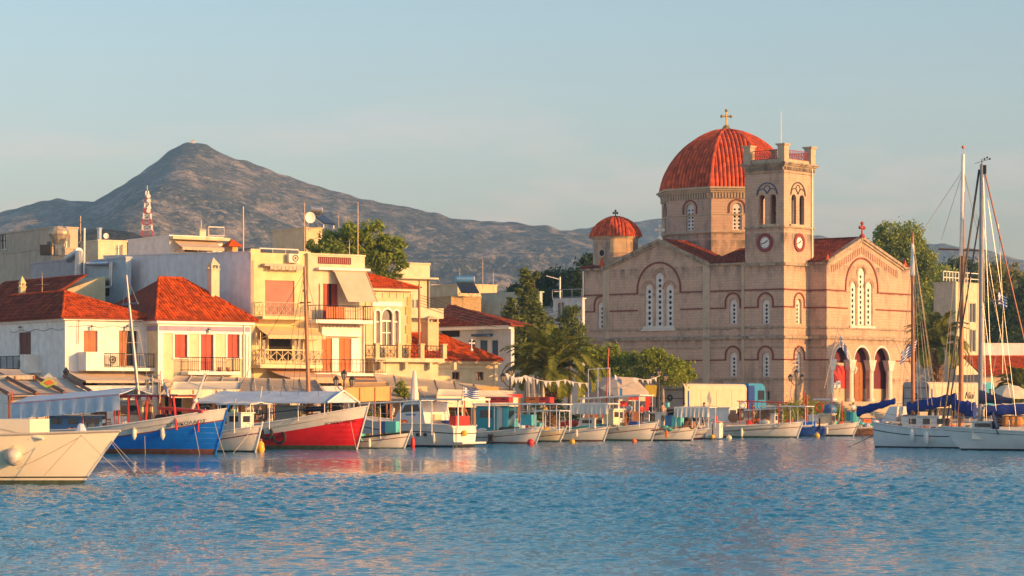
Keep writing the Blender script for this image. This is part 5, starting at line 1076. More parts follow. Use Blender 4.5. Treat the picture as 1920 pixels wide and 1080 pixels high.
# ---- radio mast and hilltop chapel
t = thing('radio_mast', 'red and white lattice radio mast on the dark near hill', 'radio mast', P(276, 442, 900))
hM = 84/FPX*900
for k in range(8):
    z0, z1 = hM*k/8, hM*(k+1)/8; w0, w1 = 1.9-1.5*k/8, 1.9-1.5*(k+1)/8
    part('lattice_section', mat('mast_red', (.45,.06,.04)) if k % 2 == 0 else M_whitep, t, lambda m: [(m.tube((sx*w0,sy*w0,z0),(sx*w1,sy*w1,z1),.16,n=4), m.tube((sx*w0,sy*w0,z0),(-sy*w1,sx*w1,z1),.09,n=4), m.tube((sx*w0,sy*w0,z0),(-sy*w0,sx*w0,z0),.09,n=4)) for sx, sy in ((1,1),(-1,1),(-1,-1),(1,-1))])
for z, s_ in ((.55,.5),(.62,.7),(.78,.6),(.88,.5)): part('drum_antenna', M_whitep, t, lambda m: m.tube((s_,-.8,hM*z),(s_+.2,-1.4,hM*z),.75,n=12))
part('tip', M_metal, t, lambda m: m.tube((0,0,hM),(0,0,hM+2),.08))
t = thing('chapel', 'tiny white chapel on the mountain summit', 'chapel', P(363, 267, 2598)); part('wall', M_white, t, lambda m: m.box(-1.6,1.6,-2,2,-2,1.9)); part('roof', M_white, t, lambda m: m.slab([(-1.8,-2.2,1.9),(1.8,-2.2,1.9),(0,-2.2,2.6)], (0,4.4,0))); part('annex', M_white, t, lambda m: m.box(-3.4,-1.602,-1.5,1.5,-2,1.))
# ================================================================ TREES AND PLANTS
def leaf_mat(name, c, var=.45, trans=.42):
    m = bpy.data.materials.new(name); m.use_nodes = True; n = m.node_tree; n.nodes.clear(); lk = n.links.new
    o = n.nodes.new('ShaderNodeOutputMaterial'); g = n.nodes.new('ShaderNodeNewGeometry'); r = n.nodes.new('ShaderNodeValToRGB'); e = r.color_ramp.elements
    e[0].color = (c[0]*(1-var), c[1]*(1-var), c[2]*(1-var), 1); e[1].color = (c[0]*(1+var)*1.15, c[1]*(1+var), c[2]*(1+var*.5), 1)
    lk(g.outputs['Random Per Island'], r.inputs[0]); d = n.nodes.new('ShaderNodeBsdfDiffuse'); t = n.nodes.new('ShaderNodeBsdfTranslucent'); x = n.nodes.new('ShaderNodeMixShader'); x.inputs[0].default_value = trans
    lk(r.outputs[0], d.inputs[0]); lk(r.outputs[0], t.inputs[0]); lk(d.outputs[0], x.inputs[1]); lk(t.outputs[0], x.inputs[2]); lk(x.outputs[0], o.inputs[0]); return m
L_pine = leaf_mat('pine_needles', (0.220,0.309,0.066)); L_dark = leaf_mat('dark_pine_needles', (0.060,0.114,0.054)); L_cyp = leaf_mat('cypress_foliage', (0.150,0.206,0.066))
L_euc = leaf_mat('pepper_tree_leaves', (0.260,0.355,0.096)); L_bush = leaf_mat('tamarisk_leaves', (0.250,0.332,0.054)); L_palm = leaf_mat('palm_leaflets', (0.210,0.255,.055), .35); L_olive = leaf_mat('olive_scrub_leaves', (0.220,0.252,0.108))
M_bark = mat('rough_bark', (.14,.10,.07), .9, var=.3, scale=6, bump=.5)
M_barkp = mat('pale_bark', (.36,.29,.22), .9, var=.25, scale=5)
def crown_mesh(name, blobs, n, size, mt, seed=1, cl=26, spread=.22, asp=(.55,1.5), up=.0, hang=0.):
    g = np.random.RandomState(seed); vol = np.array([b[3]*b[4]*b[5] for b in blobs])**.67; pr = vol/vol.sum(); V_ = []; nb = max(1, n//cl)
    bi = g.choice(len(blobs), nb, p=pr); B_ = np.array(blobs)[bi]
    d = g.normal(size=(nb,3)); d /= np.linalg.norm(d, axis=1)[:,None]; rad = g.uniform(.45,1.0,(nb,1))**.6
    rr = B_[:,3:6]; cc = B_[:,:3]+d*rad*rr
    cs = (rr.mean(1)*spread*g.uniform(.6,1.5,nb))[:,None]
    c = np.repeat(cc, cl, 0)+g.normal(size=(nb*cl,3))*np.repeat(cs, cl, 0)*np.array([1,1,.7])
    if hang: c[:,2] -= np.abs(g.normal(size=nb*cl))*hang
    N_ = len(c); a = g.normal(size=(N_,3)); a[:,2] = a[:,2]*(1-up)+up*1.5*np.abs(a[:,2]); a /= np.linalg.norm(a, axis=1)[:,None]
    b_ = np.cross(a, g.normal(size=(N_,3))); b_ /= np.linalg.norm(b_, axis=1)[:,None]
    s = (size*g.uniform(.6,1.4,N_))[:,None]; u, v = a*s*asp[1]*.5, b_*s*asp[0]*.5
    vs = np.stack([c-u, c+v*1.0, c+u, c-v*1.0], 1).reshape(-1,3).astype(np.float32)
    me = bpy.data.meshes.new(name); me.vertices.add(len(vs)); me.vertices.foreach_set('co', vs.ravel()); k = N_*4
    me.loops.add(k); me.loops.foreach_set('vertex_index', np.arange(k, dtype=np.int32)); me.polygons.add(N_); me.polygons.foreach_set('loop_start', np.arange(0, k, 4, dtype=np.int32)); me.update(calc_edges=True); me.materials.append(mt); return me
def tree(name, label, base, blobs, n, size, mt, trunk=((0,0,0,.2),(0,0,3,.12)), limbs=(), bark=None, seed=1, group=None, cat='tree', **kw):
    t = thing(name, label, cat, base, 0, group)
    me = crown_mesh('crown', blobs, n, size, mt, seed, **kw); c = bpy.data.objects.new('crown', me); COL.objects.link(c); c.parent = t
    g = random.Random(seed)
    def tr(m):
        for p, q in zip(trunk, trunk[1:]): m.tube(p[:3], q[:3], p[3], q[3], 8)
    part('trunk', bark or M_bark, t, tr)
    top = V(*trunk[-1][:3])
    def lb(m):
        for b in blobs:
            e = V(b[0], b[1], b[2]); mid = top.lerp(e, .5)+V(g.uniform(-.3,.3), g.uniform(-.3,.3), g.uniform(-.2,.3)); m.tube(top, mid, trunk[-1][3]*.8, trunk[-1][3]*.5, 6); m.tube(mid, e+V(0,0,b[5]*.3), trunk[-1][3]*.5, .03, 5)
    part('limbs', bark or M_bark, t, lb)
    return t
def blobs_px(base, Y, lst, dy=1.0):            # (px,py,rx_px,rz_px) discs -> blobs relative to base
    out = []; g = random.Random(3)
    for px, py, rx, rz in lst:
        yy = g.uniform(-1,1)*rx/FPX*Y*.6; p = P(px, py, Y+yy)-base; out.append((p.x, p.y, p.z, rx/FPX*Y, rx/FPX*Y*dy, rz/FPX*Y))
    return out
def tpx(name, label, px, Y, lst, n, size, mt, tr_r=.22, top=None, **kw):
    base = V((px-960)/FPX*Y, Y, GZ); bl = blobs_px(base, Y, lst)
    zc = min(b[2] for b in bl) if top is None else CH-(top-HY)/FPX*Y-GZ
    return tree(name, label, base, bl, n, size, mt, trunk=((0,0,-.3,tr_r),(tr_r,0,zc*.5,tr_r*.8),(0,tr_r,zc,tr_r*.65)), **kw)
tpx('pine_tree', 'large rounded pine tree rising behind the cream building with the sun blind', 676, 206, [(600,462,24,20),(632,448,30,22),(668,436,34,20),(700,440,30,24),(734,462,26,26),(752,488,14,18),(640,478,44,20),(690,480,44,26),(728,502,30,18),(590,482,16,14),(712,462,26,18),(655,450,26,18),(735,520,16,10)], 12500, .24, L_pine, .4, 470, seed=2, cl=62, spread=.17)
tpx('cypress_tree', 'tall ragged cypress with two dark leaning leaders left of the church', 985, 232, [(987,520,10,18),(985,552,12,26),(1003,520,6,14),(996,560,10,26),(990,590,16,28),(975,620,22,30),(958,580,10,22),(955,610,12,26),(992,640,20,34),(970,660,18,26),(1000,672,20,26),(998,575,12,20),(1008,600,14,26),(972,655,20,28)], 17000, .30, L_cyp, .22, 640, seed=4, cl=30, spread=.26, up=.5)
tpx('tree', 'bushy olive green tree between the cypress and the church corner', 1066, 240, [(1072,588,14,16),(1062,606,18,18),(1082,620,16,20),(1060,636,22,20),(1084,645,18,18),(1026,604,10,12),(1030,628,12,14)], 5200, .24, L_cyp, .2, 640, seed=5)
for i, (px, lst, lab) in enumerate(((1040, [(1010,525,20,14),(1040,522,22,18),(1020,550,26,22),(1050,560,24,20)], 'dark pine crown behind the cypress tip'),
    (1075, [(1075,520,22,16),(1095,500,18,20),(1070,548,26,22),(1095,540,16,30),(1108,485,10,8)], 'dark pine crown touching the left edge of the church'),
    (985, [(970,548,16,12),(985,560,18,14)], 'low dark pine crown showing left of the cypress'))):
    tpx('pine_tree', lab, px, 300+i*4, lst, 4200, .34, L_dark, .3, seed=11+i, group='dark pines behind the church')
tpx('shrub', 'big feathery tamarisk shrub under the shaded church wall', 1150, 226, [(1110,668,22,18),(1140,662,24,16),(1165,680,24,18),(1130,690,30,18),(1185,672,18,14),(1150,708,34,14)], 7500, .22, L_bush, .15, 710, seed=21, cat='shrub')
tpx('shrub', 'yellow green tamarisk with a pale bent trunk beside the grey truck', 1240, 224, [(1215,672,18,14),(1232,664,16,12),(1250,682,24,16),(1225,692,26,18),(1275,694,22,18),(1260,706,34,14),(1290,706,14,14),(1190,700,18,12)], 8500, .2, L_bush, .16, 700, seed=22, bark=M_barkp, cat='shrub')
tpx('pepper_tree', 'tall drooping pepper tree rising behind the sunlit church front', 1700, 330, [(1668,428,28,16),(1700,434,30,22),(1660,455,26,22),(1695,468,40,26),(1725,470,20,24),(1740,500,22,34),(1720,540,30,34),(1765,525,16,28),(1750,570,24,40),(1738,610,28,40)], 17000, .34, L_euc, .5, 560, seed=31, cl=50, spread=.18, hang=1.2)
tpx('pepper_tree', 'second drooping green tree right of the church with vertical sprays', 1768, 318, [(1772,515,18,24),(1785,560,26,34),(1762,590,22,40),(1790,610,24,40),(1775,650,30,40)], 8000, .32, L_euc, .4, 600, seed=32, hang=1.0)
tpx('tree', 'dark round tree behind the rooftop sign frame', 1790, 370, [(1775,510,26,18),(1800,502,26,18),(1760,530,22,24),(1820,520,24,26),(1790,545,40,26)], 5200, .42, L_dark, .4, 600, seed=33)
tpx('tree', 'olive brown tree between the bare mast and the red stay', 1870, 350, [(1860,520,26,26),(1885,512,24,22),(1905,540,24,28),(1860,560,34,34),(1895,580,34,36)], 8500, .4, L_olive, .4, 620, seed=34)
tpx('tree', 'dark tree at the right edge above the stone retaining wall', 1900, 342, [(1900,600,34,34),(1860,610,30,36),(1925,560,24,40),(1880,640,40,26),(1848,640,20,26)], 8500, .4, L_dark, .4, 640, seed=35)
for i, px in enumerate((1745, 1830, 1950)): tpx('tree', ('low dark tree filling the gap behind the second truck', 'low dark tree below the cream apartment block', 'low dark tree beyond the right edge of the red roof')[i], px, 345+i*3, [(px-12,620+10*i,30,40),(px+15,640,30,36),(px,600+15*i,24,30)], 4500, .4, L_dark, .3, 650, seed=40+i)
# palms
def frond_mesh(Ln, droop, seed):
    g = random.Random(seed); m = MB(); pts = []; n_ = 16
    a = R(62); x = z = 0.
    for i in range(n_+1):
        pts.append(V(x, 0, z)); ds = Ln/n_; x += cos(a)*ds; z += sin(a)*ds; a -= droop/n_*(.5+1.0*i/n_)
    m.path(pts, .03, 4)
    for i in range(2, n_*4):
        t = i/(n_*4); k = min(n_-1, int(t*n_)); p = pts[k].lerp(pts[k+1], t*n_-k); d = (pts[k+1]-pts[k]).normalized(); l = .62*sin(pi*min(1, t*1.02))**.55+.08; nn = V(-d.z, 0, d.x)
        for s in (-1, 1):
            e = (d*.65+V(0, s*.8, 0)+nn*g.uniform(.0,.3)).normalized(); q = p+e*l+V(0,0,-.10*l); w_ = d*.055
            m.add([p-w_, p+w_, p.lerp(q,.6)+w_*1.2-V(0,0,-.02), q, p.lerp(q,.6)-w_*1.2], [(0,1,2,3,4)])
    return m.mesh('frond', L_palm)
def palm(label, px, Y, hgt, Ln, nf, seed, r=.3, zoff=0):
    g = random.Random(seed); base = V((px-960)/FPX*Y, Y, GZ+zoff); t = thing('palm_tree', label, 'palm tree', base)
    def tr(m):
        n_ = int(hgt/.16)
        for i in range(n_): z = hgt*i/n_; rr = r*(1.0+.25*sin(pi*i/n_)*(i/n_)); m.lathe([(rr*.82,z),(rr*1.12,z+hgt/n_*.9),(rr*.8,z+hgt/n_)], (0,0,0), 9, rot=i*.35)
    part('trunk', mat('palm_trunk_fibre', (.24,.14,.07), .9, var=.4, scale=8), t, tr)
    part('cut_stubs', mat('palm_stub', (.42,.25,.12), .9, var=.3), t, lambda m: [m.tube((cos(k*2.4)*r*.9, sin(k*2.4)*r*.9, hgt*(.45+.55*k/60)), (cos(k*2.4)*r*1.7, sin(k*2.4)*r*1.7, hgt*(.45+.55*k/60)+.28), .07, .04, 5) for k in range(60)], kind='stuff')
    ms = [frond_mesh(Ln, dr, seed+i) for i, dr in enumerate((1.4, 1.9, 2.4, 2.9))]
    for i in range(nf):
        k = i % 4; o = bpy.data.objects.new('frond', ms[k]); COL.objects.link(o); o.parent = t
        o.location = (0, 0, hgt+.1); el = (-.55 if k == 3 else -.2 if k == 2 else .1 if k == 1 else .35)+g.uniform(-.15,.15)
        o.rotation_euler = (g.uniform(-.15,.15), -el, i*2.399+g.uniform(-.2,.2)); s = g.uniform(.85,1.12); o.scale = (s,s,s)
    return t
palm('large date palm with arching fronds on the quay before the cypress', 1036, 189, 3.7, 4.7, 52, 50, .45)
palm('date palm with orange fruit stalks behind the first yacht mast', 1757, 262, 7.0, 4.6, 56, 70, .45)
palm('small palm at the right edge before the red roof', 1912, 262, 2.6, 3.2, 34, 90, .3)
for i, (px, py, r_) in enumerate(((1455,800,34),(1475,790,30),(1510,786,34),(1535,795,24),(1572,800,18))):
    tpx('shrub', ('bright green quay bush left of the lamp post base','bright green quay bush at the lamp post base','wide green quay bush right of the lamp post','green quay bush under the red posts','small green quay bush beneath the porch')[i], px, 214+i, [(px,py-22,r_*.7,16),(px-8,py-12,r_*.8,12),(px+9,py-14,r_*.6,12)], 2200, .15, L_bush, .06, seed=60+i, cat='bush', group='bushes along the quay')
for i, px in enumerate((700, 752, 1005, 1045, 1078)):
    tpx('shrub', ('potted palm-like shrub behind the red bow','spiky planter bush under the long canopy','dark hedge bush left of the palm trunk','dark hedge bush at the palm trunk','dark hedge bush right of the palm trunk')[i], px, (170,173,184,187,189)[i], [(px,(778,728,772,765,772)[i],13,14),(px+8,(790,738,780,780,780)[i],10,9)], 900, .14, L_bush if i < 2 else L_dark, .05, seed=80+i, cat='bush')

# ================================================================ QUAYSIDE
def canopy(name, label, c, mt, th=.06, posts=True, val=0., vmt=None, beams=0, bmt=None, cat='canopy', nseam=0):
    pts = [P(*q) for q in c]; o = V(*pts[0]); t = thing(name, label, cat, (o.x, o.y, GZ)); base = V(o.x, o.y, GZ)
    L_ = [p-base for p in pts]                       # front-left, front-right, back-right, back-left
    def top(m):
        G = [[L_[0].lerp(L_[1], i/12).lerp(L_[3].lerp(L_[2], i/12), k/8)-V(0,0,.09*sin(pi*k/8)+.015*sin(i*2.1)*sin(pi*k/8)) for k in range(9)] for i in range(13)]; m.sheet(G, (0,0,-th))
    part('roof_cloth', mt, t, top, smooth=True)
    if nseam: part('seam', mat('pale_seam_tape', (.55,.47,.38)), t, lambda m: [m.tube(L_[0].lerp(L_[1],k/nseam)+V(0,0,.02), L_[3].lerp(L_[2],k/nseam)+V(0,0,.02), .035, n=4) for k in range(nseam+1)], kind='stuff')
    if val: part('valance', vmt or mt, t, lambda m: [m.slab([L_[0].lerp(L_[1],i/24)+V(0,-.012*(i%2),-.02), L_[0].lerp(L_[1],(i+1)/24)+V(0,-.012*((i+1)%2),-.02), L_[0].lerp(L_[1],(i+1)/24)+V(0,-.012*((i+1)%2),-val), L_[0].lerp(L_[1],i/24)+V(0,-.012*(i%2),-val)], (0,.02,0)) for i in range(24)])
    for k in range(beams): part('beam', bmt or M_shbr, t, lambda m: m.tube(L_[0].lerp(L_[1],k/max(1,beams-1))+V(0,-.1,.1), L_[3].lerp(L_[2],k/max(1,beams-1))+V(0,0,.1), .12, n=4))
    if posts:
        for f in (0, .33, .66, 1):
            p = L_[0].lerp(L_[1], f); part('post', bmt or M_shbr, t, lambda m: m.tube((p.x,p.y,0),(p.x,p.y,p.z-.05),.06,n=8))
    return t
canopy('canopy', 'cream edged awning at the far left below the side balcony', [(-40,704,160),(64,703,160),(40,693,165),(-40,690,165)], M_awn, val=.28, vmt=M_cval)
canopy('canopy', 'timber ribbed canopy with brown beams at the far left', [(18,742,152),(172,737,154),(120,708,162),(-60,702,162)], M_awn, val=.0, beams=4, bmt=mat('brown_beam', (.22,.09,.05)))
t = thing('lit_canvas_wall', 'sunlit cream canvas wall below the timber canopy', 'canvas wall', P(15,792,153)); part('canvas', M_cval, t, lambda m: (m.box(.2,4.9,0,.05,0,1.5), [m.box(.2+i*.8,.26+i*.8,-.02,0,0,1.5) for i in range(6)])); part('frame', M_wood, t, lambda m: (m.box(0,5.1,-.05,.08,1.5,1.72), m.box(0,.18,-.05,.08,-.3,1.5)))
canopy('canopy', 'wide grey brown canvas canopy with pale seams over the middle tavernas', [(300,742,158),(620,745,164),(590,712,174),(330,704,170)], M_canv, nseam=9, beams=0)
canopy('canopy', 'cream sheeted pergola roof left of the red fishing boat', [(318,730,150),(450,730,153),(452,715,156),(326,716,153)], M_cval, val=.5, vmt=M_cval)
canopy('canopy', 'long tan canopy sloping toward the palm with dark edges', [(725,752,170),(975,745,182),(960,728,188),(700,700,179)], M_canv, val=.0, nseam=7)
canopy('canopy', 'cream valanced awning strip behind the cabin cruiser', [(818,742,171),(972,745,180),(968,733,182),(822,730,174)], M_cval, val=.75, vmt=M_cval)
canopy('canopy', 'apricot canvas booth with scalloped top behind the red bow', [(645,727,166),(732,724,168.5),(728,716,171),(640,717,169)], M_orange, val=.95, vmt=M_orange)
# taverna fronts under the canopies
g = random.Random(5)
for i, (px0, px1, Y, mt_, lab) in enumerate(((20,150,166,M_cream,'cream taverna front at the far left under the timber canopy'),(155,290,167,M_white,'white taverna front behind the blue boat'),(295,455,168,M_orange,'apricot taverna front behind the small white bow'),(460,640,173,M_grey,'grey taverna front behind the red boat'),(645,800,176,M_tanp,'tan shop front behind the cabin cruiser'),(805,935,183,M_orange,'apricot shop front behind the teal boat'))):
    t = thing('shop_front', lab, 'shop front', ((px0-960)/FPX*Y, Y, GZ), R(14)); W = (px1-px0)/FPX*Y/cos(R(14)); fr_ = Frame(px0, Y, R(14), GZ); F_ = Face(fr_, 0, 0, -90); hs = []
    x = .5
    while x < W-1.3: w_ = g.uniform(.9,1.6); hs.append((x, x+w_, .05 if g.random() < .7 else .9, 2.3, False)); x += w_+g.uniform(.35,.8)
    part('wall', mt_, t, lambda m: (F_.wall(m, 0, W, 0, 2.75, hs, .3), m.box(0,W,.0,.3,2.75,2.9)))
    for h in hs:
        if g.random() < .5: opening(t, F_, h, 'glass', frame=g.choice([M_shbr, M_blues, M_whitep]))
        else: part('dark_doorway', M_dark, t, lambda m: F_.box(m, h[0], h[1], -.9, -.8, h[2], h[3]))
# diamond sign / kite on the timber canopy
t = thing('kite', 'green and orange diamond kite lying on the timber canopy', 'kite', P(91,730,156)); part('sail', [mat('lime_fabric', (.42,.48,.10)), mat('orange_fabric', (.6,.16,.05)), M_pblue], t, lambda m: (m.slab([(-.55,0,.35),(0,0,0),(.55,0,.35),(0,.05,.75)], (0,.03,0), 0), m.slab([(-.3,-.03,.4),(.0,-.03,.25),(.35,-.03,.38),(.1,-.03,.6)], (0,.02,0), 1), m.slab([(-.3,-.02,.75),(.3,-.02,.75),(0,-.02,1.0)], (0,.02,0), 2)))
# street lamps
def lamp3(label, px, pyt, Y):
    top = CH-(pyt-HY)/FPX*Y-GZ; t = thing('street_lamp', label, 'street lamp', ((px-960)/FPX*Y, Y, GZ), 0, 'three lantern street lamps on the quay')
    part('post', M_black, t, lambda m: (m.lathe([(.2,0),(.2,.3),(.1,.6),(.07,top-.9),(.05,top-.5)], (0,0,0), 8)))
    part('arms', M_black, t, lambda m: [m.path([V(s*.42*sin(pi*k/8*.5)*1.25, 0, top-1.25+.0*k+.25*(1-cos(pi*k/8))) for k in range(9)], .03, 5) for s in (-1, 1)])
    for x, z in ((-.52,top-.9),(.52,top-.9),(0,top-.5)):
        l = part('lantern', M_black, t, lambda m: (m.lathe([(.06,0),(.1,.03)], (x,0,z), 6), m.lathe([(.24,.42),(.12,.56),(.02,.68)], (x,0,z), 6), [m.tube((x+.1*cos(k*pi/3),.1*sin(k*pi/3),z+.03),(x+.2*cos(k*pi/3),.2*sin(k*pi/3),z+.42),.014,n=4) for k in range(6)]))
        part('lantern_glass', mat('smoky_lantern_glass', (.35,.30,.24), .25), l, lambda m: m.lathe([(.0,.03),(.085,.03),(.19,.42),(.0,.42)], (x,0,z), 6))
lamp3('street lamp with three lanterns before the orange shuttered building', 645, 698, 167); lamp3('street lamp with three lanterns just left of the folded grey parasols', 957, 693, 182)
lamp3('street lamp with three lanterns between the bushes and the grey truck', 1235, 694, 205); lamp3('street lamp with three lanterns in front of the clock tower', 1493, 696, 226)
t = thing('street_lamp', 'single lantern lamp post at the corner of the white house', 'street lamp', ((124-960)/FPX*166, 166, GZ)); tz = CH-(688-HY)/FPX*166-GZ
part('post', M_whitep, t, lambda m: m.tube((0,0,0),(0,0,tz-.7),.08)); part('lantern', M_black, t, lambda m: (m.lathe([(.08,-.7),(.2,-.35),(.22,-.3),(.05,-.05),(.01,.02)], (0,0,tz), 6)))
# folded parasols
for i, (px, py, s) in enumerate(((989,706,1.),(999,704,1.02),(1008,706,1.),(1016,708,.95))):
    Y = 185+i*.6; tz = CH-(py-HY)/FPX*Y-GZ; t = thing('parasol', ('folded grey parasol, leftmost of four beside the palm','folded grey parasol, second of four beside the palm','folded grey parasol, third of four beside the palm','folded cream parasol, rightmost of four beside the palm')[i], 'parasol', ((px-960)/FPX*Y, Y, GZ), 0, 'folded parasols by the palm')
    part('pole', M_whitep, t, lambda m: m.tube((0,0,0),(0,0,tz),.03)); 
    def cloth(m):
        for k in range(6):
            a = k*pi/3; m.lathe([(.02,tz),(.07,tz-.4),(.13,tz-1.2),(.16,tz-2.0),(.05,tz-2.05)], (.07*cos(a),.07*sin(a),0), 6)
    part('folded_cloth', M_cval if i == 3 else mat('grey_parasol_cloth', (.24,.24,.27), .9), t, cloth)
# bunting
def bunting(label, pts, n):
    t = MB(); q = [P(*p) for p in pts]; ln = []
    for a, b in zip(q, q[1:]): ln += [a.lerp(b, k/10)-V(0,0,.25*sin(pi*k/10)) for k in range(11)]
    t.path(ln, .02, 4); o = thing('bunting', label, 'bunting', ln[0]); st = part('string', M_whitep, o, lambda m: m.path([p-ln[0] for p in ln], .02, 4)); g = random.Random(n)
    for k in range(n):
        p = ln[int(k/n*(len(ln)-1))]-ln[0]; s = g.uniform(.7,1.2); part('pennant', M_whitep, o, lambda m: m.slab([p+V(-.14*s,0,0), p+V(.14*s,0,0), p+V(g.uniform(-.1,.15),.05,-.45*s)], (0,.01,0)))
bunting('white pennant bunting strung from the lamp past the palm trunk', [(950,700,174),(985,704,176),(1060,712,182),(1125,712,190)], 18)
bunting('white pennant bunting between the tent and the next lamp', [(1190,708,200),(1238,704,204)], 6)
# greek flags
M_fb, M_fw = mat('flag_blue', (.03,.07,.28)), mat('flag_white', (.78,.76,.74))
def flag(label, px, py, Y, w_, h, ang, droop, pole=None, rz=0):
    t = thing('flag', label, 'flag', P(px, py, Y), rz, 'blue and white striped flags'); m = MB(); NX, NY = 12, 18
    def pt(i, j):
        u, v = i/NX*w_, j/NY*h; x = u*cos(ang)+.0; z = -v-u*sin(ang)*droop; return V(x+.18*v*sin(ang), .10*sin(u*7+v*2)*(.3+u/w_), z+.03*sin(u*9))
    for i in range(NX):
        for j in range(NY):
            s = j//2; mi = 0 if s % 2 == 0 else 1
            if i < 4 and s < 5: mi = 1 if (s == 2 or i in (1, 2) and abs(i-1.5) < .6) else 0
            m.quad(pt(i,j), pt(i+1,j), pt(i+1,j+1), pt(i,j+1), mi)
    m.build('cloth', [M_fb, M_fw], t)
    if pole: part('pole', mat('flag_pole', (.5,.4,.32)), t, lambda mm: mm.tube(V(*pole[0]), V(*pole[1]), .035, n=6))
    return t
flag('striped flag drooping on a slanted pole over the left porch arch', 1572, 622, 235, 1.9, 1.3, R(62), 1., ((0,0,.4),(-1.3,0,-5.2)))
flag('striped flag streaming toward the brown yacht mast at the church corner', 1690, 660, 235, 1.9, 1.2, R(-40), 1., ((-.6,0,1.),(1.2,.2,-3.2)))
flag('striped flag above the cabin cruiser roof', 869, 727, 152, .9, .55, R(10), 1., ((0,0,.1),(-.15,0,-1.0)))
flag('small striped flag hanging beside the blue boat frame', 301, 706, 134, .75, .5, R(58), 1., ((0,0,.3),(-.05,0,-1.4)))
flag('tiny striped flag high among the yacht stays', 1871, 548, 160, .55, .8, R(20), 1.)
flag('faded striped flag flying behind the pink tipped mast', 1152, 702, 178, .6, .4, R(35), 1.)
# trucks
M_tarp = mat('cream_truck_tarpaulin', (.62,.50,.36), .7, var=.08, stain=.2, stcol=(.4,.3,.2)); M_tarpg = mat('shade_grey_rear_tarp', (.34,.35,.37), .8, var=.15)  # tarp rear coloured grey to paint its shade, against the cream lit side
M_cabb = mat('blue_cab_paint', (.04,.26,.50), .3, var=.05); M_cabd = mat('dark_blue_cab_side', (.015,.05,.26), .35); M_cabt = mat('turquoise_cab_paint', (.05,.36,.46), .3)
def truck(label, pxr, pxc, pxe, Y, pyt, pxcab, pyc, mc, mcd, text=None):
    fr = Frame(pxc, Y, R(57), GZ); t = thing('truck', label, 'truck', fr.loc, fr.rot); F_ = Face(fr, 0, 0, -90); S_ = Face(fr, 0, 0, 180)
    W = -S_.px(pxr, 740)[0]; Ln = F_.px(pxe, 740)[0]; H = F_.px(pxc, pyt)[1]; W = min(W, 3.)
    def bodyf(m):
        n_ = 8; pr = [(0,1.1),(0,H-.45)]+[(.35*(1-cos(pi/2*k/4)), H-.45+.45*sin(pi/2*k/4)) for k in range(1,5)]+[(W-.35*(1-cos(pi/2*(4-k)/4)), H-.45+.45*sin(pi/2*(4-k)/4)) for k in range(0,5)]+[(W,1.1)]
        for (a, z), (b, y) in zip(pr, pr[1:]): m.quad((0,a,z),(Ln,a,z),(Ln,b,y),(0,b,y), 0)
        m.poly([(0,a,z) for a, z in pr], 1); m.poly([(Ln,a,z) for a, z in pr], 1)
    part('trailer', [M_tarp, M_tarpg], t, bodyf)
    part('tarp_fold', M_tarp, t, lambda m: ([m.box(x, x+.06, -.03, -.003, 1.15, H-.5) for x in (.0+.05, Ln*.25, Ln*.5, Ln*.75, Ln-.1)], m.box(0,Ln,-.03,-.003,H-.62,H-.5)))
    part('rear_frame', M_black, t, lambda m: (m.box(-.03,-.003,.08,.16,1.2,H-.3), m.box(-.03,-.003,W-.16,W-.08,1.2,H-.3), m.box(-.03,-.003,.16,W-.16,2.0,2.06), m.box(-.03,-.003,.16,W-.16,H-.6,H-.54)))
    part('rear_badge', M_black, t, lambda m: S_.arch(m, -W*.5, H*.62, .12, .3, .005, .02, 14, 0, 0, 2*pi))
    part('side_stripe', M_cabd, t, lambda m: m.box(.5,.8,-.02,-.004,1.2,H-.65))
    part('chassis', M_black, t, lambda m: (m.box(0,Ln+1,.4,W-.4,.75,1.08)))
    for x in (1.2, 2.5, Ln-.6, Ln+2.6):
        for y in (.15, W-.45): 
            wh = part('wheel', mat('tyre_rubber', (.02,.02,.02), .8), t, lambda m: m.tube((x,y,.5),(x,y+.3,.5),.5,n=16)); part('hub', M_metal, wh, lambda m: m.tube((x,y-.02,.5),(x,y-.003,.5),.22,n=10))
    x0 = Ln+.35; HC = F_.px(pxcab, pyc)[1]; x1 = x0+3.6
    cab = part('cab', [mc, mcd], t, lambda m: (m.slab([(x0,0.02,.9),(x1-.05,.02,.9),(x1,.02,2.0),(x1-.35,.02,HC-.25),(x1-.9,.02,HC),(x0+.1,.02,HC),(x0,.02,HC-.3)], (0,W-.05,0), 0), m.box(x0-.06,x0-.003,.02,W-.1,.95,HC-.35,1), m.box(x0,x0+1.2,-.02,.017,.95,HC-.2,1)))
    part('side_window', M_glass, cab, lambda m: m.box(x0+1.9,x1-.45,-.02,.016,1.9,HC-.65)); part('windscreen', M_glass, cab, lambda m: m.slab([(x1+.01,.2,2.05),(x1+.01,W-.3,2.05),(x1-.31,W-.3,HC-.3),(x1-.31,.2,HC-.3)], (.02,0,.0)))
    part('mirror', M_black, cab, lambda m: (m.box(x1-.05,x1+.1,-.35,-.15,1.9,2.7), m.tube((x1-.1,0,2.6),(x1,-.25,2.6),.02)))
    part('door_seam', M_black, cab, lambda m: m.box(x0+1.75,x0+1.78,-.012,.017,1.0,1.9))
    if text:
        cu = bpy.data.curves.new('lettering', 'FONT'); cu.body = text; cu.size = 1.0; cu.shear = .35; cu.extrude = .01; tmp = bpy.data.objects.new('tmp', cu)
        me = bpy.data.meshes.new_from_object(tmp); bpy.data.objects.remove(tmp); me.materials.clear(); me.materials.append(M_black); o = bpy.data.objects.new('lettering', me); COL.objects.link(o); o.parent = t
        o.location = (Ln*.68, -.04, H*.55); o.rotation_euler = (R(90),0,0); o.scale = (1.3,1,1)
    return t
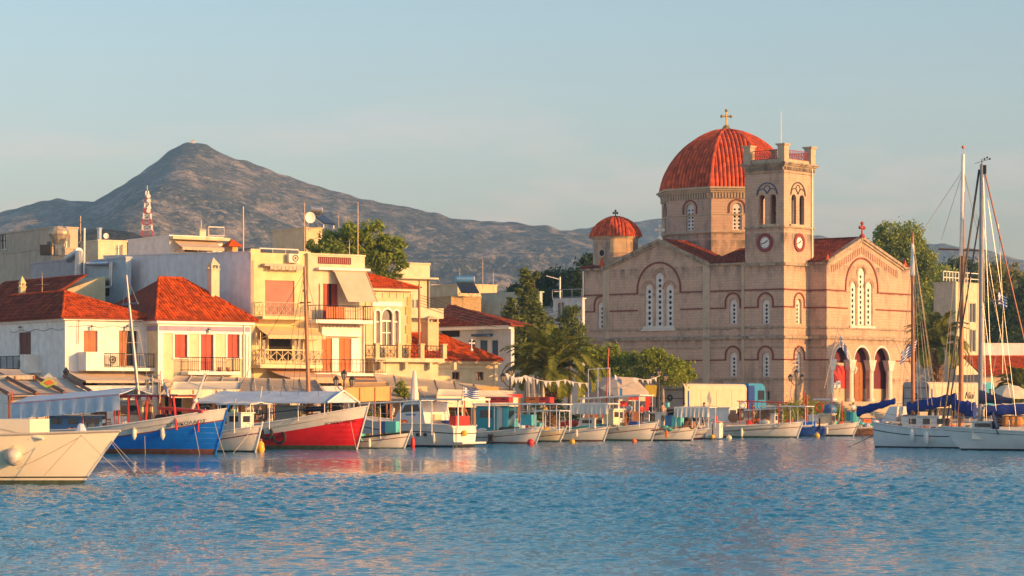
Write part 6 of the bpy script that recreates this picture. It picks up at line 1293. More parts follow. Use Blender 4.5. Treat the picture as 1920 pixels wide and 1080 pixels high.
truck('tarpaulin lorry with shade-painted grey rear and blue cab before the shaded church wall', 1229, 1284, 1400, 226, 719, 1425, 719, M_cabb, M_cabd)
truck('tarpaulin lorry with script lettering and turquoise cab behind the yachts', 1692, 1742, 1838, 244, 716, 1862, 717, M_cabt, M_cabd, 'Nini')
# market tent
def tent():
    Y = 204; o = P(1150, 800, Y); o.z = GZ; t = thing('market_tent', 'cream draped market tent with its shaded side painted grey, on the quay right of the palm', 'tent', o)
    q = lambda px, py, dy=0: P(px, py, Y+dy)-o
    part('shade_painted_cloth', mat('tent_cloth_shade_grey', (.22,.23,.25), .9), t, lambda m: m.slab([q(1083,745,1), q(1125,728,-1), q(1160,748,-2), q(1156,706,1.5), q(1118,708,2)], (0,0,-.04)))  # same tarp as the lit side, its shade painted in as grey
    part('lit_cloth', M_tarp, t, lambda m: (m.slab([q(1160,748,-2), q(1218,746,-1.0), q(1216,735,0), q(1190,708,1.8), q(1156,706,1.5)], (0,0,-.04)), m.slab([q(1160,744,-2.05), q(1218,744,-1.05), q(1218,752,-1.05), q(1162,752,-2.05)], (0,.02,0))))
    part('back_cloth', mat('yellow_canvas', (.6,.45,.05), .9), t, lambda m: m.slab([q(1210,722,2.4), q(1232,722,2.4), q(1230,744,2.6), q(1208,744,2.6)], (0,.05,0)))
    for px, dy in ((1088,1), (1160,-2), (1217,-1), (1190,2.5)): part('pole', M_metal, t, lambda m: m.tube(q(px, 745, dy), V(q(px,745,dy).x, q(px,745,dy).y, 0), .04))
    for i, (x0, y0, x1, y1) in enumerate(((1178,741,1198,750),(1210,744,1220,770),(1163,752,1176,762))): part('red_panel', M_brightred, t, lambda m: m.slab([q(x0,y0,-2.2+i*.3), q(x1,y0,-2.2+i*.3), q(x1,y1,-2.2+i*.3), q(x0,y1,-2.2+i*.3)], (0,.04,0)))
    part('blue_strip', M_bluem, t, lambda m: m.slab([q(1162,728,-1.9), q(1167,728,-1.9), q(1167,748,-2.1), q(1162,748,-2.1)], (0,.04,0)))
    part('stall_counter', M_wood, t, lambda m: m.cbox((0,-.5,.5), 4.5, .8, 1.0))
tent()
# furniture on the quay
def chair(label, x, y, rz, mt_):
    t = thing('chair', label, 'chair', (x, y, GZ), rz, 'taverna chairs on the quay')
    part('seat', mt_, t, lambda m: m.box(-.22,.22,-.22,.22,.43,.47)); part('backrest', mt_, t, lambda m: (m.box(-.22,.22,.2,.23,.72,.82), m.box(-.22,.22,.2,.23,.55,.62)))
    for sx in (-.2,.2):
        for sy in (-.2,.2): part('leg', mt_, t, lambda m: m.tube((sx,sy,0),(sx,sy,.43 if sy < 0 else .85),.02,n=5))
    return t
g = random.Random(9)
def qy(px): return float(np.interp(px, [0,450,900,1050,1300,1500,1650,1920], [150.5,157,172,184,192,203,212,222]))
c0 = chair('wooden taverna chair on the quay below the canopies', (200-960)/FPX*156, 156.5, .4, M_shbr)
for i in range(20):
    px = 60+i*43+g.uniform(-8,8); Y = qy(px)+2.5+g.uniform(-.5,1.5); dup(c0, ((px-960)/FPX*Y, Y, GZ), g.uniform(0,6.28))
def table(): 
    t = thing('table', 'square taverna table with pale cloth on the quay', 'table', ((230-960)/FPX*157.5, 157.5, GZ), .3, 'taverna tables on the quay'); part('tabletop', M_cval, t, lambda m: m.box(-.4,.4,-.4,.4,.72,.76)); part('cloth', M_whitep, t, lambda m: m.box(-.41,.41,-.41,.41,.55,.765))
    for sx in (-.34,.34):
        for sy in (-.34,.34): part('leg', M_shbr, t, lambda m: m.tube((sx,sy,0),(sx,sy,.72),.025,n=5))
    return t
t0 = table()
for i in range(9):
    px = 90+i*90+g.uniform(-10,10); Y = qy(px)+3.2; dup(t0, ((px-960)/FPX*Y, Y, GZ), g.uniform(0,1.5))
b, _fr, _F, _S = bfr('banner_wall', 'low cream quay kiosk between the teal boat and the parasols', 905, 180, R(10), cat='kiosk')
part('wall', M_cval, b, lambda m: m.box(0,2.6,0,1.6,0,2.1)); part('roof', M_brightred, b, lambda m: m.box(-.2,2.8,-.2,1.8,2.1,2.35)); part('window', M_dark, b, lambda m: m.box(.4,2.2,-.02,-.003,1.0,1.8))
# people
SK = mat('skin', (.45,.26,.17), .6); HR = mat('dark_hair', (.03,.02,.015), .7)
def person(label, px, Y, rz, top, legs, z=GZ, hgt=1.72, seed=0, sit=False, py=None):
    g = random.Random(seed); t = thing('person', label, 'person', ((px-960)/FPX*Y, Y, z), rz); s = hgt/1.75
    a = g.uniform(.05,.25); J = {'pel':(0,0,.95),'sp':(0,-.01,1.15),'ch':(0,0,1.36),'nk':(0,.0,1.5),'hd':(0,-.02,1.60),'ht':(0,-.01,1.70)}
    E_ = [('pel','sp'),('sp','ch'),('ch','nk'),('nk','hd'),('hd','ht')]; rad = {'pel':(.15,.11),'sp':(.13,.1),'ch':(.16,.11),'nk':(.055,.055),'hd':(.085,.1),'ht':(.065,.075)}
    for sd_, sx in (('L',-1),('R',1)):
        J.update({'s'+sd_:(sx*.18,0,1.42),'e'+sd_:(sx*.24,-.04-a*.3,1.14),'w'+sd_:(sx*.22,-.12-a,.93),'f'+sd_:(sx*.215,-.15-a,.85),'h'+sd_:(sx*.10,0,.90),'k'+sd_:(sx*.11,-.03-a*.2*sx,.5),'a'+sd_:(sx*.11,.02+a*.3*sx,.09),'t'+sd_:(sx*.12,-.14+a*.3*sx,.04)})
        E_ += [('ch','s'+sd_),('s'+sd_,'e'+sd_),('e'+sd_,'w'+sd_),('w'+sd_,'f'+sd_),('pel','h'+sd_),('h'+sd_,'k'+sd_),('k'+sd_,'a'+sd_),('a'+sd_,'t'+sd_)]
        rad.update({'s'+sd_:(.065,.065),'e'+sd_:(.045,.045),'w'+sd_:(.03,.03),'f'+sd_:(.035,.025),'h'+sd_:(.09,.09),'k'+sd_:(.06,.06),'a'+sd_:(.042,.042),'t'+sd_:(.04,.03)})
    def sk(name, keys, mt_, grow, ov={}):
        ks = [k for k in J if k in keys]; me = bpy.data.meshes.new(name); me.from_pydata([tuple(c*s for c in ov.get(k, J[k])) for k in ks], [(ks.index(p), ks.index(q)) for p, q in E_ if p in ks and q in ks], [])
        o = bpy.data.objects.new(name, me); COL.objects.link(o); o.parent = t; sm = o.modifiers.new('skin', 'SKIN'); 
        for i, k in enumerate(ks): me.skin_vertices[0].data[i].radius = (rad[k][0]*s+grow, rad[k][1]*s+grow); me.skin_vertices[0].data[i].use_root = (k == ('pel' if 'pel' in ks else ks[0]))
        o.modifiers.new('sub', 'SUBSURF').levels = 1; o.modifiers['sub'].render_levels = 1; me.materials.append(mt_); return o
    sk('body', set(J), SK, 0)
    sk('top', {'pel','sp','ch','sL','sR','eL','eR'}, top, .018); sk('trousers', {'pel','hL','hR','kL','kR','aL','aR'}, legs, .017)
    part('hair', HR, t, lambda m: m.ball((0,.015*s,1.66*s), .105*s, n=8, sz=.95))
    return t
c_ = lambda n_, *a: mat(n_, a, .8)
Q_ = 0
PW = [('person in a red top beneath the market tent',1203,200,.4,c_('red_shirt',.5,.03,.03),c_('dark_trousers',.03,.03,.05)),('person in dark clothes at the right side of the market tent',1222,199,2.5,c_('navy_shirt',.03,.04,.1),c_('blue_jeans',.06,.1,.2)),
 ('person in a pale blue shirt standing left of the tent pole',1180,197,-.5,c_('pale_blue_shirt',.35,.45,.6),c_('dark_trousers',.03,.03,.05)),('bare armed person beside the turquoise crates boat',1243,196,1.,c_('tan_vest',.45,.3,.2),c_('dark_trousers',.03,.03,.05)),
 ('person in black by the taverna tables behind the red boat stern',487,161,.2,c_('black_shirt',.02,.02,.02),c_('dark_trousers',.03,.03,.05)),('person in white near the apricot booth',668,167,3.,c_('white_shirt',.7,.68,.62),c_('khaki_shorts',.35,.27,.17)),
 ('person in orange shirt left of the kiosk',868,175,.6,c_('orange_shirt',.6,.2,.04),c_('blue_jeans',.06,.1,.2)),('person in maroon walking past the quay bushes',1462,206,1.8,c_('maroon_shirt',.22,.03,.04),c_('dark_trousers',.03,.03,.05)),
 ('person in a light shirt before the porch steps',1600,240,.3,c_('white_shirt',.7,.68,.62),c_('dark_trousers',.03,.03,.05)),('person in a red cap coloured top at the far right umbrella',1905,225,.3,c_('red_shirt',.5,.03,.03),c_('blue_jeans',.06,.1,.2))]
PW += [('person in a turquoise shirt behind the stacked crates boat',1283,196,.9,c_('turquoise_shirt',.05,.4,.42),c_('dark_trousers',.03,.03,.05)),('person in white beside the grey lorry rear',1320,199,-.7,c_('white_shirt',.7,.68,.62),c_('blue_jeans',.06,.1,.2)),
 ('person in dark red under the red canopy frame',1412,203.5,2.2,c_('maroon_shirt',.22,.03,.04),c_('khaki_shorts',.35,.27,.17)),('person in yellow left of the palm trunk',1020,184.5,.1,c_('yellow_shirt',.6,.42,.06),c_('dark_trousers',.03,.03,.05)),
 ('person in black right of the palm trunk',1072,189,1.4,c_('black_shirt',.02,.02,.02),c_('blue_jeans',.06,.1,.2)),('person in pale blue near the kiosk corner',948,180.5,2.9,c_('pale_blue_shirt',.35,.45,.6),c_('khaki_shorts',.35,.27,.17)),
 ('person in green behind the blue boat bow',437,158.5,.4,c_('green_shirt',.06,.2,.07),c_('dark_trousers',.03,.03,.05)),('person in a white shirt between the cruiser and the shop front',735,170,-.8,c_('white_shirt',.7,.68,.62),c_('dark_trousers',.03,.03,.05))]
for i, (lab, px, Y, rz, a_, b_) in enumerate(PW): person(lab, px, Y, rz, a_, b_, hgt=1.65+.03*(i % 4), seed=i)
t = thing('parasol', 'open cream parasol with arched canopy at the far right', 'parasol', ((1893-960)/FPX*232, 232, GZ)); part('pole', M_whitep, t, lambda m: m.tube((0,0,0),(0,0,3.),.04)); part('open_cloth', M_cval, t, lambda m: m.lathe([(.02,3.3),(.8,3.15),(1.5,2.75),(2.1,2.15),(2.1,2.0)], (0,0,0), 12))
# parked car glimpsed under the canopies, crates on the quay edge
def crate(label, px, py, Y, sx, sy, sz, mt_, rz=0, name='fish_crate', cat='crate', group=None, z=None):
    p = P(px, py, Y); 
    if z is not None: p.z = z
    t = thing(name, label, cat, p, rz, group); part('sides', mt_, t, lambda m: (m.box(-sx/2,sx/2,-sy/2,-sy/2+.03,0,sz), m.box(-sx/2,sx/2,sy/2-.03,sy/2,0,sz), m.box(-sx/2,-sx/2+.03,-sy/2+.031,sy/2-.031,0,sz), m.box(sx/2-.03,sx/2,-sy/2+.031,sy/2-.031,0,sz), m.box(-sx/2+.03,sx/2-.03,-sy/2+.03,sy/2-.03,.0,.02)))
    part('rim', mt_, t, lambda m: [m.box(-sx/2-.02,sx/2+.02,s*sy/2-.02,s*sy/2+.02,sz,sz+.03) for s in (-1,1)]); part('slot', M_dark, t, lambda m: m.box(-sx*.2,sx*.2,-sy/2-.01,-sy/2-.002,sz*.6,sz*.75)); return t
# ================================================================ BOATS
M_hw = mat('white_boat_paint', (.76,.72,.64), .35, var=.05, stain=.25, stcol=(.45,.36,.26), planks=1.1); M_hc = mat('cream_gelcoat', (.80,.72,.56), .3, var=.04, stain=.12, stcol=(.6,.5,.35))
M_hg = mat('grey_white_hull', (.80,.77,.72), .4, var=.06, stain=.25, stcol=(.4,.36,.3)); M_hblue = mat('royal_blue_hull', (.006,.17,.68), .35, var=.12, scale=2, stain=.2, stcol=(.02,.10,.3), planks=1.1); M_hred = mat('bright_red_hull', (.70,.012,.015), .35, var=.12, scale=2, stain=.2, stcol=(.35,.01,.01), planks=1.1)
M_boot = mat('brown_antifouling', (.20,.07,.04), .7, var=.3, scale=4); M_slime = mat('algae_waterline', (.07,.09,.05), .8, var=.4, scale=5); M_blk = mat('black_boot_paint', (.02,.022,.025), .6)
M_mar = mat('maroon_trim', (.22,.03,.025), .5); M_tealp = mat('teal_cabin_paint', (.02,.30,.36), .5, var=.12); M_turq = mat('turquoise_paint', (.10,.52,.55), .5); M_navy = mat('navy_canvas', (.01,.035,.22), .85, var=.25, scale=3, bump=.4, bscale=6)
M_navyd = mat('dark_navy_canvas', (.006,.02,.09), .85, var=.25, scale=3); M_tarpb = mat('pale_blue_tarp', (.45,.55,.66), .6, var=.12, scale=2, bump=.5, bscale=3); M_tarpw = mat('white_cloth_awning', (.72,.68,.60), .8, var=.1, bump=.4, bscale=3)
M_wood2 = mat('varnished_mast_wood', (.36,.13,.05), .4, var=.2, scale=3); M_alu = mat('aluminium_mast', (.27,.27,.29), .35, metal=.5); M_rope = mat('weathered_rope', (.45,.38,.28), .9); M_deckw = mat('grey_deck', (.40,.38,.34), .8, var=.15)
M_yel = mat('yellow_plastic', (.70,.40,.03), .4); M_org = mat('orange_plastic', (.75,.16,.02), .4); M_redpl = mat('red_plastic', (.62,.03,.02), .45); M_bluepl = mat('blue_plastic', (.03,.12,.45), .45); M_rub = mat('old_tyre_rubber', (.025,.025,.028), .8, var=.3); M_net = mat('turquoise_net', (.10,.42,.38), .9, var=.5, scale=12)
M_orgm = mat('red_orange_steel', (.52,.05,.02), .5); M_brown = mat('brown_planking', (.26,.13,.07), .7, var=.3, scale=5)

class Boat: pass
def boat(label, px, py, th, Ln, Bm, hb, hm, hs, bands, rake=.6, double=True, name='fishing_boat', cat='boat', left=False, rail_=None, stem=None, tip=True, bul=.22, pw=.38, group=None):
    # bands: list of (lower limit, material index) ; limits are ('w', z) above the water or ('s', dz) below the sheer
    Y = YW(py); rot = R(180-th) if left == 'away' else (R(180+th) if left else -R(th)); d = V(cos(rot), sin(rot), 0)
    bow = V((px-960)/FPX*Y, Y, 0); loc = bow-d*(Ln/2+.0); fr = Frame(0, loc.y, rot, 0, X=loc.x); t = thing(name, label, cat, loc, rot, group)
    b = Boat(); b.t = t; b.fr = fr; b.L = Ln; b.B = Bm; b.F = Face(fr, 0, 0, -90); b.d = d; near = -1 if fr.ey.y > 0 else 1; b.near = near
    mats = [m for _, m in bands]; N = 26; dr = .45
    def sheer(u): return hm+(hb-hm)*max(0, (u-.38)/.62)**1.9+(hs-hm)*max(0, (.38-u)/.38)**2
    def half(u):
        if double: return Bm/2*max(0, 1-abs(2*u-1)**2.5)**.75
        return Bm/2*(.74+.26*sin(pi*min(1, u*1.05))) if u < .48 else Bm/2*max(0, 1-((u-.48)/.52)**2.3)
    def xs(u, z):
        x = -Ln/2+Ln*u; r = max(0, (u-.7)/.3)**1.6*rake*(z/hb)
        if double: r -= max(0, (.3-u)/.3)**1.6*rake*.6*(z/hb)
        return x+r
    b.sheer, b.half, b.xs = sheer, half, xs
    def rowz(u):
        s = sheer(u); z = [-dr]
        for (k, v), _ in bands[:-1]: z.append((v if k == 'w' else s-v))
        z.append(s); q = []
        for i in range(len(z)-1): q += [z[i]+(z[i+1]-z[i])*k/3 for k in range(3)]
        q.append(z[-1]); return q
    def yy(u, z): g = max(0, (z+dr)/(sheer(u)+dr)); return half(u)*(g**(pw+.55*max(0, u-.55)/.45))
    b.yy = yy
    def hullf(m):
        for sd in (-1, 1):
            G = []
            for i in range(N+1): u = i/N; G.append([(xs(u,z), sd*yy(u,z), z) for z in rowz(u)])
            K = len(G[0]); m.add([p for r in G for p in r], [], 0); base = len(m.v)-len(G)*K
            for i in range(N):
                for k in range(K-1): m.f.append((base+i*K+k, base+(i+1)*K+k, base+(i+1)*K+k+1, base+i*K+k+1)); m.m.append(k//3)
        if not double:
            zs = rowz(0); 
            for k in range(len(zs)-1): m.quad((xs(0,zs[k]),-yy(0,zs[k]),zs[k]),(xs(0,zs[k]),yy(0,zs[k]),zs[k]),(xs(0,zs[k+1]),yy(0,zs[k+1]),zs[k+1]),(xs(0,zs[k+1]),-yy(0,zs[k+1]),zs[k+1]), k//3)
    h = part('hull', mats, t, hullf); smooth_by(h, 35); b.hull = h
    part('deck', M_deckw, t, lambda m: [m.quad((xs(i/N,hm),-half(i/N)*.97,sheer(i/N)-bul),(xs((i+1)/N,hm),-half((i+1)/N)*.97,sheer((i+1)/N)-bul),(xs((i+1)/N,hm),half((i+1)/N)*.97,sheer((i+1)/N)-bul),(xs(i/N,hm),half(i/N)*.97,sheer(i/N)-bul)) for i in range(N)])
    for sd in (-1, 1): part('gunwale', rail_ or mats[-1], t, lambda m: m.path([V(xs(i/N,sheer(i/N)), sd*(half(i/N)+.015), sheer(i/N)+.01) for i in range(N+1)], .045, 5))
    if stem: part('stem_post', stem, t, lambda m: m.path([V(xs(1,z)+.03, 0, z) for z in [-.2+(hb+.25+.2)*k/8 for k in range(9)]], .045, 6))
    ALLB.append(b)
    b.x = lambda px_, py_=HY+20, yo=0.: b.F.px(px_, py_, -yo)[0]; b.z = lambda px_, py_, yo=0.: b.F.px(px_, py_, -yo)[1]
    return b
def bbox(b, name, mt, x0, y0, x1, y1, hw, yo=0., **kw):       # box spanning a pixel rectangle at the boat's centre plane
    yn = yo+b.near*hw; a = [b.F.px(x0,(y0+y1)/2,-yn)[0], b.F.px(x1,(y0+y1)/2,-yn)[0]]; zz = [b.F.px((x0+x1)/2,y1,-yn)[1], b.F.px((x0+x1)/2,y0,-yn)[1]]
    o = part(name, mt, b.t, lambda m: m.box(min(a), max(a), yo-hw, yo+hw, zz[0], zz[1]), **kw); o['_'] = 0; del o['_']; return o, min(a), max(a), zz[0], zz[1]
def cabin(b, mt, x0, y0, x1, y1, hw, roof=None, win=2, wmt=None, name='cabin', door=False):
    o, a0, a1, z0, z1 = bbox(b, name, mt, x0, y0, x1, y1, hw); n_ = b.near
    part('cabin_roof', roof or mt, o, lambda m: m.box(a0-.1,a1+.1,-hw-.1,hw+.1,z1,z1+.06))
    for i in range(win):
        w_ = (a1-a0)/win; c = a0+w_*(i+.5); part('window', wmt or M_glass, o, lambda m: m.box(c-w_*.3,c+w_*.3,n_*hw*1.0-.02,n_*hw+.02,z0+(z1-z0)*.52,z0+(z1-z0)*.85))
    part('end_window', M_glass, o, lambda m: m.box(a1+.002,a1+.02,-hw*.7,hw*.7,z0+(z1-z0)*.5,z0+(z1-z0)*.85))
    if door: part('door', M_brown, o, lambda m: m.box(a1+.003,a1+.03,-.3,.3,z0,z0+(z1-z0)*.9))
    return o
def awn(b, mt, x0, x1, py, hw, posts=4, pmt=None, th=.05, sag=0., drop=0., pyb=None, gable=0., slope=0., name='canopy'):
    nn = b.near*hw; a0, a1 = b.F.px(x0,py,-nn)[0], b.F.px(x1,py,-nn)[0]; a0, a1 = min(a0,a1), max(a0,a1); z = b.F.px((x0+x1)/2,py,-nn)[1]
    def f(m):
        n_ = 16; Z = lambda i: z+slope*i/n_+.012*sin(i*1.1)
        for s_ in (-1, 1): m.sheet([[(a0+(a1-a0)*i/n_, s_*hw*(1-k/4), Z(i)+gable*k/4-.03*sin(pi*k/4)) for k in range(5)] for i in range(n_+1)], (0,0,th))
        if drop: m.sheet([[(a0+(a1-a0)*i/40, nn*1.01+k/4*(.05*sin(i*1.3)+.03*sin(i*2.9)), z+slope*i/40-drop*k/4+.02*sin(i)*(k == 4)) for k in range(5)] for i in range(41)], (0,.015,0))
    c = part(name, mt, b.t, f); smooth_by(c, 40)
    for i in range(posts):
        x = a0+.1+(a1-a0-.2)*i/max(1,posts-1)
        for s in (-1, 1): part('canopy_post', pmt or M_whitep, b.t, lambda m: m.tube((x,s*(hw-.08),b.sheer(min(1,max(0,(x+b.L/2)/b.L)))-.2),(x,s*(hw-.08),z+slope*i/max(1,posts-1)),.028,n=5))
    part('canopy_rail', pmt or M_whitep, b.t, lambda m: [m.tube((a0,s*hw,z-.02),(a1,s*hw,z+slope-.02),.025,n=5) for s in (-1,1)])
    return c
def mast(b, px, py0, py1, r, mt, top=None, name='mast', px1=None, taper=.6):
    x, z0 = b.F.px(px, py0); x1, z1 = b.F.px(px1 or px, py1); o = part(name, mt, b.t, lambda m: m.tube((x,0,z0),(x1,0,z1),r,r*taper,10)); b.m = (x,z0,x1,z1); return o
def stays(b, parent, pts, r=.02, mt=None, name='rigging'):
    def f(m):
        for (x0,y0,o0),(x1,y1,o1) in pts: p, q = b.F.px(x0,y0,-o0), b.F.px(x1,y1,-o1); m.tube((p[0],o0,p[1]),(q[0],o1,q[1]),r,n=4)
    return part(name, mt or M_rope, parent, f, kind='stuff')
def fender(b, px, py0, py1, r, mt, cap=None, kind='cyl'):
    u = .5
    for _ in range(5): x = b.F.px(px, py0, -b.near*b.half(u))[0]; u = min(.97, max(.03, (x+b.L/2)/b.L))
    z0, z1 = b.F.px(px,py1,-b.near*b.half(u))[1], b.F.px(px,py0,-b.near*b.half(u))[1]; y = b.near*(b.yy(u, max(.1,(z0+z1)/2))+r)
    if kind == 'tyre': return part('tyre_fender', mt, b.t, lambda m: m.torus((x,y-b.near*r*.5,(z0+z1)/2), (z1-z0)/2-.09, .09, 'y', 20, 8))
    o = part('fender', mt, b.t, lambda m: m.lathe([(.01,z0-.1),(r*.6,z0),(r,z0+.1),(r,z1-.1),(r*.6,z1),(.02,z1+.08)], (x,y,0), 10) if kind == 'cyl' else m.ball((x,y,(z0+z1)/2),(z1-z0)/2, n=10)); smooth_by(o)
    part('fender_rope', M_rope, o, lambda m: m.tube((x,y,z1),(x,y-b.near*r,b.sheer(u)),.012,n=4))
    return o
def text(b, s, px, py, h, mt=None, slope=0.):
    u = .7
    for _ in range(5): x, z = b.F.px(px, py, -b.near*b.yy(u, 1.3)); u = min(.98,max(.02,(x+b.L/2)/b.L))
    cu = bpy.data.curves.new('name_lettering', 'FONT'); cu.body = s; cu.size = h; cu.extrude = .004; cu.align_x = 'CENTER'
    tmp = bpy.data.objects.new('tmp', cu); me = bpy.data.meshes.new_from_object(tmp); bpy.data.objects.remove(tmp); me.materials.clear(); me.materials.append(mt or M_black)
    for v in me.vertices:                                   # lay each letter on the curving planks
        uu = min(.99, max(.01, u+v.co.x*(1 if b.near < 0 else -1)/b.L)); zz = z+v.co.y+slope*v.co.x; v.co = (b.xs(uu,zz), b.near*(b.yy(uu,zz)+.012+abs(v.co.z)), zz)
    o = bpy.data.objects.new('name_lettering', me); COL.objects.link(o); o.parent = b.hull; return o
def ropes(b, pts, r=.014):
    for p, q, s in pts: part('mooring_rope', M_rope, b.t, lambda m: m.path([V(*p).lerp(V(*q),k/8)-V(0,0,s*sin(pi*k/8)) for k in range(9)], r, 4))
def clutter(b, seed, n, x0=-.75, x1=.6, hmax=.7):
    g = random.Random(seed); P_ = (M_org, M_yel, M_turq, M_redpl, M_whitep, M_bluepl, M_brown, M_hw, M_net, M_rope, M_cval, M_slime)
    for i in range(n):
        u = .5+.5*g.uniform(x0, x1); x = b.xs(u, .5); y = b.near*b.half(u)*g.uniform(-.4, .85); z = b.sheer(u)-.22; k = g.randrange(8); mt = g.choice(P_)
        if k == 0: part('bucket', mt, b.t, lambda m: m.lathe([(.0,z),(.13,z),(.17,z+.36),(.0,z+.36)], (x,y,0), 9))
        elif k == 1: part('net_heap', g.choice((M_net, M_brown, M_yel, M_org, M_slime)), b.t, lambda m: (m.ball((x,y,z+.25),g.uniform(.28,.42),n=6,sz=.7), m.ball((x+.3,y,z+.2),.25,n=6,sz=.7)))
        elif k == 2: part('gear_box', mt, b.t, lambda m: m.cbox((x,y,z+.22), g.uniform(.4,.7), .4, .45, rz=g.uniform(-.4,.4)))
        elif k == 3: lx = g.uniform(-.5,.5); h = g.uniform(1.2, 2.6)*hmax/.7; part('pole', g.choice((M_brown, M_hw, M_orgm, M_alu)), b.t, lambda m: m.tube((x,y,z),(x+lx,y,z+h),.025,n=5))
        elif k == 4: part('rope_coil', M_rope, b.t, lambda m: (m.torus((x,y,z+.3),.2,.05,'z',12,5), m.torus((x,y,z+.38),.18,.05,'z',12,5)))
        elif k == 5: part('jerrycan', mt, b.t, lambda m: (m.cbox((x,y,z+.28), .3,.2,.42), m.cbox((x+.08,y,z+.52), .06,.06,.08)))
        elif k == 6: part('float_line', g.choice((M_org, M_yel, M_whitep)), b.t, lambda m: [m.ball((x+.16*j,y,b.sheer(u)+.05*(j % 2)), .085, n=5) for j in range(5)])
        else: q = b.near*(b.half(u)+.1); part('fender', g.choice((M_hw, M_org, M_bluepl, M_rub)), b.t, lambda m: m.lathe([(.01,z-.45),(.09,z-.38),(.1,z),(.03,z+.1)], (x,q,0), 8))
    part('rigging', M_rope, b.t, lambda m: [m.tube((b.xs(.98,.5),0,b.sheer(.98)),(b.xs(.45,.5),0,b.sheer(.45)+1.6*hmax/.7),.014,n=4), m.tube((b.xs(.45,.5),0,b.sheer(.45)+1.6*hmax/.7),(b.xs(.1,.5),0,b.sheer(.1)+1.3),.014,n=4)], kind='stuff')
ALLB = []

# 1 -- big cream motor-sailer at the left edge
b = boat('large cream yacht hull entering at the left edge with a round white fender', 155, 909, 9, 15, 4.2, 1.86, 1.62, 1.7, [(('w',.16),M_slime),(('w',.24),M_hc),(('w',.29),M_blk),(('s',0),M_hc)], rake=1.35, double=False, name='motor_yacht', bul=.05, rail_=M_deckw)
o, *_r = bbox(b, 'cabin_trunk', M_hc, -90, 786, 56, 824, 1.0); part('cabin_roof', M_hw, o, lambda m: m.slab([(_r[0],-1.0,_r[3]),(_r[1]+.45,-1.0,_r[2]),(_r[1]+.45,1.0,_r[2]),(_r[0],1.0,_r[3]+.02)], (0,0,.06)))
fender(b, 25, 839, 874, .3, mat('dirty_white_fender', (.55,.49,.42), .5, var=.25, scale=5), kind='ball')
wx = lambda px, py, yo=0: V(b.F.px(px,py,-yo)[0], yo, b.F.px(px,py,-yo)[1])
ropes(b, [(wx(152,816,-1.4),wx(82,893,-2.0),.0),(wx(152,816,-1.4),wx(250,906,-2.0),.05),(wx(206,826,0),wx(268,905,-1),.02),(wx(208,824,0),wx(290,906,-1.),.06),(wx(152,818,-1.4),wx(30,880,-2),.04)], .013)
part('anchor_tarp', M_tarpb, b.t, lambda m: m.lathe([(.0,.42),(.1,.38),(.2,.15),(.38,.02),(.4,0)], b.F.pt(b.F.px(152,815)[0],0,1.72), 9)); part('rope_coil', M_rope, b.t, lambda m: [m.torus((b.F.px(px,815)[0],-.3,1.70),.2,.05,'z',12,5) for px in (85,100,114)])
# 2 -- blue fishing boat
b = boat('blue and white wooden fishing boat with brown waterline, red steel frames and leaning grey mast', 403, 852, 25, 15, 4.3, 2.42, 1.25, 1.5, [(('w',.28),M_boot),(('s',.62),M_hblue),(('s',.56),M_mar),(('s',0),M_hw)], rake=.75, stem=M_hblue, rail_=M_hw, bul=.3)
text(b, 'ΑΓ.ΝΙΚΟΛΑΟΣ', 342, 797, .26, slope=.16)
awn(b, M_tarpb, 20, 224, 757, 1.6, posts=4, pmt=M_brightred, gable=.35, drop=.85, slope=.5); part('canopy_end', M_tarpb, b.t, lambda m: m.box(b.x(222,760)-.02,b.x(222,760),-1.6,1.6,2.6,3.0))
cabin(b, M_bluem, 92, 780, 152, 812, 1.0, M_whitep, 2); cabin(b, M_cream, 238, 752, 266, 806, .55, M_whitep, 1, door=True)
mast(b, 266, 806, 516, .13, M_alu, px1=237, taper=.5)
x, z0, x1, z1 = b.m
part('crosstree', M_alu, b.t, lambda m: (m.tube((b.x(231,571)-.1,0,b.z(246,571)),(b.x(259,570),0,b.z(246,570)+.05),.05), m.tube((b.x(231,571),0,b.z(246,571)),(x1,0,z1),.02), m.tube((b.x(259,570),0,b.z(246,571)),(x1,0,z1),.02)))
def ladder(m):
    for s in (-1, 1):
        p, q = V(b.x(252+s*6-2,620),.25*s,b.z(250,620)), V(b.x(258+s*17,800),.9*s,b.z(265,800)); m.tube(p,q,.016,n=4)
    for k in range(9): f=k/8; m.tube(V(b.x(246,620),-.25,b.z(250,620)).lerp(V(b.x(241,800),-.9,b.z(265,800)),f), V(b.x(256,620),.25,b.z(250,620)).lerp(V(b.x(275,800),.9,b.z(265,800)),f), .014, n=4)
part('ratlines', M_rope, b.t, ladder, kind='stuff')
part('steel_frame', M_brightred, b.t, lambda m: (m.tube((b.x(188,743),-1.1,b.z(188,743)),(b.x(350,741),-1.1,b.z(350,741)),.05), m.tube((b.x(188,743),1.1,b.z(188,743)),(b.x(350,741),1.1,b.z(350,741)),.05), [m.tube((b.x(px0,743),s*1.1,b.z(px0,743)),(b.x(px1,790),s*1.3,b.z(px1,806)),.06) for s in (-1,1) for px0,px1 in ((262,268),(276,292),(298,297),(346,356))], [m.tube((b.x(px,743),-1.1,b.z(px,743)),(b.x(px,743),1.1,b.z(px,743)),.04) for px in (188,262,298,346)]))
part('frame_roof', M_deckw, b.t, lambda m: m.box(b.x(262,743),b.x(356,741),-1.2,1.2,b.z(300,743)+.06,b.z(300,743)+.11))
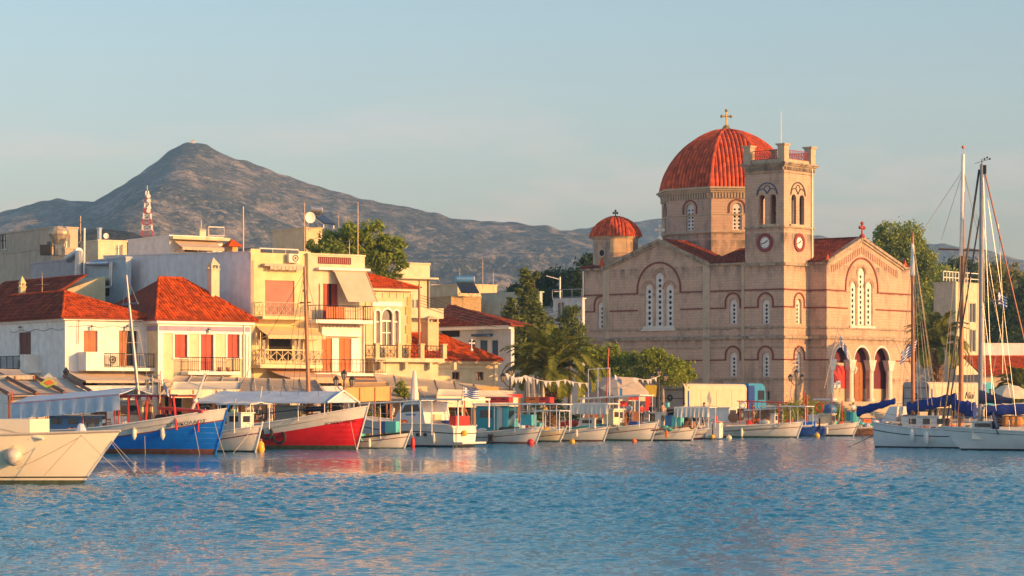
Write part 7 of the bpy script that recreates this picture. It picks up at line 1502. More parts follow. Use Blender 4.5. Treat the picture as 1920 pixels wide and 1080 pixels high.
part('bench', M_redpl, b.t, lambda m: (m.slab([(b.x(313,768),-.9,b.z(313,768)),(b.x(395,774),-.9,b.z(395,774)),(b.x(395,774),.5,b.z(395,774)),(b.x(313,768),.5,b.z(313,768))], (0,0,.14)), [m.tube((b.x(px,770),y,b.z(px,770)),(b.x(px,770),y,1.2),.04) for px in (325,385) for y in (-.7,.3)]))
part('winch', M_black, b.t, lambda m: (m.tube((b.x(310,795),-.6,1.75),(b.x(310,795),.6,1.75),.38,n=14), m.box(b.x(302,795),b.x(326,795),-.5,.5,1.2,1.6)))
part('net_heap', M_navyd, b.t, lambda m: m.ball((b.x(318,800),-.3,1.5),.5,n=8,sz=.6)); part('net_heap', M_hw, b.t, lambda m: m.ball((b.x(265,818),-.9,1.15),.6,n=8,sz=.4))
part('lamp_frame', M_deckw, b.t, lambda m: ([m.tube((b.x(px,705),y,b.z(px,745)),(b.x(px,705),y,b.z(px,702)),.025,n=4) for px in (280,292) for y in (-.3,.3)], [m.tube((b.x(278,z_),y,b.z(285,z_)),(b.x(296,z_),y,b.z(285,z_)),.025,n=4) for z_ in (703,722) for y in (-.3,.3)], [m.ball((b.x(px,z_),-.2,b.z(285,z_)),.12,n=6) for px, z_ in ((279,715),(288,712),(283,726))]))
fender(b, 248, 803, 822, .13, M_hw); fender(b, 300, 802, 822, .13, M_hw)
ropes(b, [(V(b.x(412,785),-.6,b.z(412,785)), V(b.x(440,858),-1.,.0),.1),(V(b.x(385,800),-1.1,b.z(385,800)), V(b.x(397,850),-1.2,0.),.0),(V(b.x(312,820),-2.1,b.z(312,818,-2)), V(b.x(313,852),-2.1,0),0)])
part('boom', M_hw, b.t, lambda m: (m.tube((b.x(352,790),0,b.z(352,790)),(b.x(385,700),0,b.z(385,700)),.09,.06,8), m.ball((b.x(366,752),0,b.z(366,752)),.14,n=6)))
# 3 -- small white boat between blue and red
b = boat('small white boat with red line wedged between the blue and the red boats', 478, 848, 34, 6.2, 2.1, 1.45, .95, 1.0, [(('w',.1),M_blk),(('s',.42),M_hw),(('s',.36),M_mar),(('s',0),M_hw)], rake=.45, stem=M_whitep)
awn(b, M_tarpw, 405, 470, 758, .9, posts=3, gable=.1); cabin(b, M_hw, 425, 775, 452, 808, .5, M_hw, 1)
ropes(b, [(V(2.9,0,1.3),V(4.6,-1.6,0.),.1),(V(2.9,0,1.3),V(3.4,-2.2,0.),.05)])
# 4 -- red fishing boat
b = boat('red and white wooden fishing boat with long gabled canopy, brown mast and two tyre fenders', 668, 843, 24, 12.6, 4.0, 2.5, 1.38, 1.6, [(('w',.24),M_slime),(('s',.64),M_hred),(('s',.0),M_hw)], rake=.75, stem=M_hw, rail_=M_hw, bul=.3)
text(b, 'ΑΓ.ΝΕΚΤΑΡΙΟΣ', 630, 794, .2, slope=.14)
fender(b, 497, 799, 825, .1, M_rub, kind='tyre'); fender(b, 517, 805, 834, .1, M_rub, kind='tyre')
awn(b, M_tarpb, 362, 610, 755, 1.9, posts=6, gable=.62, th=.05); part('canopy_gable', M_tarpb, b.t, lambda m: m.slab([(b.x(612,752,-1.9)+.02,-1.9,b.z(606,755,-1.9)),(b.x(612,752,-1.9)+.02,1.9,b.z(606,755,-1.9)),(b.x(612,752,-1.9)+.02,0,b.z(606,755,-1.9)+.62)], (.03,0,0)))
part('canopy_trim', M_whitep, b.t, lambda m: [m.tube((b.x(612,752,-1.9)+.12,s*2.0,b.z(606,755,-1.9)),(b.x(612,752,-1.9)+.12,0,b.z(606,755,-1.9)+.7),.06) for s in (-1,1)])
mast(b, 580, 790, 500, .14, M_wood2, px1=571, taper=.6)
part('crosstree', M_wood2, b.t, lambda m: (m.tube((b.x(562,567),0,b.z(575,567)),(b.x(583,567),0,b.z(575,567)),.04), [m.ball((b.m[2],0,b.m[3]-.4-.5*k),.1,n=6) for k in range(3)]))
stays(b, b.t, [((571,505,0),(640,770,0)),((571,505,0),(520,770,-.9)),((571,505,0),(545,775,.9)),((575,567,0),(556,770,-1)),((571,508,0),(430,760,0)),((574,540,0),(600,765,-1.))], .012, M_black)
part('handrail', M_black, b.t, lambda m: (m.tube((b.x(470,782),-1.9,b.z(470,782,-1.9)),(b.x(585,768),-1.8,b.z(585,768,-1.8)),.035), m.tube((b.x(585,768),-1.8,b.z(585,768,-1.8)),(b.x(640,766),-1.1,b.z(640,766,-1.1)),.035)))
cabin(b, mat('speckled_grey_boards', (.30,.30,.27), .8, var=.4, scale=14), 515, 762, 560, 792, 1.0, None, 0); part('board', M_brown, b.t, lambda m: m.cbox((b.x(598,782),-.7,1.75), .9,.1,.7)); part('box', M_cream, b.t, lambda m: m.cbox((b.x(617,784),-.4,1.8), .7,.6,.6))
part('sail_bundle', M_navyd, b.t, lambda m: m.tube((b.x(592,768),-1.,b.z(592,768)),(b.x(628,765),-1.,b.z(628,765)),.15,n=8))
ropes(b, [(V(b.x(665,790),-.5,b.z(665,790)),V(b.x(682,843),-.9,0),.05),(V(b.x(516,825),-2.0,.9),V(b.x(516,845),-2.1,0),0)])
# 5 -- little white boat right of the red bow
b = boat('small white rowing launch with black gunwale and turquoise box right of the red bow', 757, 841, 24, 5.8, 1.9, .98, .62, .6, [(('w',.06),M_slime),(('s',.3),M_hw),(('s',.25),M_mar),(('s',.06),M_hw),(('s',0),M_blk)], rake=.4, stem=M_hw, rail_=M_blk, bul=.12)
awn(b, M_tarpw, 672, 790, 757, .85, posts=4, th=.04, slope=.2); o, *_q = bbox(b, 'engine_box', M_turq, 722, 790, 742, 812, .32); part('box_side', M_bluepl, o, lambda m: m.box(_q[0]-.3,_q[0]-.003,-.32,.32,_q[2],_q[3]))
# 6 -- cabin cruiser, stern to the sun
b = boat('white cabin cruiser showing a sunlit stern and shaded grey side with wheelhouse', 657, 835.3, 36, 9.0, 3.3, 2.0, 1.42, 1.30, [(('w',.12),M_blk),(('s',.5),M_hw),(('s',.44),M_blk),(('s',0),M_hw)], rake=1.0, double=False, left='away', name='cabin_cruiser', bul=.2, pw=.16)
n_ = b.near
def cx(px, y=0): return b.F.px(px, 780, -y)[0]
xa, xb = sorted((cx(770,n_*1.3), cx(845,n_*1.3)))
def wheel(m):
    pr = [(b.F.px(772,800,-n_*1.3)[0],1.2),(b.F.px(845,800,-n_*1.3)[0],1.2),(b.F.px(797,782,-n_*1.3)[0],b.F.px(797,793,-n_*1.3)[1]),(b.F.px(790,752,-n_*1.3)[0],b.F.px(790,753,-n_*1.3)[1]),(b.F.px(757,752,-n_*1.3)[0],b.F.px(757,755,-n_*1.3)[1]),(b.F.px(740,780,-n_*1.3)[0],b.F.px(740,783,-n_*1.3)[1]),(b.F.px(732,800,-n_*1.3)[0],1.2)]
    m.slab([(x,-1.3,z) for x, z in pr], (0,2.6,0))
wh = part('wheelhouse', M_hg, b.t, wheel)
part('side_window', M_glass, wh, lambda m: m.slab([(b.F.px(px,py,-n_*1.31)[0], n_*1.305, b.F.px(px,py,-n_*1.31)[1]) for px, py in ((752,773),(787,771),(784,758),(760,759))], (0,n_*.02,0)))
part('side_lettering', M_bluem, wh, lambda m: [m.box(*sorted((b.F.px(761+k*2.4,778,-n_*1.31)[0],b.F.px(762.6+k*2.4,778,-n_*1.31)[0])),*sorted((n_*1.302,n_*1.32)),b.F.px(770,779,-n_*1.31)[1],b.F.px(770,776,-n_*1.31)[1]) for k in range(8)], kind='stuff')
part('hardtop', M_hw, b.t, lambda m: m.box(*sorted((b.F.px(792,748,-n_*1.4)[0], b.F.px(893,748,n_*.0)[0])), -1.45, 1.45, b.F.px(840,751,-n_*1.4)[1], b.F.px(840,747,-n_*1.4)[1]))
for px in (838, 888):
    for s in (-1, 1): part('hardtop_post', M_whitep, b.t, lambda m: m.tube((b.F.px(px,760)[0]+.2*s,s*1.3,1.2),(b.F.px(px,760)[0]+.2*s,s*1.3,b.F.px(840,749,-n_*1.4)[1]),.045))
part('locker', M_org, b.t, lambda m: m.cbox((cx(803),n_*.5,1.75), .7,.7,.95)); part('locker', M_cream, b.t, lambda m: m.cbox((cx(818),n_*.2,1.6), .6,.7,.8)); part('cockpit_seat', M_redpl, b.t, lambda m: m.cbox((cx(858),-.2,1.6), .5,1.4,.6))
part('radar_arch', M_tarpw, b.t, lambda m: m.lathe([(.02,1.9),(.1,1.85),(.2,1.0),(.28,.1),(.2,0)], b.F.pt(cx(777),0,b.F.px(777,752)[1]), 8))
for px in (783, 797): part('porthole', M_black, b.hull, lambda m: m.tube(V(b.F.px(px,815,-n_*1.62)[0], n_*1.55, b.F.px(px,815,-n_*1.62)[1]), V(b.F.px(px,815,-n_*1.62)[0], n_*1.68, b.F.px(px,815,-n_*1.62)[1]), .11, n=12))
fender(b, 813, 812, 830, .1, M_hw)
part('bathing_platform', M_hw, b.t, lambda m: (m.box(-b.L/2-.75,-b.L/2-.02,-1.2,1.2,.22,.32))); part('transom_buoy', M_yel, b.t, lambda m: m.ball((-b.L/2-.15,.2,.85),.18,n=8)); part('ladder', M_metal, b.t, lambda m: [m.tube((-b.L/2-.05,.9+.3*s,-.1),(-b.L/2-.05,.9+.3*s,1.2),.02) for s in (0,1)])
part('bow_rail', M_metal, b.t, lambda m: m.path([V(b.xs(u,2),n_*b.half(u)*.9,b.sheer(u)+.55) for u in (.5,.6,.7,.8,.9,.99)], .02, 5))
# 7.. -- row of small white boats
def small(label, pxb, pyw, th, Ln, Bm, hb, hm, hs, boot, line, stem=M_hw, rail_=M_hw, hull_=None, **k):
    if hb > 1.0: hb, hm, hs = hb*.80, hm*.82, hs*.85
    return boat(label, pxb, pyw, th, Ln, Bm, hb, hm, hs, [(('w',.12),boot),(('s',.36),hull_ or M_hw),(('s',.31),line),(('s',.08),hull_ or M_hw),(('s',0),rail_)], rake=k.pop('rake',.45), stem=stem, rail_=rail_, **k)
b = small('white wooden fishing boat with teal cabin, brown lines and dark red waterline', 1004, 832, 28, 7.6, 2.5, 1.35, .85, .9, M_boot, M_brown)
cabin(b, M_tealp, 893, 762, 930, 806, .8, M_whitep, 1); cabin(b, M_hw, 931, 764, 942, 806, .7, M_whitep, 0, door=True); cabin(b, M_turq, 943, 764, 951, 806, .75, M_tealp, 0)
part('cuddy', M_turq, b.t, lambda m: m.cbox((b.x(1000,790)-.3,-.1,1.55), .8,.7,.7)); part('cuddy_frame', M_whitep, b.t, lambda m: [m.tube((b.x(px,790),s*.6,.9),(b.x(px,770),s*.6,b.z(px,772)),.03) for px in (984,1010) for s in (-1,1)]+[m.tube((b.x(984,772),s*.6,b.z(984,772)),(b.x(1010,772),s*.6,b.z(984,772)),.03) for s in (-1,1)])
part('tarp_bundle', M_tarpw, b.t, lambda m: m.tube((b.x(952,800),-.3,1.1),(b.x(972,778),-.3,1.9),.28,.12,8)); part('net_heap', M_slime, b.t, lambda m: m.ball((b.x(955,806),-.3,.95),.6,n=8,sz=.4)); part('net_heap', M_tarpw, b.t, lambda m: m.ball((b.x(915,812),-.5,.85),.5,n=8,sz=.45))
awn(b, M_hg, 885, 1045, 758, 1.1, posts=5, th=.05)
for px, w_, mt_, py in ((928,1.1,M_redpl,750),(948,.8,M_redpl,748),(1002,1.0,M_org,753),(1022,1.0,M_redpl,753)): bb = crate(('long low red fish crate on the grey boat roof','upright red fish crate on the grey boat roof','orange fish crate right on the teal boat canopy','long red fish crate by the palm trunk on the canopy')[(928,948,1002,1022).index(px)], px, py, b.fr.w(b.x(px,py),0,0).y, w_, .6, .35, mt_, -.5, z=b.z(px,757,-1.1)+.06)
b = small('stubby white dinghy with light grey bow between the teal boat and the red bottomed boat', 1049, 829, 34, 4.6, 1.8, 1.1, .75, .8, M_slime, M_mar, hull_=M_paley); part('outboard_cover', M_tarpb, b.t, lambda m: m.ball((-1,0,1.0),.45,n=8,sz=.7)); part('bucket', M_org, b.t, lambda m: m.lathe([(.12,0),(.16,.3)], (1.,-.2,.7), 10)); awn(b, M_hg, 1000, 1050, 770, .7, posts=2, th=.04)
b = small('white fishing boat with orange brown bottom and curtained canopy', 1131, 828, 27, 7.4, 2.4, 1.5, .95, 1.0, M_boot, M_bluepl, rail_=M_tealp); awn(b, M_tarpw, 1068, 1140, 757, 1.0, posts=3, drop=.72); cabin(b, M_hw, 1086, 785, 1115, 803, .7, M_hw, 1); part('red_bags', M_redpl, b.t, lambda m: [m.ball((b.x(px,806),-.2,1.25),.22,n=7) for px in (1066,1073,1081)])
cabin(b, M_paley, 1132, 768, 1150, 796, .5, M_whitep, 0)
b = small('long white fishing boat with maroon rail and tall red mast', 1221, 827, 27, 8.8, 2.6, 1.55, .9, 1.0, M_slime, M_mar); awn(b, M_hg, 1085, 1200, 748, 1.2, posts=4, th=.07, slope=.25); cabin(b, M_hw, 1136, 768, 1156, 800, .6, M_whitep, 1); mast(b, 1136, 800, 652, .07, mat('red_painted_pole', (.5,.07,.03), .5), px1=1141)
part('goalpost', M_whitep, b.t, lambda m: (m.tube((b.x(1110,750),-.6,1.),(b.x(1110,692),-.6,b.z(1110,692)),.03), m.tube((b.x(1128,750),-.6,1.),(b.x(1128,690),-.6,b.z(1128,690)),.03), m.tube((b.x(1150,750),-.6,1.),(b.x(1150,690),-.6,b.z(1150,690)),.03), m.tube((b.x(1110,693),-.6,b.z(1110,693)),(b.x(1150,690),-.6,b.z(1150,690)),.03)))
part('stool', M_bluepl, b.t, lambda m: m.cbox((b.x(1190,800),0,1.1), .6,.5,.5)); part('net_heap', M_brown, b.t, lambda m: [m.ball((b.x(px,800),-.1,1.05),.35,n=7,sz=.7) for px in (1165,1174)])
part('oar', M_brown, b.t, lambda m: m.tube((b.x(1134,778),-1.1,b.z(1134,778)),(b.x(1172,806),-1.1,b.z(1172,806)),.03))
b = small('white boat with pale blue wheel box and turquoise crates', 1296, 827, 22, 7.2, 2.4, 1.4, .8, 1.0, M_blk, M_brown, rail_=M_brown); cabin(b, M_hw, 1220, 774, 1239, 806, .45, M_hw, 0); part('wheel_window', M_glass, b.t, lambda m: m.box(b.x(1222,780),b.x(1232,780),-.48,-.455,b.z(1228,790),b.z(1228,776)))
for k, (px, mt_) in enumerate(((1258,M_bluem),(1267,M_turq),(1275,M_turq))): part('stacked_crate', mt_, b.t, lambda m: m.cbox((b.x(px,790),-.2,b.z(px,790)), .42,.6,.85))
awn(b, M_tarpw, 1264, 1330, 764, .9, posts=3, drop=.68); mast(b, 1248, 800, 755, .06, M_hw); part('blue_drum', M_turq, b.t, lambda m: m.tube((b.x(1252,760),0,b.z(1252,763)),(b.x(1252,760),0,b.z(1252,755)),.14,n=12)); part('sacks', M_brown, b.t, lambda m: [m.ball((b.x(px,800),-.1,1.1),.3,n=7) for px in (1290,1298)])
b = small('short white tender with maroon sponson beside the outboard', 1340, 824, 20, 4.0, 1.7, .85, .6, .6, M_mar, M_mar); part('outboard', M_whitep, b.t, lambda m: (m.cbox((b.x(1338,800),0,.75), .45,.5,.9), m.cbox((b.x(1338,795),0,1.3),.35,.35,.4))); part('tank', M_redpl, b.t, lambda m: m.tube((b.x(1345,800),-.3,1.2),(b.x(1345,800),-.3,1.7),.1,n=8))
part('twin_transom', M_hw, b.t, lambda m: (m.box(b.x(1326,810),b.x(1338,810),-.5,.5,.1,1.25), m.box(b.x(1341,810),b.x(1352,810),-.5,.5,.1,1.2))); part('yellow_buoy', M_yel, b.t, lambda m: m.ball((b.x(1340,820),-.6,.2),.16,n=8))
b = small('long white fishing boat with teal side stripe, red canopy frame and brown hatch', 1494, 821, 24, 12.2, 3.2, 1.45, .95, 1.25, M_slime, M_mar, stem=M_hg); part('teal_stripe', M_tealp, b.hull, lambda m: [m.slab([(b.xs(u,.9),b.near*(b.yy(u,.85)+.01),b.sheer(u)-.28),(b.xs(u+.04,.9),b.near*(b.yy(u+.04,.85)+.01),b.sheer(u+.04)-.28),(b.xs(u+.04,.9),b.near*(b.yy(u+.04,1.)+.01),b.sheer(u+.04)-.05),(b.xs(u,.9),b.near*(b.yy(u,1.)+.01),b.sheer(u)-.05)], (0,b.near*.015,0)) for u in [.08+.04*k for k in range(8)]], kind='stuff')
fender(b, 1389, 802, 818, .12, M_hw); cabin(b, M_hg, 1330, 765, 1366, 790, 1.0, M_hg, 0); part('round_hatch', M_brown, b.t, lambda m: m.lathe([(.0,.05),(.36,.04),(.42,0)], (0,0,0), 18) if False else m.tube((b.x(1383,782),-1.05,b.z(1383,783)),(b.x(1383,782),-.95,b.z(1383,783)),.4,n=18))
awn(b, M_hw, 1422, 1512, 762, 1.0, posts=4, th=.05); awn(b, M_tarpw, 1395, 1450, 770, .9, posts=0, th=.1, slope=.15); cabin(b, M_brown, 1420, 768, 1442, 795, .5, M_hw, 0); cabin(b, M_hw, 1444, 776, 1452, 800, .4, M_hw, 0)
part('canopy_frame', M_orgm, b.t, lambda m: (m.tube((b.x(1390,752),-1,b.z(1390,752)),(b.x(1470,755),-1,b.z(1470,755)),.04), m.tube((b.x(1390,752),1,b.z(1390,752)),(b.x(1470,755),1,b.z(1470,755)),.04), [m.tube((b.x(px,752),s,b.z(px,753)),(b.x(px,790),s,1.0),.035) for px in (1395,1420,1468) for s in (-1,1)])); part('ring', M_whitep, b.t, lambda m: m.torus((b.x(1402,760),-1.1,b.z(1402,760)),.22,.06,'y')); part('float_heap', M_org, b.t, lambda m: [m.ball((b.x(px,797),-.4,1.25),.22,n=7) for px in (1418,1426)]); part('cloth_heap', M_tarpw, b.t, lambda m: m.ball((b.x(1437,800),-.5,1.15),.45,n=8,sz=.5))
mast(b, 1513, 792, 742, .06, M_orgm); 
b = boat('blue square sterned boat with pale tarpaulin left of the yellow buoy', 1548, 818, 15, 3.6, 1.9, .95, .8, .8, [(('w',.08),M_blk),(('s',.1),mat('deep_blue_paint', (.01,.06,.3), .5)),(('s',0),M_hw)], rake=.2, double=False); part('tarpaulin', M_tarpb, b.t, lambda m: m.ball((0,0,.85),.7,n=8,sz=.5)); part('sheet', M_hblue, b.t, lambda m: m.cbox((.3,-.3,.95), 1.6,.9,.4)); part('upright', M_black, b.t, lambda m: m.cbox((1.4,-.5,.9), .12,.1,1.0))
b = small('white blue bottomed boat with cream wheelhouse and tall red posts', 1599, 818, 24, 6.6, 2.3, 1.3, .85, .9, M_blk, M_mar, hull_=M_hw); cabin(b, M_paley, 1536, 777, 1558, 800, .6, M_hw, 0); cabin(b, M_hg, 1516, 779, 1535, 800, .6, M_hg, 0)
for px, py in ((1512,735),(1518,742),(1563,737),(1583,752)): part('red_post', M_orgm, b.t, lambda m: m.tube((b.x(px,py),-.6+.02*(px%7),b.z(px,py)),(b.x(px,795),-.6+.02*(px%7),.8),.045))
part('top_bar', M_hg, b.t, lambda m: (m.box(b.x(1528,750),b.x(1566,750),-.5,.5,b.z(1545,750),b.z(1545,747)))); part('life_ring', M_brightred, b.t, lambda m: m.torus((b.x(1541,764),-.65,b.z(1541,764)),.3,.06,'y')); part('spray_hood', M_bluem, b.t, lambda m: m.ball((b.x(1556,766),0,b.z(1556,768)),.55,n=8,sz=.8)); part('drum', M_tealp, b.t, lambda m: m.tube((b.x(1598,780),0,1.2),(b.x(1598,780),0,1.9),.5,n=14))
b = small('low brown dinghy heaped with nets behind the anchor lines', 1668, 817, 12, 5.5, 1.9, .8, .6, .7, M_boot, M_brown, hull_=M_brown)
for k in range(8): part('net_heap', (M_net, M_turq, M_org, M_brown)[k % 4] if k < 6 else M_tarpw, b.t, lambda m: m.ball((-2.2+k*.55, -.2+.1*(k % 3), .75+.25*((k*2) % 3)/2), .33, n=6, sz=.75))
part('oar', M_brown, b.t, lambda m: (m.tube((-1.5,-.9,-.2),(.1,-.5,.9),.03), m.tube((2.3,-1.6,-.2),(.6,-.5,.9),.03)))
# yachts
def sailcover(b, px0, py0, px1, py1, r0, r1, mt, lump=3, name='sail_cover', sag=0):
    p, q = b.F.px(px0,py0), b.F.px(px1,py1)
    def f(m):
        n_ = 18; ps = []
        for i in range(n_+1):
            k = i/n_; ps.append((p[0]+(q[0]-p[0])*k, p[1]+(q[1]-p[1])*k-sag*sin(pi*k), (r0+(r1-r0)*k)*(1+.12*sin(k*lump*6.3+1)+.06*sin(k*41))))
        vs = []; K = 10
        for x, z, r in ps: vs += [(x, r*.6*cos(2*pi*j/K), z+r*1.0*sin(2*pi*j/K)) for j in range(K)]
        m.add(vs, [(i*K+j,(i+1)*K+j,(i+1)*K+(j+1)%K,i*K+(j+1)%K) for i in range(n_) for j in range(K)]+[tuple(range(K)), tuple(range(n_*K,n_*K+K))])
    o = part(name, mt, b.t, f); smooth_by(o, 60); return o
b = boat('white ketch with varnished wooden masts, blue sail covers and two hanging fenders', 1992, 842, 32, 11.5, 3.2, 1.5, 1.15, 1.52, [(('w',.08),M_blk),(('s',.48),M_hg),(('s',.42),M_blk),(('s',0),M_hg)], rake=.9, double=False, name='sailing_yacht', cat='yacht', bul=.04, pw=.16)
y1_ = b
mast(b, 1712, 800, 436, .14, M_wood2, px1=1711); part('masthead', M_whitep, b.t, lambda m: m.tube((b.m[2],0,b.m[3]-2.6),(b.m[2],0,b.m[3]),.14,.07,10)); mm1 = b.m
mast(b, 1801, 800, 290, .155, M_wood2, px1=1806); mm2 = b.m; part('masthead', M_whitep, b.t, lambda m: m.tube(V(b.x(1803,480),0,b.z(1803,480)),V(mm2[2],0,mm2[3]+.02),.145,.1,10)); part('pennant_top', M_org, b.t, lambda m: (m.tube((mm2[2],0,mm2[3]),(mm2[2],0,mm2[3]+.5),.015), m.ball((mm2[2],0,mm2[3]+.45),.1,n=6)))
part('spreader', M_wood2, b.t, lambda m: m.tube((b.x(1760,467),-.0,b.z(1760,467)),(b.x(1848,470),.0,b.z(1848,470)),.06))
stays(b, b.t, [((1806,318,0),(1725,440,0)),((1806,318,0),(1765,450,0)),((1806,318,0),(1838,430,0)),((1711,445,0),(1735,600,.5)),((1711,445,0),(1755,760,1.2)),((1711,450,0),(1740,760,-1.2)),((1711,450,0),(1728,760,.8)),((1711,455,0),(1748,760,-.8)),((1778,468,0),(1768,600,0)),((1790,468,0),(1775,760,.8)),((1795,468,0),(1762,770,-.9)),((1808,468,0),(1830,770,.9)),((1812,468,0),(1822,770,-.9)),((1806,320,0),(1800,640,.4)),((1711,470,0),(1690,770,.6)),((1711,470,0),(1680,790,-.9)),((1835,470,0),(1832,620,.3)),((1711,445,0),(1762,790,1.)),((1711,460,0),(1722,780,-.6)),((1806,330,0),(1815,780,.7)),((1806,340,0),(1790,790,-.8)),((1801,470,0),(1785,790,.5)),((1806,318,0),(1880,640,0))], .015)
part('sliders', M_black, b.t, lambda m: (m.tube(V(b.x(1838,560),0,b.z(1838,400)),V(b.x(1776,800),-.2,b.z(1776,800)),.045)))
sailcover(b, 1608, 772, 1678, 752, .30, .18, M_navy); sailcover(b, 1702, 765, 1792, 748, .34, .36, M_navy, 4); sailcover(b, 1786, 758, 1828, 770, .36, .5, M_navy, 3)
o, *_ = bbox(b, 'deckhouse', M_hg, 1690, 781, 1760, 800, .9); part('deckhouse_roof', M_hw, o, lambda m: m.box(_[0]-.05,_[1]+.05,-.95,.95,_[3],_[3]+.05))
for i in range(3): part('portlight', M_glass, o, lambda m: m.box(_[0]+.5+i*.9,_[0]+.95+i*.9,-.925,-.902,_[2]+.15,_[3]-.12))
part('windscreen_panel', M_hg, b.t, lambda m: m.slab([(b.x(1662,790),-.8,b.z(1662,790)),(b.x(1690,790),-.8,b.z(1690,790)),(b.x(1692,762),-.8,b.z(1692,762)),(b.x(1678,762),-.8,b.z(1678,762))], (0,1.6,0)))
fender(b, 1711, 806, 828, .15, M_hg); fender(b, 1737, 810, 832, .15, M_hg)
part('stanchions', M_metal, b.t, lambda m: ([m.tube((b.xs(u,1.7),s*b.half(u)*.95,b.sheer(u)),(b.xs(u,1.7),s*b.half(u)*.95,b.sheer(u)+.65),.018,n=4) for u in [k/9 for k in range(9)] for s in (-1,1)], [m.tube((b.xs(u,1.7),s*b.half(u)*.95,b.sheer(u)+h),(b.xs(u+1/9,1.7),s*b.half(u+1/9)*.95,b.sheer(u+1/9)+h),.01,n=4) for u in [k/9 for k in range(8)] for s in (-1,1) for h in (.35,.65)]), kind='stuff')
part('deck_gear', M_brown, b.t, lambda m: [m.cbox((b.x(px,790),.2,b.z(px,790)), .3,.4,.35) for px in (1722,1741,1766,1776)]); part('dinghy_cover', M_navyd, b.t, lambda m: m.tube((b.x(1700,784),-.5,b.z(1700,784)),(b.x(1724,784),-.5,b.z(1724,784)),.22,n=8))
part('anchor_chain', M_black, b.t, lambda m: (m.tube((-b.L/2+.1,-.4,.9),(-b.L/2-1.5,-2.0,-.1),.02), m.tube((-b.L/2-1.8,.5,1.2),(-b.L/2-.1,-1.8,-.1),.02)))
b = boat('white sloop with grey aluminium mast, navy sail cover and spray hood at the right edge', 1803, 844, 15, 13.0, 3.6, 1.34, .98, 1.08, [(('w',.10),M_blk),(('s',.22),M_hg),(('s',.19),M_blk),(('s',0),M_hg)], rake=1.2, double=False, left='away', name='sailing_yacht', cat='yacht', bul=.03, pw=.25, rail_=M_hw)
mast(b, 1838, 790, 308, .145, M_alu, px1=1841, taper=.85); part('mast_instruments', M_black, b.t, lambda m: (m.tube((b.m[2]-.5,0,b.m[3]+.3),(b.m[2]+.4,0,b.m[3]+.05),.015), m.tube((b.m[2],0,b.m[3]),(b.m[2],0,b.m[3]+.3),.03), [m.ball((b.m[2]-.45+.15*k,0,b.m[3]+.3+.08*(k%2)),.06,n=5) for k in range(3)], m.cbox((b.m[2]-.1,0,b.m[3]-.3),.3,.2,.5)))
part('spreader', M_alu, b.t, lambda m: (m.tube((b.x(1843,567),0,b.z(1843,567)),(b.x(1880,563),0,b.z(1880,563)),.035), m.tube((b.x(1843,567),-1.4,b.z(1843,575)),(b.x(1843,567),1.4,b.z(1843,575)),.03)))
stays(b, b.t, [((1880,563,0),(1880,700,.4)),((1880,563,0),(1872,420,0)),((1843,312,0),(1880,563,0)),((1843,312,0),(1860,740,1.2)),((1843,312,0),(1848,740,-1.2)),((1880,563,0),(1905,780,.9)),((1843,567,-1.4),(1846,790,-1.6)),((1843,567,1.4),(1850,790,1.6)),((1843,567,0),(1868,770,.6)),((1880,600,0),(1858,720,0)),((1843,420,0),(1900,780,-1.2))], .010, M_metal)
stays(b, b.t, [((1844,312,0),(1921,640,0))], .045, M_mar, 'furled_forestay'); stays(b, b.t, [((1836,318,0),(1768,795,0))], .06, M_black, 'furled_genoa')
sailcover(b, 1836, 744, 1898, 752, .42, .16, M_navyd, 2); sailcover(b, 1848, 770, 1990, 764, .3, .34, M_navy, 5)
part('boom', M_hw, b.t, lambda m: m.tube((b.x(1838,762),0,b.z(1838,762)),(b.x(1990,752),0,b.z(1990,752)),.06))
part('spray_hood', M_navyd, b.t, lambda m: ([m.slab([(b.x(1862,790)-.0,-1.2+2.4*k/8,b.z(1862,770)-.5*abs(k/8-.5)),(b.x(1862,790),-1.2+2.4*(k+1)/8,b.z(1862,770)-.5*abs((k+1)/8-.5)),(b.x(1874,790),-1.2+2.4*(k+1)/8,b.z(1874,815)),(b.x(1874,790),-1.2+2.4*k/8,b.z(1874,815))], (-.04,0,.02)) for k in range(8)], m.box(*sorted((b.x(1860,790),b.x(1876,790))), -1.25,-1.2, 1.1, b.z(1866,778))))
o, a0, a1, z0, z1 = bbox(b, 'coachroof', M_hw, 1822, 790, 1860, 824, .6)
part('portlight', M_glass, o, lambda m: m.box((a0+a1)/2-.5,(a0+a1)/2+.4,*sorted((b.near*.601,b.near*.62)),z1-.32,z1-.12)); part('cockpit_coaming', M_hw, b.t, lambda m: m.box(*sorted((b.x(1876,800),b.x(1925,800))),-1.1,1.1,1.0,1.35)); part('cockpit_cover', mat('orange_brown_cushion', (.5,.22,.06), .7), b.t, lambda m: [m.ball((b.x(px,790),-.2,1.65),.35,n=8) for px in (1886,1898,1908)])
part('stanchions', M_metal, b.t, lambda m: ([m.tube((b.xs(u,1.2),s*b.half(u)*.95,b.sheer(u)),(b.xs(u,1.2),s*b.half(u)*.95,b.sheer(u)+.65),.018,n=4) for u in [k/9 for k in range(10)] for s in (-1,1)], [m.tube((b.xs(u,1.2),s*b.half(u)*.95,b.sheer(u)+h),(b.xs(u+1/9,1.2),s*b.half(u+1/9)*.95,b.sheer(u+1/9)+h),.01,n=4) for u in [k/9 for k in range(9)] for s in (-1,1) for h in (.35,.65)]), kind='stuff')
for i, bb_ in enumerate(ALLB):
    if bb_.L < 14.5 or i == 1: clutter(bb_, 100+i, {0:0, 1:10, 2:8, 3:14}.get(i, 13 if bb_.L > 5 else 6), x1=.2 if bb_.B > 3.1 else .6)
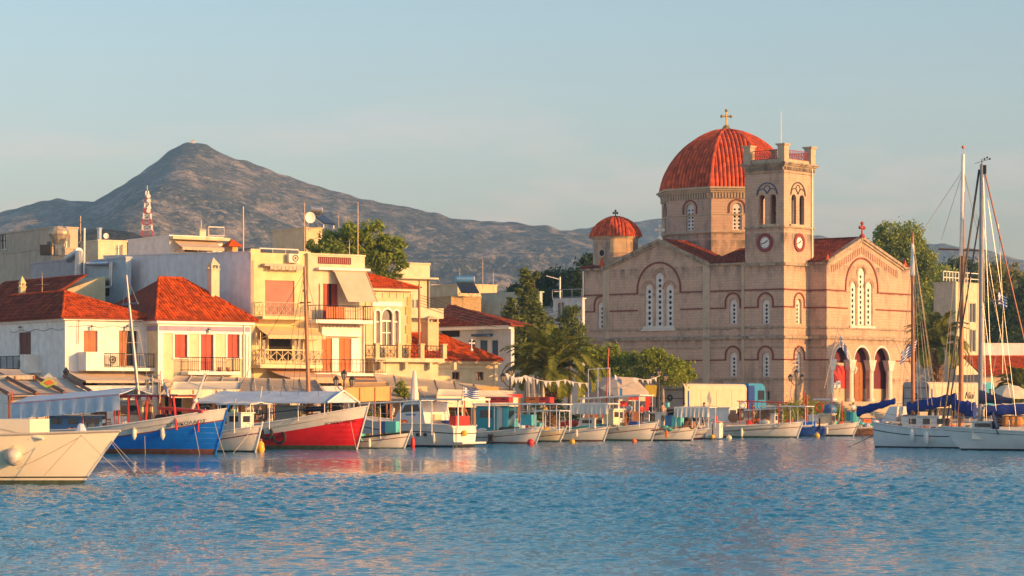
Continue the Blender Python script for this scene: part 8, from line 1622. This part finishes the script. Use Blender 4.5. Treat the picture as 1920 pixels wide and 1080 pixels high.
# buoys and floats
def buoy(label, px, py, r, mt, kind='ball', Y=None):
    Y = Y or YW(py); t = thing('buoy', label, 'buoy', ((px-960)/FPX*Y, Y, 0)); 
    o = part('float', mt, t, lambda m: m.ball((0,0,r*.55), r, n=10) if kind == 'ball' else m.lathe([(.01,-.1),(r*.7,-.05),(r,.15),(r*.8,.5),(.05,.62)], (0,0,0), 12)); smooth_by(o); part('mooring_eye', M_rope, t, lambda m: m.torus((0,0,r*1.55 if kind == 'ball' else .66), .06, .02, 'y', 8, 5)); return t
buoy('pointed yellow buoy between the small white bow and the red stern', 489, 846, .22, M_yel, 'cone', 141.5); buoy('orange drum float right of the red bow', 699, 840, .17, M_org, 'cone', 152); buoy('blue drum float beside the orange one', 707, 839, .17, M_bluepl, 'cone', 153)
buoy('small red float under the cabin cruiser side', 774, 839, .14, M_redpl, 'cone'); buoy('red ball buoy beneath the teal boat bow', 995, 831, .24, M_redpl, Y=164); buoy('yellow ball buoy under the orange bottomed boat', 1073, 831, .19, M_yel, Y=168); buoy('orange ball buoy under the long maroon railed boat', 1189, 829, .17, M_org, Y=172)
buoy('cream round buoy left of the hanging white fender', 1367, 823, .2, M_cval, Y=184); buoy('yellow oval buoy before the blue square stern', 1532, 820, .22, M_yel, Y=194)
g = random.Random(12)
cl = (M_redpl, M_bluepl, M_yel, M_turq, M_org); nm = ('red','blue','yellow','turquoise','orange'); wh_ = ('behind the blue boat bow','behind the small white boat','under the red boat canopy','behind the turquoise box launch','left of the cabin cruiser','right of the cabin cruiser','behind the teal boat','left of the palm trunk','right of the palm trunk','under the market tent','right of the market tent','behind the grey lorry rear','behind the teal striped boat','under the red canopy frame','left of the quay lamp','right of the quay bushes','before the porch','behind the net dinghy')
for i, px in enumerate((430,470,545,715,735,905,980,1010,1060,1120,1225,1270,1345,1405,1480,1565,1625,1650)):
    Y = 152+max(0, px-430)*.048+g.uniform(0, .5); k = g.randrange(5); x = (px-960)/FPX*Y; ye = np.interp(x, [a for a, _ in QE], [c for _, c in QE])+1.2
    crate('%s plastic fish crate on the quay %s' % (nm[k], wh_[i]), px, 780, ye, .6, .42, .32, cl[k], g.uniform(0, 3), z=GZ)
